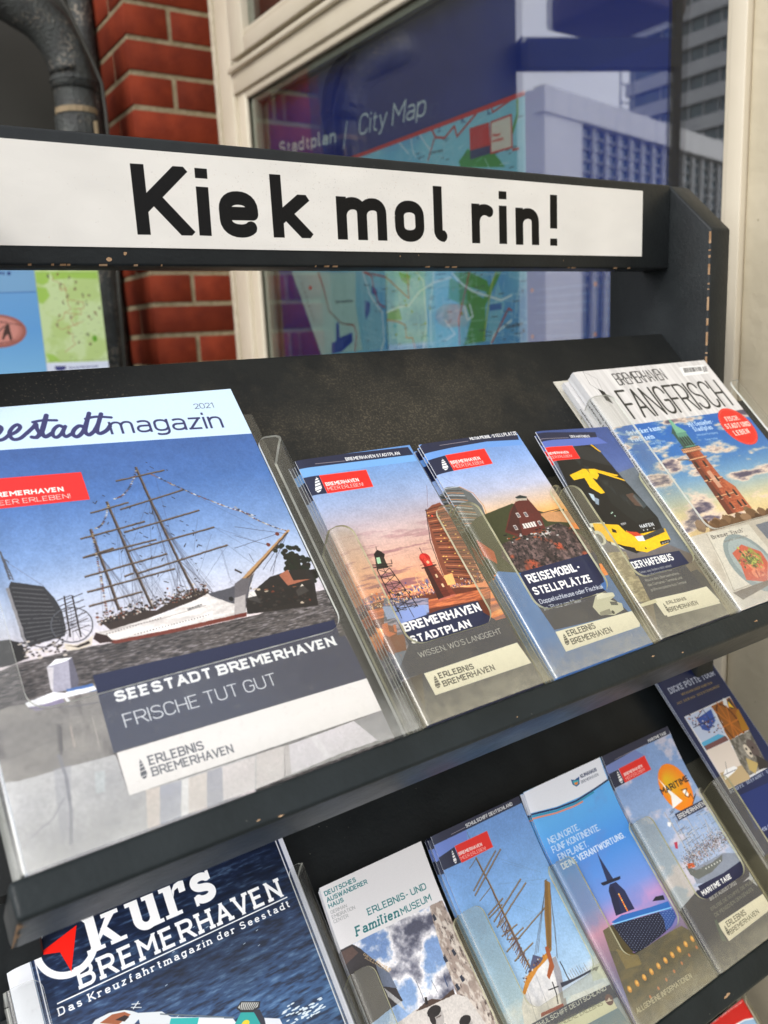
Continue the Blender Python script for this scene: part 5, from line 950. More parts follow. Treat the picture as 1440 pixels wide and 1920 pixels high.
    c.poly([(30.2, 33.2), (110.5, 32.1)]+[(106, 50), (106, 20)]+[(95.6, 17.3), (31.7, 16.3)], (238, 234, 220)); c.text('ERLEBNIS', [(40.1, 25.8), (70.3, 25.8), (41.8, 31.0)], (96, 94, 82), .15); c.text('BREMERHAVEN', [(39.1, 19.7), (86.0, 20.5), (40.9, 24.0)], (96, 94, 82), .15); beacon(c, [(34.1, 20.2), (38.8, 20.0), (38.6, 29.0), (34.6, 29.2)], (80, 80, 72))
    c.poly([(28.6, 36.8), (32.2, 36.7), (28.8, 17.1), (24.0, 19.9)], (80, 100, 100))
    city_leaflet_top(c, [(-1.8, 213.6), (105.2, 213.2), (103.0, 205.2), (46.4, 205.4), (-1.7, 203.1)], 'MARITIME TAGE', [(68.2, 206.3), (98.2, 206.3), (68.9, 209.3)], [(14.6, 205.2), (65.1, 205.7)], [(-1.0, 195.2), (13.8, 195.3), (15.1, 181.2), (0.1, 180.8)], [(14.6, 195.6), (55.4, 196.5), (56.2, 181.5), (15.1, 181.2)], [(8.6, 182.1), (13.8, 182.0), (13.4, 194.7), (9.0, 194.7)], [(18.1, 186.8), (46.5, 187.1), (18.8, 189.8)], [(18.0, 182.5), (47.7, 183.0), (18.8, 185.6)], ([(-1.7, 203.1), (14.9, 203.8), (46.2, 205.1), (56.1, 196.3), (14.6, 195.6), (-1.0, 195.2)], (130, 146, 196)))
    c.grain(.012); return c

def art_dicke():
    c = Print(100, 212, 5.5, (28, 46, 92))
    c.a *= (.9 + .2 * c.noise(60, 60, 2, 131))[..., None]
    rg = sgn(25)
    c.text('DICKE PÖTTE TOUR', [(9.6, 183.4), (93.4, 183.2), (10.4, 190.5)], (206, 212, 226), .16, slab=True); c.text('WESERRUNDFAHRTEN', [(23.7, 176.8), (80.0, 175.7), (24.4, 179.4)], (176, 150, 96), .18, slab=True); c.text('MIT DER MS "GEESTEMÜNDE"', [(9.9, 169.6), (90.0, 169.1), (10.8, 172.3)], (176, 150, 96), .18, slab=True)
    fr = [(7.6, 155.2), (92.6, 155.0), (80.4, 70.8), (78.7, 69.2), (5.5, 69.3)]
    c.poly(fr, (222, 222, 224))
    c.poly([(8.5, 154.1), (55.5, 153.8), (49.7, 120.4), (8.9, 118.7), (9.9, 124.8)], (196, 206, 226)); c.poly([(23.4, 147.7), (52.6, 150.8), (48.1, 137.5), (29.6, 130.3), (21.3, 135.2)], (60, 96, 170))
    for k in range(90): a = lerp([(12.8, 146.7)][0], [(48.7, 129.6)][0], rg.random()); c.disc(a[0], a[1] + rg.normal(0, 5), rg.uniform(.4, 1.6), rg.uniform(.3, 1), [(50, 70, 130), (190, 130, 110), (110, 60, 60), (206, 206, 214), (40, 50, 80)][k % 5])
    c.lines([[(23.4, 147.7), (39.0, 153.9)], [(40.7, 155.6), (40.9, 142.1)], [(10.6, 140.8), (51.5, 141.0)]], .8, (60, 60, 90)); c.poly([(8.4, 123.2), (39.6, 123.7), (48.0, 118.7), (8.3, 114.7)], (100, 180, 214)); c.poly([(8.9, 118.7), (48.0, 118.7), (49.0, 113.0), (9.1, 113.9)], (130, 90, 90))
    c.poly([(55.1, 153.4), (91.7, 154.1), (88.6, 113.3), (67.9, 113.3), (50.2, 112.5), (50.9, 123.3), (56.7, 132.6)], (160, 104, 40)); c.poly([(89.9, 154.1), (88.6, 140.6), (82.4, 141.4), (82.0, 149.6)], (50, 50, 60)); c.poly([(85.1, 150.9), (87.3, 141.0), (81.1, 145.2)], (240, 200, 60)); c.poly([(79.8, 156.1), (85.1, 154.4), (79.4, 143.5), (75.0, 149.5)], (222, 222, 222))
    c.line([lerp([(66.9, 125.9)][0], [(66.9, 125.9)][0], 0)] and [([(67.4, 128.0)][0][0] + 13 * math.cos(t), [(67.4, 128.0)][0][1] + 24 * math.sin(t)) for t in np.linspace(0, 6.3, 30)], 2.4, (110, 60, 24))
    for t in np.linspace(0, 6.3, 9): p0 = [(67.4, 128.0)][0]; c.line([p0, (p0[0] + 15 * math.cos(t), p0[1] + 27 * math.sin(t))], 1.5, (196, 124, 50))
    c.poly([(92.6, 139.3), (88.6, 113.3), (76.4, 115.0), (84.6, 135.0)], (176, 130, 40))
    c.poly([(7.5, 113.9), (49.8, 112.1), (50.1, 90.9), (42.0, 68.3), (6.3, 70.1)], (224, 214, 204)); c.poly([(7.6, 87.6), (52.7, 83.6), (44.0, 68.6), (6.3, 70.1)], (196, 176, 140)); c.poly([(11.6, 85.2), (17.8, 88.2), (33.1, 87.1), (36.4, 83.9), (27.6, 81.7), (8.7, 79.0)], (240, 240, 240)); c.line([(17.0, 83.3), (24.8, 95.3)], .5, (90, 90, 90)); c.line([(47.8, 106.8), (48.5, 89.3)], 1.5, (240, 240, 244)); c.line([(8.9, 84.0), (32.4, 83.2)], .6, (90, 90, 110))
    c.poly([(50.2, 112.5), (87.7, 112.4), (80.4, 70.8), (45.1, 71.4), (44.1, 86.5)], c.mixn((110, 106, 98), (160, 156, 148), c.noise(4, 4, 4, 132), .4, .7))
    c.disc(*[(75.7, 94.2)][0], 7, 11, (110, 98, 96)); c.disc(*[(66.1, 94.1)][0], 4, 8, (216, 206, 190)); c.dots([(75.5, 94.8), (65.3, 96.6)], 1.5, (24, 22, 24)); c.disc(*[(67.4, 90.4)][0], 1.8, 1.6, (20, 20, 22)); c.poly([(56.4, 88.8), (69.0, 78.0), (55.4, 69.9), (50.8, 76.8)], (196, 176, 120)); c.poly([(73.6, 87.2), (84.7, 74.8), (78.7, 69.2), (64.5, 72.0)], (66, 60, 60))
    c.text('SCHIFFE · SEEFAHRT · SCHLEUSEN', [(4.5, 65.1), (108.8, 64.3), (5.7, 68.2)], (186, 194, 210), .18, slab=True); c.poly([(14.8, 59.4), (64.6, 56.1), (104.3, 50.7), (54.6, 6.5), (7.5, 24.2)], (30, 58, 122)); c.text('MS GEESTEMÜNDE', [(13.4, 18.6), (80.1, 15.2), (14.8, 22.0)], (206, 212, 226), .18, slab=True)
    c.line([(0.3, 0), (0.3, 214)], .5, (110, 120, 150)); c.line([(99.6, 0), (99.6, 214)], .5, (150, 160, 190))
    return c

def art_redleaf():
    c = Print(100, 155, 4, (216, 40, 36))
    c.text('innen · Übersichtsplan', [(34.5, 154.2), (98.0, 152.2), (34.7, 156.2)], (250, 236, 230), .18)
    c.poly([(69.0, 138.3), (85.5, 136.3), (101.0, 131.3)]+[(102, 170), (102, 0), (0, 0), (0, 150)], (170, 200, 226))
    c.line([(54.9, 138.7), (69.0, 138.3), (85.5, 136.3), (101.0, 131.3)], 1.4, (250, 250, 250))
    return c

def art_map():
    c = Print(1245, 922, 1.15, (30, 52, 132))
    cl = c.noise(300, 200, 3, 141); c.a[:] = c.mixn((26, 46, 122), (36, 66, 150), cl, .3, .7)
    # map field
    MT = [(437.1, 718.7), (931.0, 716.2)]+[(952.6, 721.9)]
    field = [([(229.6, 702.1)][0][0], 712), (962, 712), (962, -2), ([(236.5, 285.3)][0][0] + 60, -2)] + [(236.8, 287.5), (109.8, 500.2)]
    c.poly(field, (130, 200, 224))
    c.setclip(field)
    n = c.noise(160, 120, 3, 142)
    c.a[:] = np.where((c.clip > .5)[..., None], c.mixn((132, 196, 214), (84, 160, 206), n, .4, .6), c.a)
    c.poly([(109.8, 500.2)]+[(412.3, 474.2), (452.9, 436.3), (503.4, 364.7), (491.1, 303.4), (219.4, 289.8)]+[(236.8, 287.5)], (170, 204, 200)); c.poly([(412.3, 474.2), (456.1, 470.4), (504.7, 379.8), (512.1, 303.1), (424.7, 296.4), (404.8, 400.4)], (120, 180, 200))
    rg = sgn(29)
    for q in ([(749.7, 435.2), (847.2, 389.1), (882.8, 433.7), (897.0, 432.5), (851.8, 376.0), (849.7, 311.5), (787.2, 306.1), (810.2, 352.1), (795.6, 379.1), (742.2, 395.5)], [(578.3, 459.9), (622.0, 449.1), (614.3, 428.4), (589.8, 441.0)], [(532.1, 378.5), (573.1, 391.2), (583.9, 361.3), (530.9, 363.5)], [(755.5, 443.0), (808.5, 440.1), (858.2, 420.1), (867.2, 397.4), (797.1, 415.1)]): c.poly(q, (70, 152, 66))
    c.poly([(812.1, 655.2), (841.1, 637.5), (879.3, 639.0), (910.6, 606.9), (790.5, 627.1), (785.9, 638.7)], (60, 150, 70)); c.poly([(887.1, 417.8), (904.9, 373.2), (874.4, 311.0), (849.7, 311.5)], (120, 186, 210))
    for q in ([(313.9, 364.2), (326.6, 367.8), (326.5, 330.7), (383.4, 341.4), (385.1, 321.1), (330.9, 297.3), (284.9, 293.6), (287.9, 318.9), (309.2, 322.7)], [(443.1, 410.0), (464.4, 404.8), (462.6, 385.7), (446.3, 367.0), (441.2, 390.6)], [(474.7, 438.5), (495.1, 429.5), (493.7, 414.5), (473.3, 423.4)]): c.poly(q, (26, 74, 160))
    road = (190, 216, 226)
    for k in range(520):
        x = rg.uniform(430, 960); y = rg.uniform(200, 500); Ln = rg.uniform(10, 46); t = .25 * math.sin(x / 90) + rg.normal(0, .06) + (0 if k % 2 else math.pi / 2)
        c.line([(x, y), (x + Ln * math.cos(t), y + Ln * math.sin(t))], 1.3, road, .7)
    for k in range(110):
        x = rg.uniform(520, 955); y = rg.uniform(510, 705); Ln = rg.uniform(10, 40); t = .25 * math.sin(x / 60) + rg.normal(0, .06) + (0 if k % 2 else math.pi / 2)
        c.line([(x, y), (x + Ln * math.cos(t), y + Ln * math.sin(t))], 1.2, road, .6)
    for k in range(26):
        x = rg.uniform(560, 940); y = rg.uniform(560, 690); c.line([(x, y), (x + rg.uniform(-30, 30), y + rg.uniform(-30, 30))], 1.6, road, .8)
    for q in ([(441.7, 471.6), (465.8, 420.1), (511.6, 379.5), (513.4, 318.5), (497.5, 295.6)], [(640.8, 454.5), (663.7, 435.2), (670.5, 350.7), (655.4, 301.2)], [(755.5, 443.0), (786.7, 419.1), (817.4, 403.9), (895.7, 383.0), (923.8, 390.6)], [(525.3, 378.8), (572.9, 387.6), (611.5, 389.1), (650.4, 415.2), (698.6, 429.1), (755.1, 434.7)], [(699.8, 449.4), (684.4, 385.2), (682.9, 307.9)], [(922.9, 347.4), (874.8, 323.8), (864.4, 304.7)], [(806.2, 381.8), (815.6, 358.4), (799.7, 352.5), (790.3, 379.4)], [(729.0, 355.4), (761.0, 327.0), (726.8, 314.1)]): c.line(q, 4, (206, 226, 230))
    red = (176, 56, 56)
    for q in ([(441.7, 471.6), (476.6, 459.2), (481.4, 434.3), (499.4, 399.0), (522.9, 390.2)], [(448.8, 470.3), (531.5, 452.9), (612.5, 403.5), (610.0, 457.2)], [(808.5, 440.1), (796.9, 411.8), (773.1, 353.6), (773.7, 306.3)], [(867.0, 307.9), (914.1, 368.0), (923.2, 362.9)], [(527.5, 363.7), (570.6, 358.2), (596.0, 349.9), (597.4, 324.1), (619.6, 323.6), (627.6, 301.5)], [(244.8, 488.6), (265.6, 449.6), (284.3, 394.5), (338.3, 363.3), (392.7, 357.2), (402.2, 336.9), (390.2, 294.7)]): c.line(q, 3, red)
    c.line([(240.5, 488.9), (261.4, 449.9), (284.3, 394.5), (338.3, 363.3), (389.1, 359.3)], 2, (90, 100, 70)); c.line([(535.4, 459.9), (526.6, 393.8), (528.4, 333.4), (529.1, 299.1)], 2, (110, 120, 60)); c.line([(882.8, 433.7), (867.5, 406.8), (844.6, 311.6)], 3, (170, 190, 70))
    c.line([(706.4, 712.5), (719.2, 694.0), (746.1, 687.5), (775.8, 701.6), (782.7, 682.4), (838.8, 709.2)], 4, red); c.line([(716.6, 696.1), (691.8, 656.2)], 3, red); c.line([(879.2, 711.6), (881.2, 701.1), (930.9, 710.7)], 3, red); c.line([(929.1, 630.8), (946.6, 629.3)], 4, red)
    c.line([(929.7, 657.6), (943.3, 682.7), (943.8, 707.6)], 6, (70, 150, 70)); c.line([(640.0, 712.0), (644.1, 684.8), (655.0, 669.6)], 3, road); c.line([(597.3, 710.8), (631.9, 680.6)], 3, road); c.line([(669.2, 709.2), (701.3, 673.7)], 3, road)
    for tx, q in (('Spaden', [(905.3, 332.5), (950.0, 336.5), (904.0, 340.4)]), ('Überseehäfen', [(315.1, 410.2), (394.2, 408.9), (314.4, 417.6)]), ('Leherheide', [(701.0, 667.4), (739.5, 664.7), (700.2, 673.0)])): c.text(tx, q, (50, 60, 70), .16)
    for k in range(240):
        x = rg.uniform(440, 950); y = rg.uniform(205, 690); w = rg.uniform(5, 22); c.line([(x, y), (x + w, y)], 1.6, (50, 72, 90), .8)
    for k in range(24): x = rg.uniform(560, 950); y = rg.uniform(220, 480); c.disc(x, y, 3.5, 3, (120, 150, 50))
    for ch, q in (('I', [(660.0, 701.3)]), ('K', [(796.3, 700.8)]), ('L', [(868.5, 699.6)]), ('J', [(725.1, 700.6)])): c.text(ch + '.', [q[0], (q[0][0] + 12, q[0][1]), (q[0][0], q[0][1] + 12)], (40, 80, 130), .2)
    for k in range(9): a = lerp([(159.2, 466.9)][0], [(208.3, 376.8)][0], k / 8); c.disc(a[0], a[1], 2, 3, (50, 70, 80))
    c.disc(*[(200.7, 454.2)][0], 7, 5, (196, 50, 56)); c.poly([(862.7, 377.0), (895.6, 378.4), (896.2, 367.4), (863.3, 365.9)], (30, 110, 180)); c.text('7.', [(946.5, 392.1), (956.3, 392.1), (946.6, 397.5)], (50, 50, 60), .2); c.text('8.', [(948.0, 324.9), (958.8, 325.2), (948.1, 330.4)], (50, 50, 60), .2)
    c.setclip()
    c.line([([(437.0, 717.9)][0][0] - 200, 713), (962, 713)], 8, (190, 50, 54)); 
    c.poly([(818.4, 688.5), (871.4, 687.3), (873.6, 635.7), (818.8, 635.7)], (190, 44, 50)); c.poly([(818.4, 650.9), (873.1, 649.1), (873.6, 635.7), (818.8, 635.7)], (30, 50, 110)); c.poly([(876.1, 686.3), (928.1, 686.7), (929.2, 635.0), (874.5, 635.6)], (206, 206, 196)); c.text('Meer', [(880.0, 660.8), (900.6, 659.4), (880.1, 666.6)], (190, 50, 50), .2); c.text('erleben.', [(879.7, 652.1), (909.5, 651.0), (879.9, 657.9)], (190, 50, 50), .2)
    c.line([(876.1, 686.3), (928.1, 686.7), (929.2, 635.0), (874.5, 635.6)], 3, (190, 60, 60), close=True)
    # right hand column of text
    c.poly([(963, -2), (963, 712), (1246, 712), (1246, -2)], (34, 66, 156))
    tcol = (110, 140, 190)
    for k in range(34):
        y = 470 - k * 13 + (3 if k % 5 else 0)
        if k % 6 == 5: continue
        c.line([(985, y), (985 + rg.uniform(90, 130), y)], 3.2, tcol, .55); c.line([(1125, y), (1125 + rg.uniform(60, 100), y)], 3.2, tcol, .55)
        if k % 6 == 0: c.dots([(974, y), (1116, y)], 4, (190, 90, 50))
    c.text('Stadtplan', [(85.9, 782.7), (359.1, 757.2), (80.3, 814.2)], (190, 206, 206), .19); c.text('/', [(385.4, 739.7), (413.0, 768.1), (398.0, 765.8)][:1] + [lerp([(385.4, 739.7)][0], [(413.8, 740.6)][0], 1)] + [(400.7, 790.7)], (190, 206, 206), .07); c.text('City Map', [(451.2, 751.8), (696.7, 738.3), (444.7, 793.4)], (190, 206, 206), .1, slant=.16)
    return c

def art_coin():
    c = Print(130, 260, 4.0)
    c.a[:] = c.vgrad([(0, (150, 200, 232)), (120, (120, 176, 224)), (260, (130, 178, 220))])
    c.poly([(-1, [(51.3, 204.7)][0][1]), (131, [(127.3, 206.5)][0][1]), (131, 261), (-1, 261)], (140, 182, 216)); c.line([[(-3.5, 204.0)][0], [(128.3, 206.5)][0]], 1.6, (50, 100, 170))
    c.poly([(72.2, 250.6), (79.3, 250.6), (78.4, 243.8), (71.3, 243.2)], (40, 70, 140)); c.poly([(62.9, 250.5), (66.3, 250.6), (65.4, 244.0), (62.0, 243.6)], (40, 70, 140)); c.poly([(55.5, 250.5), (61.1, 250.5), (60.4, 245.5), (54.8, 245.2)], (40, 70, 140))
    a = [(34.6, 121.3)][0]
    for k in range(12): c.disc(a[0] - k * .25, a[1] + k * .3, 62 - k * 1.5, 37 - k * .9, (172 + k * 4, 112 + k * 4, 100 + k * 4))
    c.line([(a[0] + 56 * math.cos(t), a[1] + 33 * math.sin(t)) for t in np.linspace(0, 6.3, 40)], .7, (120, 76, 70)); c.poly([(55.5, 137.8), (60.9, 135.7), (61.2, 123.8), (64.0, 101.9), (58.2, 101.2), (56.1, 114.1), (50.0, 110.4), (45.1, 101.7), (41.5, 102.9), (47.6, 120.4)], (90, 66, 60)); c.line([(36.4, 120.8), (48.9, 130.2), (56.8, 133.9)], 2.5, (110, 80, 72)); c.text('BREMERHAVEN', [(19.2, 143.9), (86.8, 130.9), (19.8, 148.3)], (120, 76, 70), .2); c.text('SEEFAHRT', [(24.9, 90.2), (70.9, 96.7), (25.5, 94.7)], (120, 76, 70), .2)
    return c

def art_holiday():
    c = Print(145, 260, 5.0, (206, 222, 168))
    n = c.noise(40, 40, 4, 151); c.a[:] = c.mixn((210, 226, 176), (196, 216, 150), n, .4, .6)
    for q in ([(3.0, 250.6), (35.1, 250.7), (28.2, 226.9), (15.7, 221.0), (2.8, 227.0)], [(35.1, 250.7), (142.3, 250.8), (142.5, 234.5), (81.1, 236.7), (40.7, 232.8)], [(-0.3, 217.2), (22.7, 215.0), (28.4, 197.0), (10.4, 179.3), (1.2, 183.5)], [(4.1, 66.5), (19.6, 63.6), (33.8, 48.4), (9.4, 45.7)]): c.poly(q, (170, 206, 96), .8)
    rd = (190, 120, 96)
    for q in ([(42.0, 242.8), (38.7, 232.8), (51.9, 226.8), (63.1, 220.7), (66.4, 206.6), (65.4, 190.4)], [(65.4, 190.4), (67.5, 174.2), (72.5, 165.9), (55.4, 158.2), (52.9, 146.1), (36.9, 138.4), (37.4, 126.2), (46.7, 119.8), (63.8, 127.4)], [(65.2, 188.4), (103.1, 181.7), (101.3, 167.4), (78.6, 165.8)], [(55.4, 158.2), (81.4, 155.5), (93.5, 153.2), (94.9, 165.4), (89.0, 167.6)], [(81.4, 155.5), (69.8, 143.6), (72.4, 131.2), (95.6, 136.6)], [(63.8, 127.4), (58.0, 113.2), (69.6, 108.7), (67.9, 94.3), (73.0, 85.8), (46.4, 68.4)], [(52.1, 212.8), (66.4, 214.6), (66.6, 208.6), (53.6, 208.7), (52.1, 212.8)], [(63.8, 127.4), (82.4, 129.8), (84.9, 132.8)]): c.line(q, .9, rd)
    rg = sgn(31)
    for x, y in ((500, 230), (610, 205), (740, 240), (810, 295), (620, 345), (790, 375), (690, 460), (870, 455), (950, 460), (630, 530), (800, 545), (900, 560), (1050, 600), (570, 690), (1000, 670), (915, 720), (530, 795), (650, 895), (880, 915), (760, 1010), (895, 1040), (700, 720)): 
        p0 = ([(-67.0, 285.0)][0][0] + ([(128.0, 287.2)][0][0] - [(-67.0, 285.0)][0][0]) * x / 1000, [(-67.0, 285.0)][0][1] + ([(-92.8, 91.2)][0][1] - [(-67.0, 285.0)][0][1]) * y / 1000)
        for k in range(7): c.disc(p0[0] + rg.normal(0, 1.6), p0[1] + rg.normal(0, 2.2), rg.uniform(.6, 1.8), rg.uniform(.6, 2), [(90, 80, 70), (120, 84, 66), (110, 110, 110), (150, 90, 70)][int(rg.integers(4))])
    for k in range(40): x, y = rg.uniform(20, 130), rg.uniform(30, 250); c.line([(x, y), (x + rg.uniform(4, 9), y)], .5, (110, 130, 110), .8)
    a = [(118.9, 96.3)][0]; c.poly([(a[0] + r * math.cos(t) * 1.0, a[1] + r * 1.4 * math.sin(t)) for t, r in zip(np.linspace(0, 6, 12), (5, 6, 5.4, 6.4, 5, 6, 5.6, 5, 6.2, 5, 5.5, 6))], (120, 176, 60))
    c.poly([(-1, -1), (-1, [(1.4, 45.1)][0][1]), (146, [(141.3, 42.4)][0][1]), (146, -1)], (226, 232, 244)); c.line([(2, [(1.8, 48.2)][0][1]), (140, [(137.4, 45.8)][0][1])], .5, (100, 120, 90)); c.poly([(19.3, 36.9), (44.4, 35.8), (44.0, 29.2), (35.1, 25.6), (23.0, 26.3), (18.9, 30.7)], (80, 84, 140)); c.text('Deutsche Märchenstraße', [(50.7, 28.8), (119.5, 28.8), (50.9, 34.0)], (90, 96, 150), .18)
    return c

def art_sign():
    c = Print(777.7, 66.5, 4.5, (224, 221, 214))
    c.gam = 1.0; rg = sgn(37)
    n = c.noise(40, 20, 3, 161); c.a *= (.97 + .06 * n)[..., None]
    B = (6, 6, 6)
    for ch, q in (('K', [(230.1, 8.9), (269.2, 9.2), (230.1, 56.6)]), ('i', [(277.5, 9.4), (286.3, 9.3), (278.0, 58.7)]), ('e', [(294.6, 8.4), (323.8, 8.8), (299.1, 56.4)]+[]), ('k', [(338.4, 9.4), (370.7, 9.6), (337.7, 56.2)]), ('m', [(397.1, 9.2), (447.2, 9.2), (397.2, 57.4)]),
                  ('o', [(456.1, 8.5), (486.8, 9.1), (458.7, 57.1)]), ('l', [(497.7, 9.4), (513.4, 9.4), (497.8, 56.3)]), ('r', [(541.1, 9.1), (566.4, 9.1), (541.0, 58.4)]), ('i', [(574.8, 9.1), (583.7, 9.1), (574.6, 57.8)]), ('n', [(595.5, 8.7), (625.7, 8.9), (595.8, 56.6)]), ('!', [(640.9, 8.7), (650.4, 8.7), (639.6, 56.0)])):
        if ch == 'e': q = [q[0], [(326.8, 8.9)][0], q[2]]
        h = abs(q[2][1] - q[0][1])
        c.text(ch, q, B, wt=9.6 / h, absw=9.6)
    # weathering specks, denser in the middle of the panel
    for k in range(1500):
        x = rg.normal(c.w * .55, c.w * .13); y = rg.uniform(1, 65)
        c.line([(x, y), (x + rg.normal(0, .7), y + rg.normal(0, .7))], rg.uniform(.08, .2), [(120, 110, 96), (160, 120, 90), (90, 86, 80)][k % 3], rg.uniform(.2, .7))
    return c

PAGES = {
    'seestadt': ((9.0, 2.15, -2.09), (1.0, 0.0, 0.0), (0.0, 0.69602, 0.71803), 205.0, 280.0),
    'stadtplan': ((236.5, 2.87, -2.78), (1.0, 0.0, 0.0), (0.0, 0.68908, 0.72469), 100.0, 208.0),
    'reisemobil': ((346.5, 2.15, -2.09), (1.0, 0.0, 0.0), (0.0, 0.69602, 0.71803), 102.0, 208.0),
    'hafenbus': ((457.0, 4.96, -0.63), (0.99756, -0.04855, -0.05009), (0.06976, 0.69432, 0.71628), 88.0, 203.0),
    'fang': ((557.0, 0.22, -0.21), (1.0, 0.0, 0.0), (0.0, 0.69602, 0.71803), 200.0, 264.0),
    'kurs': ((9.0, 13.35, -357.99), (1.0, 0.0, 0.0), (0.0, 0.69602, 0.71803), 216.0, 285.0),
    'auswanderer': ((236.0, 13.35, -357.99), (1.0, 0.0, 0.0), (0.0, 0.66842, 0.74378), 101.5, 212.0),
    'schulschiff': ((349.0, 13.35, -357.99), (1.0, 0.0, 0.0), (0.0, 0.66842, 0.74378), 104.0, 212.0),
    'klima': ((457.0, 13.35, -357.99), (1.0, 0.0, 0.0), (0.0, 0.65089, 0.75917), 105.0, 213.0),
    'maritime': ((567.0, 13.35, -357.99), (1.0, 0.0, 0.0), (0.0, 0.65801, 0.75301), 104.0, 213.0),
    'dicke': ((704.0, 54.4, -314.21), (1.0, 0.0, 0.0), (0.0, 0.69602, 0.71803), 100.0, 212.0),
    'redleaf': ((705.0, 24.55, -713.89), (1.0, 0.0, 0.0), (0.0, 0.69602, 0.71803), 100.0, 155.0),
}
# ------------------------------------------------------------ materials
import bmesh
TH = 0.80096
CT, ST = math.cos(TH), math.sin(TH)
def lin(c):
    return tuple(((v / 255) / 12.92 if v / 255 <= .04045 else ((v / 255 + .055) / 1.055) ** 2.4) for v in c)
def newmat(name):
    m = bpy.data.materials.new(name); m.use_nodes = True
    t = m.node_tree; t.nodes.clear()
    o = t.nodes.new('ShaderNodeOutputMaterial')
    return m, t, o
def node(t, kind, **kw):
    n = t.nodes.new(kind)
    for k, v in kw.items():
        if k in ('operation', 'data_type', 'blend_type', 'distance', 'feature', 'interpolation'): setattr(n, k, v)
        else: n.inputs[k].default_value = v
    return n
def coords(t, kind='Object'): return t.nodes.new('ShaderNodeTexCoord').outputs[kind]
def surf(name, c1, c2=None, scale=20, rough=.5, bump=0.0, bscale=None, rvar=0.1, spec=.5, detail=5, metal=0, coat=0, lo=.35, hi=.65, specks=None, randhue=0, patch=None):
    m, t, o = newmat(name); lk = t.links.new
    b = node(t, 'ShaderNodeBsdfPrincipled', Roughness=rough, Metallic=metal)
    b.inputs['Specular IOR Level'].default_value = spec
    if coat: b.inputs['Coat Weight'].default_value = coat; b.inputs['Coat Roughness'].default_value = .15
    co = coords(t)
    n = node(t, 'ShaderNodeTexNoise', Scale=scale, Detail=detail); lk(co, n.inputs['Vector'])
    r = t.nodes.new('ShaderNodeMapRange'); r.inputs['From Min'].default_value = lo; r.inputs['From Max'].default_value = hi; lk(n.outputs['Fac'], r.inputs['Value'])
    mx = node(t, 'ShaderNodeMix', data_type='RGBA'); mx.inputs['A'].default_value = (*c1, 1); mx.inputs['B'].default_value = (*(c2 or c1), 1); lk(r.outputs['Result'], mx.inputs['Factor'])
    col = mx.outputs['Result']
    if specks:      # (colour, scale, threshold, mask noise scale or None)
        sc_, ss, th_, ms = specks
        n2 = node(t, 'ShaderNodeTexNoise', Scale=ss, Detail=3); lk(co, n2.inputs['Vector'])
        r2 = t.nodes.new('ShaderNodeMapRange'); r2.inputs['From Min'].default_value = th_; r2.inputs['From Max'].default_value = th_ + .06; lk(n2.outputs['Fac'], r2.inputs['Value'])
        f = r2.outputs['Result']
        if ms:
            n3 = node(t, 'ShaderNodeTexNoise', Scale=ms, Detail=4); lk(co, n3.inputs['Vector'])
            r3 = t.nodes.new('ShaderNodeMapRange'); r3.inputs['From Min'].default_value = .5; r3.inputs['From Max'].default_value = .68; lk(n3.outputs['Fac'], r3.inputs['Value'])
            mu = node(t, 'ShaderNodeMath', operation='MULTIPLY'); lk(f, mu.inputs[0]); lk(r3.outputs['Result'], mu.inputs[1]); f = mu.outputs[0]
        m2 = node(t, 'ShaderNodeMix', data_type='RGBA'); lk(f, m2.inputs['Factor']); lk(col, m2.inputs['A']); m2.inputs['B'].default_value = (*sc_, 1); col = m2.outputs['Result']
    if patch:
        (px, py, pz), (rx, ry, rz), pc = patch
        mp = t.nodes.new('ShaderNodeMapping'); mp.vector_type = 'TEXTURE'; lk(co, mp.inputs['Vector'])
        mp.inputs['Location'].default_value = (px * MM, py * MM, pz * MM); mp.inputs['Scale'].default_value = (rx * MM, ry * MM, rz * MM)
        ln = t.nodes.new('ShaderNodeVectorMath'); ln.operation = 'LENGTH'; lk(mp.outputs[0], ln.inputs[0])
        n7 = node(t, 'ShaderNodeTexNoise', Scale=16, Detail=8, Roughness=.7); lk(co, n7.inputs['Vector'])
        sb = node(t, 'ShaderNodeMath', operation='SUBTRACT'); lk(n7.outputs['Fac'], sb.inputs[0])
        ml = node(t, 'ShaderNodeMath', operation='MULTIPLY'); lk(ln.outputs['Value'], ml.inputs[0]); ml.inputs[1].default_value = .38; lk(ml.outputs[0], sb.inputs[1])
        r7 = t.nodes.new('ShaderNodeMapRange'); r7.inputs['From Min'].default_value = .12; r7.inputs['From Max'].default_value = .42; lk(sb.outputs[0], r7.inputs['Value'])
        n8a = node(t, 'ShaderNodeTexNoise', Scale=620, Detail=3); lk(co, n8a.inputs['Vector'])
        n8 = t.nodes.new('ShaderNodeMapRange'); n8.inputs['From Min'].default_value = .5; n8.inputs['From Max'].default_value = .68; n8.inputs['To Min'].default_value = .13; n8.inputs['To Max'].default_value = .5; lk(n8a.outputs['Fac'], n8.inputs['Value'])
        m8 = node(t, 'ShaderNodeMath', operation='MULTIPLY'); lk(r7.outputs[0], m8.inputs[0]); lk(n8.outputs[0], m8.inputs[1])
        m9 = node(t, 'ShaderNodeMix', data_type='RGBA'); lk(m8.outputs[0], m9.inputs['Factor']); lk(col, m9.inputs['A']); m9.inputs['B'].default_value = (*pc, 1); col = m9.outputs['Result']
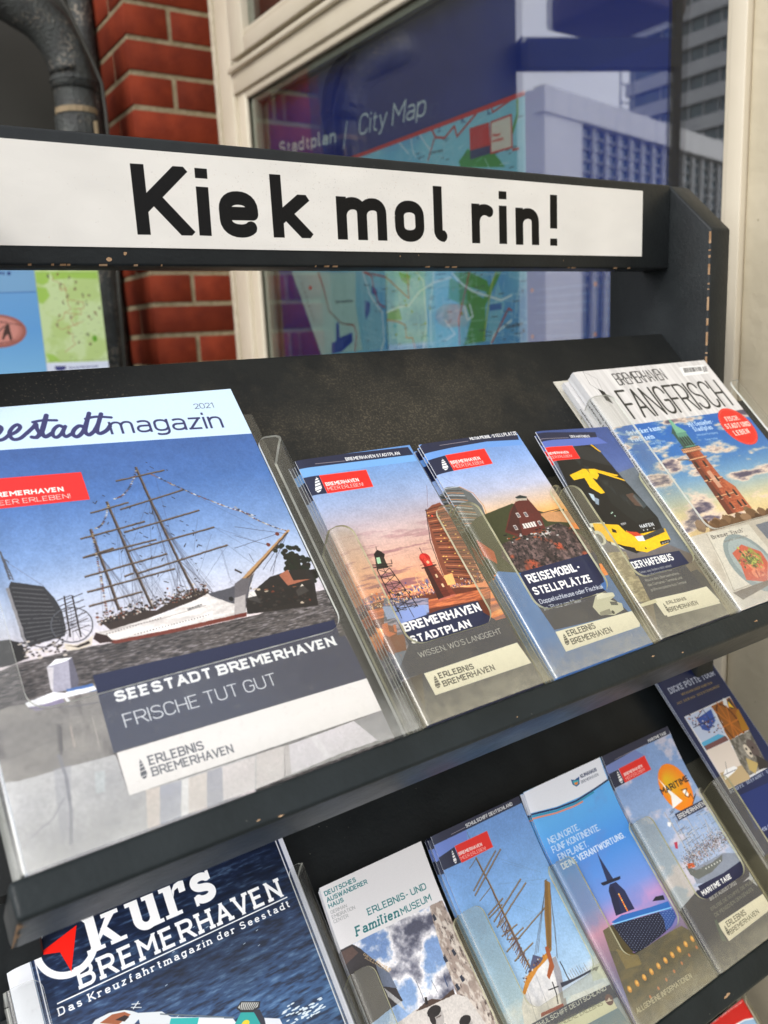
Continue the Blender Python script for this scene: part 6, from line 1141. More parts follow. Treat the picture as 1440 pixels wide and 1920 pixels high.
    if randhue:
        oi = t.nodes.new('ShaderNodeObjectInfo'); rr = t.nodes.new('ShaderNodeMapRange'); lk(oi.outputs['Random'], rr.inputs['Value'])
        rr.inputs['To Min'].default_value = 1 - randhue; rr.inputs['To Max'].default_value = 1 + randhue
        hs = t.nodes.new('ShaderNodeHueSaturation'); lk(rr.outputs['Result'], hs.inputs['Value']); lk(col, hs.inputs['Color']); col = hs.outputs['Color']
    lk(col, b.inputs['Base Color'])
    if rvar:
        r4 = t.nodes.new('ShaderNodeMapRange'); r4.inputs['To Min'].default_value = max(0, rough - rvar); r4.inputs['To Max'].default_value = rough + rvar
        n4 = node(t, 'ShaderNodeTexNoise', Scale=scale * 2.3, Detail=4); lk(co, n4.inputs['Vector']); lk(n4.outputs['Fac'], r4.inputs['Value']); lk(r4.outputs['Result'], b.inputs['Roughness'])
    if bump:
        n5 = node(t, 'ShaderNodeTexNoise', Scale=bscale or scale * 4, Detail=6); lk(co, n5.inputs['Vector'])
        bp = node(t, 'ShaderNodeBump', Strength=1.0, Distance=bump); lk(n5.outputs['Fac'], bp.inputs['Height']); lk(bp.outputs['Normal'], b.inputs['Normal'])
    lk(b.outputs[0], o.inputs['Surface'])
    return m
def printed(name, pr, rough=.35, spec=.4, coat=.0):
    im = pr.image(name)
    m, t, o = newmat(name); lk = t.links.new
    tx = t.nodes.new('ShaderNodeTexImage'); tx.image = im; tx.interpolation = 'Cubic'; tx.extension = 'EXTEND'
    b = node(t, 'ShaderNodeBsdfPrincipled', Roughness=rough); b.inputs['Specular IOR Level'].default_value = spec
    if coat: b.inputs['Coat Weight'].default_value = coat; b.inputs['Coat Roughness'].default_value = .12
    n = node(t, 'ShaderNodeTexNoise', Scale=14, Detail=2); lk(coords(t), n.inputs['Vector'])
    bp = node(t, 'ShaderNodeBump', Strength=.5, Distance=.0006); lk(n.outputs['Fac'], bp.inputs['Height']); lk(bp.outputs['Normal'], b.inputs['Normal'])
    lk(coords(t, 'UV'), tx.inputs['Vector']); lk(tx.outputs['Color'], b.inputs['Base Color']); lk(b.outputs[0], o.inputs['Surface'])
    return m
def acrylic(name, tint, haze, hazecol, rough=.15, r0=.04, scratch=True):
    """clear sheet: see-through with a fresnel sheen and a film of dust and scratches"""
    m, t, o = newmat(name); lk = t.links.new
    tr = node(t, 'ShaderNodeBsdfTransparent'); tr.inputs['Color'].default_value = (*tint, 1)
    gl = node(t, 'ShaderNodeBsdfGlossy', Roughness=rough)
    # reflectance by Schlick's rule, alike for both sides of the sheet
    ge = t.nodes.new('ShaderNodeNewGeometry'); dt = t.nodes.new('ShaderNodeVectorMath'); dt.operation = 'DOT_PRODUCT'
    lk(ge.outputs['Incoming'], dt.inputs[0]); lk(ge.outputs['Normal'], dt.inputs[1])
    ab = node(t, 'ShaderNodeMath', operation='ABSOLUTE'); lk(dt.outputs['Value'], ab.inputs[0])
    om = node(t, 'ShaderNodeMath', operation='SUBTRACT'); om.inputs[0].default_value = 1.0; lk(ab.outputs[0], om.inputs[1])
    pw_ = node(t, 'ShaderNodeMath', operation='POWER'); lk(om.outputs[0], pw_.inputs[0]); pw_.inputs[1].default_value = 5.0
    fr = node(t, 'ShaderNodeMath', operation='MULTIPLY_ADD'); lk(pw_.outputs[0], fr.inputs[0]); fr.inputs[1].default_value = 1 - r0; fr.inputs[2].default_value = r0
    di = node(t, 'ShaderNodeBsdfDiffuse'); di.inputs['Color'].default_value = (*hazecol, 1)
    co = coords(t)
    m1 = t.nodes.new('ShaderNodeMixShader'); lk(fr.outputs[0], m1.inputs[0]); lk(tr.outputs[0], m1.inputs[1]); lk(gl.outputs[0], m1.inputs[2])
    n = node(t, 'ShaderNodeTexNoise', Scale=22, Detail=8); lk(co, n.inputs['Vector'])
    r = t.nodes.new('ShaderNodeMapRange'); r.inputs['From Min'].default_value = .3; r.inputs['From Max'].default_value = .8
    r.inputs['To Min'].default_value = haze * .6; r.inputs['To Max'].default_value = haze * 1.6; lk(n.outputs['Fac'], r.inputs['Value'])
    f = r.outputs['Result']
    if scratch:
        n2 = node(t, 'ShaderNodeTexNoise', Scale=260, Detail=5); lk(co, n2.inputs['Vector'])
        r2 = t.nodes.new('ShaderNodeMapRange'); r2.inputs['From Min'].default_value = .62; r2.inputs['From Max'].default_value = .74; r2.inputs['To Max'].default_value = .07; lk(n2.outputs['Fac'], r2.inputs['Value'])
        ad = node(t, 'ShaderNodeMath', operation='ADD'); lk(f, ad.inputs[0]); lk(r2.outputs['Result'], ad.inputs[1]); f = ad.outputs[0]
        # grime gathers along the foot of the sheet
        sp = t.nodes.new('ShaderNodeSeparateXYZ'); lk(co, sp.inputs[0])
        r3 = t.nodes.new('ShaderNodeMapRange'); r3.inputs['From Min'].default_value = .030; r3.inputs['From Max'].default_value = .0; r3.inputs['To Max'].default_value = .34; lk(sp.outputs['Y'], r3.inputs['Value'])
        n6 = node(t, 'ShaderNodeTexNoise', Scale=160, Detail=8); lk(co, n6.inputs['Vector'])
        mu = node(t, 'ShaderNodeMath', operation='MULTIPLY'); lk(r3.outputs['Result'], mu.inputs[0]); lk(n6.outputs['Fac'], mu.inputs[1])
        a2 = node(t, 'ShaderNodeMath', operation='ADD'); lk(f, a2.inputs[0]); lk(mu.outputs[0], a2.inputs[1]); f = a2.outputs[0]
    m2 = t.nodes.new('ShaderNodeMixShader'); lk(f, m2.inputs[0]); lk(m1.outputs[0], m2.inputs[1]); lk(di.outputs[0], m2.inputs[2])
    lk(m2.outputs[0], o.inputs['Surface'])
    return m

BLACK = surf('black paint', (.009, .011, .012), (.013, .016, .017), 30, spec=.28, rough=.42, bump=.0003, bscale=300, specks=((.30, .27, .22), 420, .72, 9), rvar=.08)
DUSTY = surf('dusty black paint', (.008, .009, .009), (.013, .014, .013), 18, spec=.25, rough=.55, bump=.0004, bscale=200, specks=((.12, .10, .07), 520, .62, 6), rvar=.1, patch=((370, 195, 165), (190, 80, 80), (.15, .125, .085)))
LIP = surf('dark green black paint', (.009, .013, .014), (.014, .019, .0205), 22, spec=.25, rough=.38, bump=.0004, bscale=220, specks=((.35, .32, .27), 300, .75, 12), rvar=.08)
CHIP = surf('bare wood chip', (.30, .17, .08), (.44, .29, .17), 120, rough=.8)
CREAM = surf('cream window paint', (.61, .54, .41), (.65, .58, .45), 8, rough=.4, bump=.0006, bscale=30, rvar=.05)
BEAD = surf('sealing bead', (.56, .50, .38), (.46, .40, .29), 60, rough=.8, bump=.003, bscale=40)
PLASTER = surf('plaster', (.53, .465, .33), (.58, .51, .37), 14, rough=.85, bump=.0016, bscale=60, specks=((.30, .25, .16), 150, .73, None))
BRICK = surf('brick', (.20, .031, .012), (.135, .020, .009), 16, spec=.15, rough=.8, bump=.0016, bscale=90, specks=((.03, .02, .018), 50, .74, None), randhue=.25)
MORTAR = surf('mortar', (.33, .27, .17), (.24, .19, .11), 50, spec=.2, rough=.95, bump=.004, bscale=160)
DARKWALL = surf('dark grey cladding', (.028, .027, .020), (.036, .034, .026), 5, rough=.6, bump=.0006, bscale=200)
ZINC = surf('weathered zinc', (.035, .036, .034), (.06, .065, .06), 25, rough=.55, metal=.3, bump=.004, bscale=130, specks=((.22, .19, .15), 130, .52, 14), rvar=.12)
TAN = surf('tan tape', (.30, .22, .13), (.24, .18, .1), 40, rough=.8)
SPACER = surf('grey green spacer', (.17, .19, .14), (.22, .24, .18), 300, rough=.5, metal=.3, bump=.0006)
BROWN = surf('brown interior', (.09, .060, .035), (.12, .085, .05), 10, rough=.7)
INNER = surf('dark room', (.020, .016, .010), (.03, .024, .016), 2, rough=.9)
PAGE = surf('paper edges', (.72, .74, .78), (.50, .55, .64), 400, rough=.7)
CARD = surf('holder backing', (.66, .63, .54), (.6, .57, .48), 10, rough=.5)
ACR = acrylic('clear acrylic', (.988, .99, .984), .015, (.62, .62, .58))
ACY = acrylic('yellowed acrylic', (.98, .975, .935), .040, (.60, .56, .42))
RIM = surf('acrylic rim', (.66, .67, .60), (.8, .81, .76), 60, rough=.15, spec=.8)
RIMY = surf('yellowed acrylic rim', (.38, .37, .22), (.62, .61, .44), 60, rough=.15, spec=.8)
PANEGLASS = acrylic('window glass', (.97, .98, .97), .003, (.5, .5, .5), rough=.003, r0=.24, scratch=False)
WHITEWALL = surf('white cladding', (.70, .71, .74), (.76, .77, .80), .4, rough=.5)
GLASSB = surf('office glass', (.030, .060, .10), (.05, .10, .13), .8, rough=.1, spec=.8)
LIGHTB = surf('tower parapet', (.42, .44, .48), (.5, .52, .55), .3, rough=.6)
STEEL = surf('grey steel', (.16, .17, .18), (.2, .21, .22), 3, rough=.4, metal=.6)
PAVE = surf('paving', (.20, .19, .18), (.28, .27, .25), 3, rough=.85, bump=.002)
EAVE = surf('brown eave', (.05, .03, .02), (.07, .04, .03), 3, rough=.7)

# ------------------------------------------------------------ object helpers
COL = sc.collection
def tag(o, label=None, cat=None, group=None, kind=None):
    if label: o['label'] = label
    if cat: o['category'] = cat
    if group: o['group'] = group
    if kind: o['kind'] = kind
    return o
def empty(name, loc=(0, 0, 0), mat=None):
    o = bpy.data.objects.new(name, None); COL.objects.link(o); o.empty_display_size = .05
    if mat is not None: o.matrix_world = mat
    else: o.location = [v * MM for v in loc]
    return o
def mk(name, V, F, mats, parent=None, uv=None, mi=None, smooth=False, local=False, bevel=0, seg=2):
    """V in millimetres; world coordinates unless local (then in the parent's frame)"""
    me = bpy.data.meshes.new(name)
    me.from_pydata([(x * MM, y * MM, z * MM) for x, y, z in V], [], F)
    for m in (mats if isinstance(mats, (list, tuple)) else [mats]): me.materials.append(m)
    if uv:
        l = me.uv_layers.new(name='UVMap')
        for p in me.polygons:
            for li in p.loop_indices: l.data[li].uv = uv[me.loops[li].vertex_index]
    if mi:
        for p, k in zip(me.polygons, mi): p.material_index = k
    if bevel:
        bm = bmesh.new(); bm.from_mesh(me); bmesh.ops.recalc_face_normals(bm, faces=bm.faces)
        bmesh.ops.bevel(bm, geom=list(bm.edges), offset=bevel * MM, segments=seg, affect='EDGES', profile=.5)
        bm.to_mesh(me); bm.free(); smooth = True
    if smooth:
        for p in me.polygons: p.use_smooth = True
        if bevel:
            try: me.set_sharp_from_angle(angle=math.radians(50))
            except Exception: pass
    me.update()
    o = bpy.data.objects.new(name, me); COL.objects.link(o)
    if parent:
        o.parent = parent
        if not local:
            bpy.context.view_layer.update()
            o.matrix_parent_inverse = parent.matrix_world.inverted()
    return o
def prism(prof, axis_pts):
    """prof: closed outline as 3D points at the start; axis_pts: vector to the far end"""
    n = len(prof); V = list(prof) + [tuple(a + b for a, b in zip(p, axis_pts)) for p in prof]
    F = [tuple(range(n))[::-1], tuple(range(n, 2 * n))] + [(i, (i + 1) % n, n + (i + 1) % n, n + i) for i in range(n)]
    return V, F
def box(x0, x1, y0, y1, z0, z1):
    return prism([(x0, y0, z0), (x0, y1, z0), (x0, y1, z1), (x0, y0, z1)], (x1 - x0, 0, 0))
OFF = {1: (0.0, 0.0), 2: (11.2, -355.9), 3: (22.4, -711.8)}
def SL(k, X, s, n):
    return (X, OFF[k][0] + s * CT - n * ST, OFF[k][1] + s * ST + n * CT)

# ------------------------------------------------------------ ground and far surroundings
g = mk('ground', *box(-150000, 150000, -150000, 150000, -1400, -1250), PAVE); tag(g, kind='structure')

# ------------------------------------------------------------ the rack
rack = empty('display_rack', (400, 250, -1250))
tag(rack, 'black painted wooden display rack with sloping shelves and a slogan panel across its top', 'display rack')
for x0 in (0, 765):
    V, F = prism([(x0, 186, -1250), (x0, 322, -1250), (x0, 322, 376), (x0, 240, 376), (x0, 186, 325)], (34, 0, 0))
    mk('side_panel', V, F, BLACK, rack, bevel=2.5)
mk('header_board', *box(34.2, 764.8, 238, 276, 288.6, 376.4), BLACK, rack, bevel=2.2)
sp_ = art_sign(); sx0 = 717.7 - sp_.w
SIGN = printed('slogan print', sp_, rough=.45, spec=.2)
V, F = box(max(sx0, 36), 717.7, 236.8, 238.1, 301.2, 367.7)
uvs = [((v[0] - sx0) / sp_.w, (v[2] - 301.2) / 66.5) for v in V]
tag(mk('sign_plate', V, F, SIGN, rack, uv=uvs), label='white slogan panel lettered Kiek mol rin! in black')
LIPW = {1: 18.3, 2: 24, 3: 24}
for k in (1, 2, 3):
    P = [SL(k, x, s, n) for x, s, n in ((-8, 0.3, -25), (814, 0.3, -25), (814, 222, -25), (764.8, 222, -25), (764.8, 328, -25), (34.2, 328, -25), (34.2, 222, -25), (-8, 222, -25))]
    V, F = prism(P, (0, 18 * ST, -18 * CT))
    b = mk('shelf_board', V, F, DUSTY if k == 1 else BLACK, rack)
    w = LIPW[k]
    V, F = prism([SL(k, -0.2, 0, 0), SL(k, -0.2, -w, 0), SL(k, -0.2, -w, -63.5), SL(k, -0.2, 0, -63.5)], (814.4, 0, 0))
    lp = mk('shelf_lip', V, F, LIP, rack, bevel=3.2, seg=4)
    # bare wood where the paint has chipped
    rg = sgn(50 + k); CV, CF = [], []
    spots = {1: [(130, -17, 2.0, .6), (118, -15, 1.4, .5), (437, -9, 2.2, .8), (467, -14, 1.8, .6), (590, -8, 1.8, .6), (562, -12, 3.4, 1.0), (300, -14, .9, .4)], 2: [(560, -16, 5.5, 2.0)], 3: []}[k]
    for x, s, rx, rs in spots:
        n0 = len(CV); q = 9
        for i in range(q):
            a = 2 * math.pi * i / q; r = rg.uniform(.35, 1.1); CV.append(SL(k, x + rx * r * math.cos(a), s + rs * r * math.sin(a), .12))
        CF.append(tuple(range(n0, n0 + q)))
    if k == 1:   # worn end grain corner
        for s0, s1, a0, a1 in ((-17, -16.4, -1, -4), ):
            pass
        for i in range(13):
            n0 = len(CV); nn = -2.5 - i * 4.3; w2 = rg.uniform(1.0, 3.0) * (1.6 if i in (1, 2, 6, 7) else .8)
            for (xx, na, nb_) in ((0, 0, 0),):
                CV += [SL(k, -.1, -w - .15, nn), SL(k, w2, -w - .15, nn - rg.uniform(.5, 2)), SL(k, w2 * rg.uniform(.3, .9), -w - .15, nn - 3.4), SL(k, -.1, -w - .15, nn - 4.3)]
            CF.append((n0, n0 + 1, n0 + 2, n0 + 3))
    if CV:
        ch = mk('paint_chips', CV, CF, CHIP, rack); tag(ch, kind='stuff')
# chipped front edge of the right side panel and underside edge of the header
rg = sgn(61); CV, CF = [], []
z = 322.0
while z > 122:
    Lc = rg.uniform(2, 15) if rg.random() < .6 else rg.uniform(.8, 3); gap_ = rg.uniform(.3, 9) * (.35 if 150 < z < 200 else 1); wmax = rg.uniform(-.02, .16) if not 128 < z < 170 else rg.uniform(.3, 1.1)
    nseg = max(3, int(Lc / 1.5)); prev = None
    for q in range(nseg + 1):
        zz = z - Lc * q / nseg; w = wmax * math.sin(math.pi * q / nseg) * rg.uniform(.4, 1) + .05
        n0 = len(CV); CV += [(764.7, 188.2, zz), (764.9 + w, 185.85, zz)]
        if prev is not None: CF.append((prev, prev + 1, n0 + 1, n0))
        prev = n0
    z -= Lc + gap_
for i in range(22):
    x = min(max(rg.normal([110, 175, 330, 455, 610, 700][i % 6], [9, 30, 6, 22, 8, 14][i % 6]), 80), 745); L_ = rg.uniform(1, 6); n0 = len(CV)
    CV += [(x, 237.85, 289.7), (x + L_, 237.85, 289.9), (x + L_, 238.9, 288.5), (x, 238.9, 288.5)]; CF.append((n0, n0 + 1, n0 + 2, n0 + 3))
for x, z, r in ((148, 293, 2.2), (160, 297, 1.8), (400, 298, .8), (600, 296, .7), (420, 299, .6)):
    n0 = len(CV)
    for i in range(8): a = i * math.pi / 4; CV.append((x + r * rg.uniform(.5, 1.2) * math.cos(a), 237.7, z + .7 * r * math.sin(a)))
    CF.append(tuple(range(n0, n0 + 8)))
tag(mk('paint_chips', CV, CF, CHIP, rack), kind='stuff')

# ------------------------------------------------------------ acrylic pockets
def holder(k, X0, W, H, cut, aL, aR, label, yellow=False, depth=24.6, t=1.9, rr=11, group=None):
    """a bent sheet: left wall, front with a rounded cut-out, right wall"""
    o = empty('brochure_holder', (0, 0, 0), Matrix(((1, 0, 0, X0 * MM), (0, CT, -ST, OFF[k][0] * MM), (0, ST, CT, OFF[k][1] * MM), (0, 0, 0, 1))))
    tag(o, label, 'brochure holder', group)
    r = 5.0
    # unfolded outline: list of (x, n, height, normal)
    rows = []
    def hfront(x):      # height of the front sheet at x
        a, b = aL, W - aR
        if x <= a or x >= b:
            e = (a - x) if x <= a else (x - b)      # distance from the arm's inner edge
            q = rr * .75
            return H if e > q else H - q + math.sqrt(max(q * q - (q - e) ** 2, 0))
        e = min(x - a, b - x)
        return cut if e > rr else cut + rr - math.sqrt(max(rr * rr - (rr - e) ** 2, 0))
    wall_h = lambda n: H - 1.0 - max(0, (-n - 6)) * .35
    for n in (-depth, -18, -12, -8, -r): rows.append((0.0, n, wall_h(n), (-1, 0)))
    for i in range(1, 8):
        a = math.pi / 2 * i / 8; rows.append((r - r * math.cos(a), -r + r * math.sin(a), H - .6, (-math.cos(a), math.sin(a))))
    xs = [r, r + 2] + [aL - rr * .75 * f for f in (1, .7, .45, .25, .1, .03)] + [aL - .01, aL + .01] + [aL + rr * f for f in (.03, .1, .25, .45, .7, 1)]
    xs = [x for x in xs if x >= r]
    half = sorted(set(xs)); b = W - aR
    xs2 = [b - rr * f for f in (1, .7, .45, .25, .1, .03)] + [b - .01, b + .01] + [b + min(aR - r, rr * .75) * f for f in (.03, .1, .25, .45, .7, 1)] + [W - r]
    for x in half + [W * .5] + sorted(set(x for x in xs2 if x <= W - r)): rows.append((x, 0.0, hfront(x), (0, 1)))
    for i in range(1, 8):
        a = math.pi / 2 * i / 8; rows.append((W - r + r * math.sin(a), -r + r * math.cos(a), H - .6, (math.sin(a), math.cos(a))))
    for n in (-r, -8, -12, -18, -depth): rows.append((W, n, wall_h(n), (1, 0)))
    V, F, M_ = [], [], []
    zs = (0.0, .45, 1.0)
    for x, n, h, nm in rows:
        for d in (0, -t):
            V += [(x + nm[0] * d, 0.4, n + 2.2 + nm[1] * d), (x + nm[0] * d, h, n + 2.2 + nm[1] * d)]
    for i in range(len(rows) - 1):
        a, b_ = i * 4, (i + 1) * 4
        F += [(a, b_, b_ + 1, a + 1), (a + 3, b_ + 3, b_ + 2, a + 2), (a + 1, b_ + 1, b_ + 3, a + 3)]
        M_ += [0, 0, 1]
    F += [(0, 1, 3, 2), (len(V) - 4, len(V) - 2, len(V) - 1, len(V) - 3)]; M_ += [1, 1]
    sh = mk('pocket_sheet', V, F, [ACY if yellow else ACR, RIMY if yellow else RIM], o, mi=M_, local=True, smooth=True)
    try: sh.data.set_sharp_from_angle(angle=math.radians(40))
    except Exception: pass
    bp = mk('back_plate', *box(0.4, W - .4, .6, H + (42 if H > 200 else 26), -24.4 , -23.2), CARD if H > 200 and k == 1 and X0 > 300 else (ACY if yellow else ACR), o, local=True)
    return o
holder(1, 4, 229.5, 229, 75, 23, 21, 'large clear acrylic pocket holding the tall ship magazine at upper left')
holder(1, 234.2, 108.5, 147, 50.5, 17, 20, 'slim acrylic pocket around the sunset city map leaflet', True)
holder(1, 343.4, 109.5, 146, 48, 19, 15, 'slim acrylic pocket around the camper pitch leaflet with a brick house', True)
holder(1, 453.6, 99, 143, 50, 17, 8, 'slim acrylic pocket around the yellow tour bus leaflet', True)
holder(1, 553.6, 232, 231, 73, 29, 20, 'large acrylic pocket holding the stack of lighthouse magazines at the right')
holder(2, 4, 229, 236, 72, 24, 16, 'large clear pocket on the second shelf holding the cruise magazine')
holder(2, 234.2, 108.5, 146, 52, 21, 9, 'slim pocket on the second shelf around the emigration museum leaflet', True)
holder(2, 343.7, 109.5, 147, 58, 23, 8, 'slim pocket on the second shelf around the sailing school ship leaflet', True)
holder(2, 454, 109.5, 147, 51, 24, 8, 'slim pocket on the second shelf around the pale blue climate leaflet', True)
holder(2, 564.5, 109, 145, 56, 24, 9, 'slim pocket on the second shelf around the leaflet with the orange balloon', True)
holder(2, 692, 118, 145, 55, 22, 9, 'rightmost slim pocket on the second shelf around the dark blue harbour tour leaflet', True)
holder(3, 700, 112, 158, 55, 17, 9, 'slim pocket on the lowest shelf around the red leaflet at bottom right', True)

# ------------------------------------------------------------ brochures
def brochure(key, pr, mat, thick, label, cat='leaflet', group=None, copies=1, step=2.2, curl=0, spine=None, jitter=.8, seed=1, name='leaflet'):
    O, u, v, w, h = PAGES[key]
    u = Vector(u); v = Vector(v); nrm = u.cross(v)
    rg = sgn(seed)
    nv = 18 if curl else 6
    def dz(y, base):
        return 0 if not curl else base + 0
    Vc, Fc, UV = [], [], []
    nx = 8
    def zoff(x, y):
        z = 0.0
        if curl:
            t = min(1, max(0, (y - 135) / (h - 135)))
            lin_ = curl * y / h
            z = curl * t * t - lin_
        z += .35 * math.sin(y / 31.0 + seed) * min(1, y / 60) * (x / w) - .35
        z -= 0.9 * max(0, 1 - x / 9.0) ** 2           # fold on the left side
        return z
    xs = [0, 1.5, 3.5, 6, 10, w * .4, w * .7, w]
    for j in range(nv + 1):
        for x in xs:
            y = h * j / nv
            Vc.append((x, y, zoff(x, y))); UV.append((x / w, y / h))
    n = len(xs)
    for j in range(nv):
        for i in range(n - 1): Fc.append((j * n + i, j * n + i + 1, (j + 1) * n + i + 1, (j + 1) * n + i))
    Vp = [(x, y, z - .12) for x, y, z in Vc] + [(x, y, zoff(w * .5, y) - thick + .1) for x, y, z in Vc]
    m = len(Vc); Fp = [tuple(f) for f in Fc] + [tuple(q + m for q in f[::-1]) for f in Fc]
    ring = [i for i in range(n)] + [j * n + n - 1 for j in range(1, nv + 1)] + [nv * n + i for i in range(n - 2, -1, -1)] + [j * n for j in range(nv - 1, 0, -1)]
    for i in range(len(ring)): a, b_ = ring[i], ring[(i + 1) % len(ring)]; Fp.append((a, a + m, b_ + m, b_))
    root0 = None; out = []
    for c_ in range(copies):
        off = nrm * (-c_ * step) + u * (rg.normal(0, jitter) if c_ else 0) + v * (rg.normal(-1.2, .9) if c_ else 0)
        P = Vector(O) + off
        M_ = Matrix(((u.x, v.x, nrm.x, P.x * MM), (u.y, v.y, nrm.y, P.y * MM), (u.z, v.z, nrm.z, P.z * MM), (0, 0, 0, 1)))
        r = empty(name, mat=M_)
        if root0 is None:
            cv = mk('cover', Vc, Fc, mat, r, uv=UV, local=True, smooth=True)
            pg = mk('pages', Vp, Fp, PAGE, r, local=True)
            kids = [cv, pg]
            if spine:
                Vs = [(-.15, 0, -.9), (-.15, 0, -thick + .2), (-.15, h, -thick + .2), (-.15, h, -.9)]
                kids.append(mk('spine', Vs, [(0, 1, 2, 3)], spine, r, uv=[(0, 1), (0, 0), (1, 0), (1, 1)], local=True))
            root0 = r
        else:
            for q in kids:
                d = q.copy(); COL.objects.link(d); d.parent = r
        lab = label if c_ == 0 else {1: 'second ', 2: 'third ', 3: 'fourth ', 4: 'fifth ', 5: 'sixth '}[c_] + 'one down in the stack of ' + group.replace('copies of the ', '') + 's'
        tag(r, lab, cat, group)
        out.append(r)
    return out
def P_(name, pr, **k): return printed(name, pr, **k)
p = art_seestadt(); p.grain(.012); brochure('seestadt', p, P_('tall ship magazine print', p, coat=.3), 5.5, 'magazine with a four masted tall ship under a deep blue sky, top left', 'magazine', 'copies of the tall ship magazine', 3, 6, name='magazine')
p = art_stadtplan(); brochure('stadtplan', p, P_('city map leaflet print', p, coat=.2), 1.8, 'city map leaflet with a lighthouse at sunset', group='copies of the sunset city map leaflet', copies=6, step=2.2, seed=3)
p = art_reisemobil(); brochure('reisemobil', p, P_('camper leaflet print', p, coat=.2), 1.8, 'camper pitch leaflet with a brick house at dusk', group='copies of the camper pitch leaflet', copies=6, step=2.2, seed=4, jitter=1.2)
p = art_hafenbus(); brochure('hafenbus', p, P_('tour bus leaflet print', p, coat=.2), 1.8, 'leaflet with a yellow and black tour bus', group='copies of the tour bus leaflet', copies=2, step=2.4, seed=5)
p = art_fang(); SPN = P_('spine print', art_spine()); brochure('fang', p, P_('lighthouse magazine print', p, coat=.3), 5.6, 'white headed magazine with a red brick lighthouse and a red round badge', 'magazine', 'copies of the lighthouse magazine', 4, 5.9, spine=SPN, jitter=1.6, seed=6, name='magazine')
p = art_kurs(); brochure('kurs', p, P_('cruise magazine print', p, coat=.3), 5, 'navy cruise magazine with a compass emblem and open sea', 'magazine', 'copies of the cruise magazine', 2, 6, name='magazine')
p = art_auswanderer(); brochure('auswanderer', p, P_('museum leaflet print', p, coat=.1), 1.8, 'white museum leaflet with turquoise lettering and a cloudy sky photo', group='copies of the museum leaflet', copies=3, step=2.2, curl=8, seed=7)
p = art_schulschiff(); brochure('schulschiff', p, P_('school ship leaflet print', p, coat=.2), 1.8, 'light blue leaflet with the bow and golden masts of a sailing ship', group='copies of the sailing ship leaflet', copies=6, step=2.2, curl=8, seed=8, jitter=1.6)
p = art_klima(); brochure('klima', p, P_('climate leaflet print', p, coat=.2), 1.8, 'bright blue leaflet with white head and a dark tower over a glass dome', group='copies of the blue climate leaflet', copies=4, step=2.2, curl=13, seed=9)
p = art_maritime(); brochure('maritime', p, P_('maritime leaflet print', p, coat=.2), 1.8, 'leaflet with an orange balloon emblem above crowded sailing ships', group='copies of the orange balloon leaflet', copies=5, step=2.2, curl=11, seed=10)
p = art_dicke(); brochure('dicke', p, P_('harbour tour leaflet print', p, coat=.2), 1.8, 'dark blue harbour tour leaflet with four small photos, one of a seal', group='copies of the harbour tour leaflet', copies=3, step=2.4, seed=11, jitter=2.2)
p = art_redleaf(); brochure('redleaf', p, P_('red leaflet print', p, coat=.2), 1.8, 'red leaflet on the lowest shelf at the bottom right corner')

# ------------------------------------------------------------ brick pier
pier = empty('brick_pier', (838, 1900, -1250)); tag(pier, 'red brick pier with pale mortar joints beside the cream window frame', 'brick pier')
mk('mortar', *box(725.5, 953, 1803.5, 2296, -1250, 2330), MORTAR, pier)
BR = {}
def brick(x0, x1, y0, y1, z0, z1, seed):
    key = (round(x1 - x0), round(y1 - y0), seed % 4)
    rg = sgn(seed)
    if key not in BR:
        V, F = box(-(x1 - x0) / 2, (x1 - x0) / 2, -(y1 - y0) / 2, (y1 - y0) / 2, -(z1 - z0) / 2, (z1 - z0) / 2)
        V = [tuple(c + rg.normal(0, .7) for c in q) for q in V]
        o = mk('brick', V, F, BRICK, None, bevel=1.6, seg=1); BR[key] = o.data
    else:
        o = bpy.data.objects.new('brick', BR[key]); COL.objects.link(o)
    o.location = ((x0 + x1) / 2 * MM, (y0 + y1 + rg.normal(0, 1)) / 2 * MM, (z0 + z1) / 2 * MM)
    o.parent = pier; o.matrix_parent_inverse = Matrix.Translation(pier.location).inverted()
    o.rotation_euler.z = 0
for k in range(-5, 27):
    z0, z1 = 178 + 79.7 * k + 6.2, 178 + 79.7 * (k + 1) - 6.2
    if k % 2 == 0:
        brick(722, 829, 1800, 2032, z0, z1, k + 100); brick(841, 954, 1800, 1920, z0, z1, k + 200); brick(722, 829, 2044, 2290, z0, z1, k + 300)
    else:
        brick(722, 954, 1800, 1912, z0, z1, k + 400); brick(722, 829, 1924, 2156, z0, z1, k + 500); brick(722, 829, 2168, 2290, z0, z1, k + 600)

# ------------------------------------------------------------ window in the right hand wall
win = empty('window', (975, 1000, -640)); tag(win, 'large cream framed shop window beside the brick pier, seen at a slant', 'window')
fr = lambda nm, *b, m=CREAM, bv=2.0: mk(nm, *box(*b), m, win, bevel=bv)
fr('frame_post', 952, 1030, 1710, 1790, -900, 2300)
fr('frame_post', 952, 1030, 277, 300, -1240, 2300)
fr('frame_rail', 953, 1030, 300.3, 1709.7, 844, 892)
fr('drip_ledge', 940, 952.5, 279, 1709, 890, 903, bv=3)
fr('frame_rail', 953, 1030, 300.3, 1709.7, -900, -820)
fr('glazing_bead', 962, 974, 1662, 1709.7, -820, 843.8, bv=4)
fr('glazing_bead', 962, 974, 300.3, 312, -820, 843.8, bv=4)
fr('glazing_bead', 962, 974, 312.3, 1661.7, 826, 843.8, bv=4)
fr('spacer_bar', 976, 990, 1628, 1661.7, -820, 843.8, m=SPACER, bv=.5)
fr('spacer_bar', 976, 990, 312, 1627.7, 812, 825, m=SPACER, bv=.5)
V, F = box(944, 953.8, 1783, 1801, -1240, 2330)
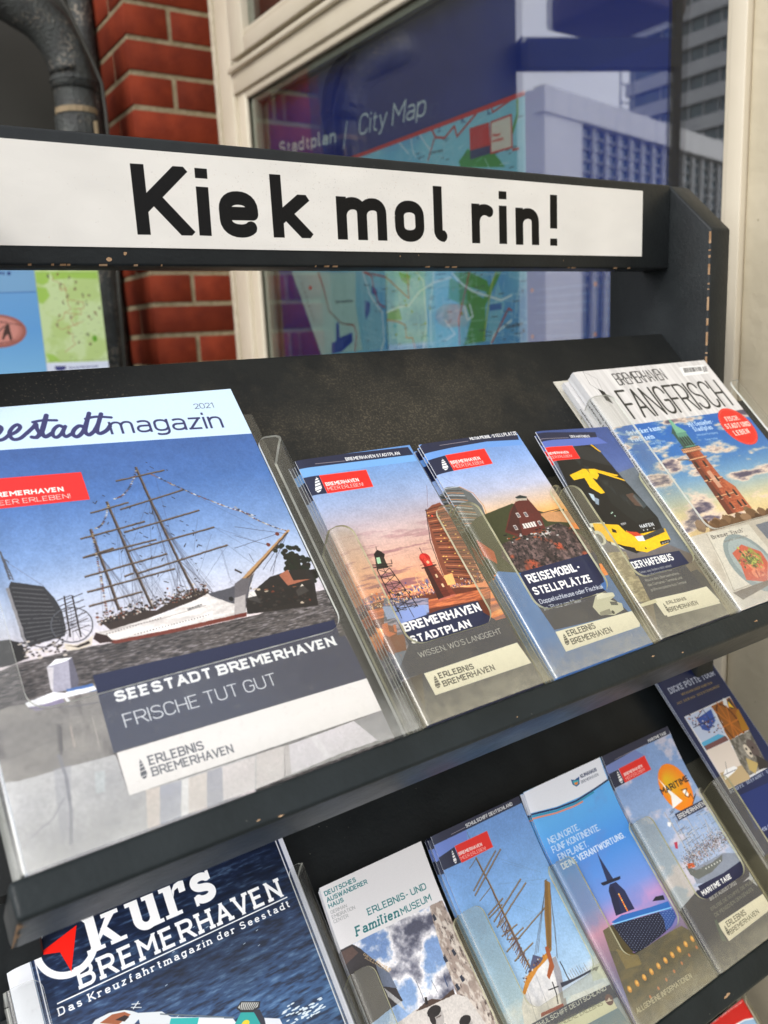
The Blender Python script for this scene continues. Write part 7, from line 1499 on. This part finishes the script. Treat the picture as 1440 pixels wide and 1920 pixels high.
bd = mk('sealing_bead', *box(944, 953.8, 1785, 1806, -1240, 2330), BEAD, win, bevel=4, seg=3)
# opening sash above
fr('sash_stile', 936, 975, 1600, 1676, 912, 1700); fr('sash_rail', 936, 975, 300.5, 1599.7, 912, 946); fr('sash_rail', 940, 975, 300.5, 1599.7, 946.3, 962, bv=3)
fr('sash_stile', 936, 975, 300.5, 340, 946, 1700); fr('spacer_bar', 956, 974, 1572, 1599.6, 962.3, 1700, m=SPACER, bv=.5)
def pane(nm, x, y0, y1, z0, z1):
    mk(nm, [(x, y0, z0), (x, y1, z0), (x, y1, z1), (x, y0, z1)], [(0, 3, 2, 1)], PANEGLASS, win)
pane('glass_pane', 975.2, 300.5, 1662, -820, 843); pane('glass_pane', 991, 300.5, 1662, -820, 843); pane('glass_pane', 955, 341, 1599, 963, 1700)
room = empty('shop_interior', (1400, 1000, -1240)); tag(room, 'dark brown room behind the shop window glass', 'room')
mk('room_wall', *box(1700, 1750, -600, 2200, -1240, 2300), INNER, room); mk('room_wall', *box(1062, 1700, 1900, 1950, -1240, 2300), INNER, room)
mk('room_ceiling', *box(1062, 1700, -600, 1899, 2250, 2300), INNER, room); mk('window_lining', *box(992, 1060, 1640, 1708, -820, 2300), BROWN, room)
mk('window_lining', *box(1000, 1060, 300, 1639, 838, 900), BROWN, room)
# poster
p = art_map(); MP = printed('city map poster print', p, rough=.5, spec=.3)
V, F = box(1010, 1016, 434, 1679, -100, 822)
po = mk('city_map_poster', V, F, MP, None, uv=[((1679 - v[1]) / 1245, (v[2] + 100) / 922) for v in V]); tag(po, 'blue city map poster standing behind the shop window glass', 'poster')

# ------------------------------------------------------------ plaster wall
pw = mk('plaster_wall', *box(961, 1300, -900, 276, -1250, 2300), PLASTER, None, bevel=4); tag(pw, 'cream plaster wall to the right of the display rack', 'wall')

# ------------------------------------------------------------ dark wall, pipe, posters at left
dw = mk('dark_wall', *box(-344, 721, 2100, 2140, -1250, 2330), DARKWALL, None); tag(dw, 'dark grey wall cladding behind the downpipe', 'wall')
def tube(pts, r, n=20):
    V, F = [], []
    for i, p0 in enumerate(pts):
        a = Vector(pts[max(i - 1, 0)]); b = Vector(pts[min(i + 1, len(pts) - 1)]); d = (b - a).normalized()
        e1 = d.cross(Vector((0, 1, 0))); 
        if e1.length < .1: e1 = d.cross(Vector((1, 0, 0)))
        e1.normalize(); e2 = d.cross(e1); rr_ = r[i] if isinstance(r, (list, tuple)) else r
        for k in range(n): an = 2 * math.pi * k / n; q = Vector(p0) + e1 * (rr_ * math.cos(an)) + e2 * (rr_ * math.sin(an)); V.append(tuple(q))
    for i in range(len(pts) - 1):
        for k in range(n): F.append((i * n + k, i * n + (k + 1) % n, (i + 1) * n + (k + 1) % n, (i + 1) * n + k))
    F.append(tuple(range(n))[::-1]); F.append(tuple(range((len(pts) - 1) * n, len(pts) * n)))
    return V, F
pipe = empty('downpipe', (597, 1850, -1250)); tag(pipe, 'weathered grey metal downpipe with an elbow left of the brick pier', 'downpipe')
mk('pipe', *tube([(604, 1850, -1250), (602, 1850, 400), (598, 1850, 770), (596, 1850, 856)], 48), ZINC, pipe, smooth=True)
el = [(596, 1850, 850), (596, 1850, 880)]
for i in range(11):
    a = math.radians(i * 6.5); el.append((596 - 150 * (1 - math.cos(a)), 1850, 880 + 150 * math.sin(a)))
a = math.radians(65); lx, lz = el[-1][0], el[-1][2]
el += [(lx - 60 * math.sin(a), 1850, lz + 60 * math.cos(a)), (lx - 160 * math.sin(a), 1850, lz + 160 * math.cos(a))]
mk('elbow', *tube(el, 52), ZINC, pipe, smooth=True)
mk('joint_ring', *tube([(596.5, 1850, 866), (596.3, 1850, 874)], 55), ZINC, pipe, smooth=False)
mk('coupling', *tube([(597, 1850, 740), (597, 1850, 744), (597, 1850, 786), (597, 1850, 790)], [50, 54, 54, 50]), ZINC, pipe)
mk('tape_band', *tube([(596.5, 1850, 793), (596.5, 1850, 806)], 49.5), TAN, pipe)
mk('clamp_screw', *box(618, 626, 1788, 1796, 735, 770), TAN, pipe, bevel=1)
cab = mk('cable', *tube([(540, 1810, 1100), (590, 1800, 1010), (632, 1800, 910), (650, 1800, 860), (652, 1800, 790), (648, 1800, 600), (637, 1800, 400), (630, 1800, 180), (628, 1800, -1000)], 4.5, 8), DARKWALL, None, smooth=True); tag(cab, 'thin dark cable running beside the downpipe', 'cable')
gp = mk('conduit', *tube([(690, 2040, -1250), (690, 2040, 2300)], 30), ZINC, None, smooth=True); tag(gp, 'straight vertical pipe behind the elbow beside the brick pier', 'pipe')
bb = mk('poster_board', *box(270, 562, 1706, 1730, -300, 430), DARKWALL, None); tag(bb, 'dark board behind the two posters left of the downpipe', 'board')
p = art_coin(); m_ = printed('coin poster print', p, rough=.4)
V, F = box(287, 416.6, 1700, 1702, 160, 420); o = mk('coin_poster', V, F, m_, None, uv=[((v[0] - 287) / 130, (v[2] - 160) / 260) for v in V]); tag(o, 'pale blue poster showing a copper coin, at the left edge', 'poster')
p = art_holiday(); m_ = printed('route map poster print', p, rough=.4)
V, F = box(417, 560.6, 1700, 1702, 160, 420); o = mk('route_map_poster', V, F, m_, None, uv=[((v[0] - 416) / 145, (v[2] - 160) / 260) for v in V]); tag(o, 'pale green route map poster with small pictures beside the coin poster', 'poster')

# roof added out of view to dim the brick and window niche
pr_ = mk('shading_roof', *box(150, 1900, 1300, 2400, 2335, 2450), EAVE, None); tag(pr_, 'brown roof added out of view to shade the brick pier and shop window', 'roof')

# ------------------------------------------------------------ surroundings that the window mirrors (they stand to the left)
po_ = empty('portal_frame', (-344, 2100, -1250)); tag(po_, 'dark steel portal frame left of the dark wall', 'portal')
def slab(nm, a, b, z0, z1, th, m, par):
    d = Vector((b[0] - a[0], b[1] - a[1], 0)).normalized(); n_ = Vector((-d.y, d.x, 0)) * th
    P = [(a[0], a[1], z0), (a[0] + n_.x, a[1] + n_.y, z0), (a[0] + n_.x, a[1] + n_.y, z1), (a[0], a[1], z1)]
    V, F = prism(P, (b[0] - a[0], b[1] - a[1], 0)); return mk(nm, V, F, m, par)
slab('beam', (-344, 2100), (-880, 1842), 1164, 1264, 60, DARKWALL, po_); slab('post', (-880, 1842), (-905, 1830), -1250, 2300, 60, DARKWALL, po_)
cn = mk('canopy', *box(-1140, -740, 1950, 2350, 1430, 1560), EAVE, None, bevel=20); tag(cn, 'brown roof eave canopy high up beside the dark portal frame', 'canopy')  # plain block standing in for a roof eave mirrored in the glass
def mir(x): return 1950 - x
off = empty('office_building', (mir(22000), 18500, -1250)); tag(off, 'white clad office block with tall blue glazing, mirrored in the shop window', 'building')
A_ = (mir(17760), 17424); B_ = (mir(40000), 22266)
dv = Vector((B_[0] - A_[0], B_[1] - A_[1], 0)); Ld = dv.length; dv.normalize(); nv_ = Vector((-dv.y, dv.x, 0))
if nv_.y < 0: nv_ = -nv_
def fac(nm, s0, s1, z0, z1, d0, d1, m, par):
    P = []
    for s, d in ((s0, d0), (s0, d1), (s1, d1), (s1, d0)): q = Vector((A_[0], A_[1], 0)) + dv * s + nv_ * d; P.append((q.x, q.y))
    V = [(x, y, z0) for x, y in P] + [(x, y, z1) for x, y in P]
    return mk(nm, V, [(0, 1, 2, 3), (7, 6, 5, 4), (0, 4, 5, 1), (1, 5, 6, 2), (2, 6, 7, 3), (3, 7, 4, 0)], m, par)
fac('wall', 0, Ld, -1250, 6700, 300, 9000, WHITEWALL, off); fac('parapet', -80, Ld, 6050, 6732, -60, 299, WHITEWALL, off); fac('pier_wall', 0, 2000, -1250, 6049, 0, 299, WHITEWALL, off)
fac('glazing', 2001, Ld, -1250, 5980, 200, 298, GLASSB, off)
for k in range(26):
    s = 2020 + k * 780
    if s < Ld: fac('mullion', s, s + 60, -1250, 6040, 60, 199, WHITEWALL, off)
for k in range(14): fac('blind_rail', 2010, Ld, 5700 - k * 330, 5760 - k * 330, 120, 198, STEEL, off)
for k in range(22): fac('panel_joint', 300 + k * 900, 330 + k * 900, 6050, 6732, -64, -60.5, LIGHTB, off)
for k in range(10): fac('roof_vent', 5200 + k * 1500, 5500 + k * 1500, 6733, 7000, 400, 700, LIGHTB, off)
tw = empty('tower_block', (mir(90000), 60000, -1250)); tag(tw, 'tall apartment tower with pale balcony bands, mirrored in the shop window', 'building')
mk('wall', *box(mir(95000), mir(80600), 40000, 67000, -1250, 47000), GLASSB, tw)
for k in range(16): mk('balcony_band', *box(mir(80599), mir(80000), 39000, 67100, 550 + 2750 * k - 300, 550 + 2750 * k + 1050), LIGHTB, tw)
for j in range(13):
    mk('mullion', *box(mir(80600), mir(80450), 41000 + j * 1800, 41120 + j * 1800, -1250, 46000), LIGHTB, tw)
mast = empty('lattice_mast', (mir(50000), 44000, -1250)); tag(mast, 'slim lattice mast standing between office block and tower', 'mast')
mx, my = mir(33300), 28000
for dx in (0, 900): mk('rail', *box(mx - dx - 60, mx - dx, my, my + 60, -1250, 17000), STEEL, mast)
for k in range(22): mk('rung', *box(mx - 900, mx, my, my + 50, 800 * k, 800 * k + 50), STEEL, mast)
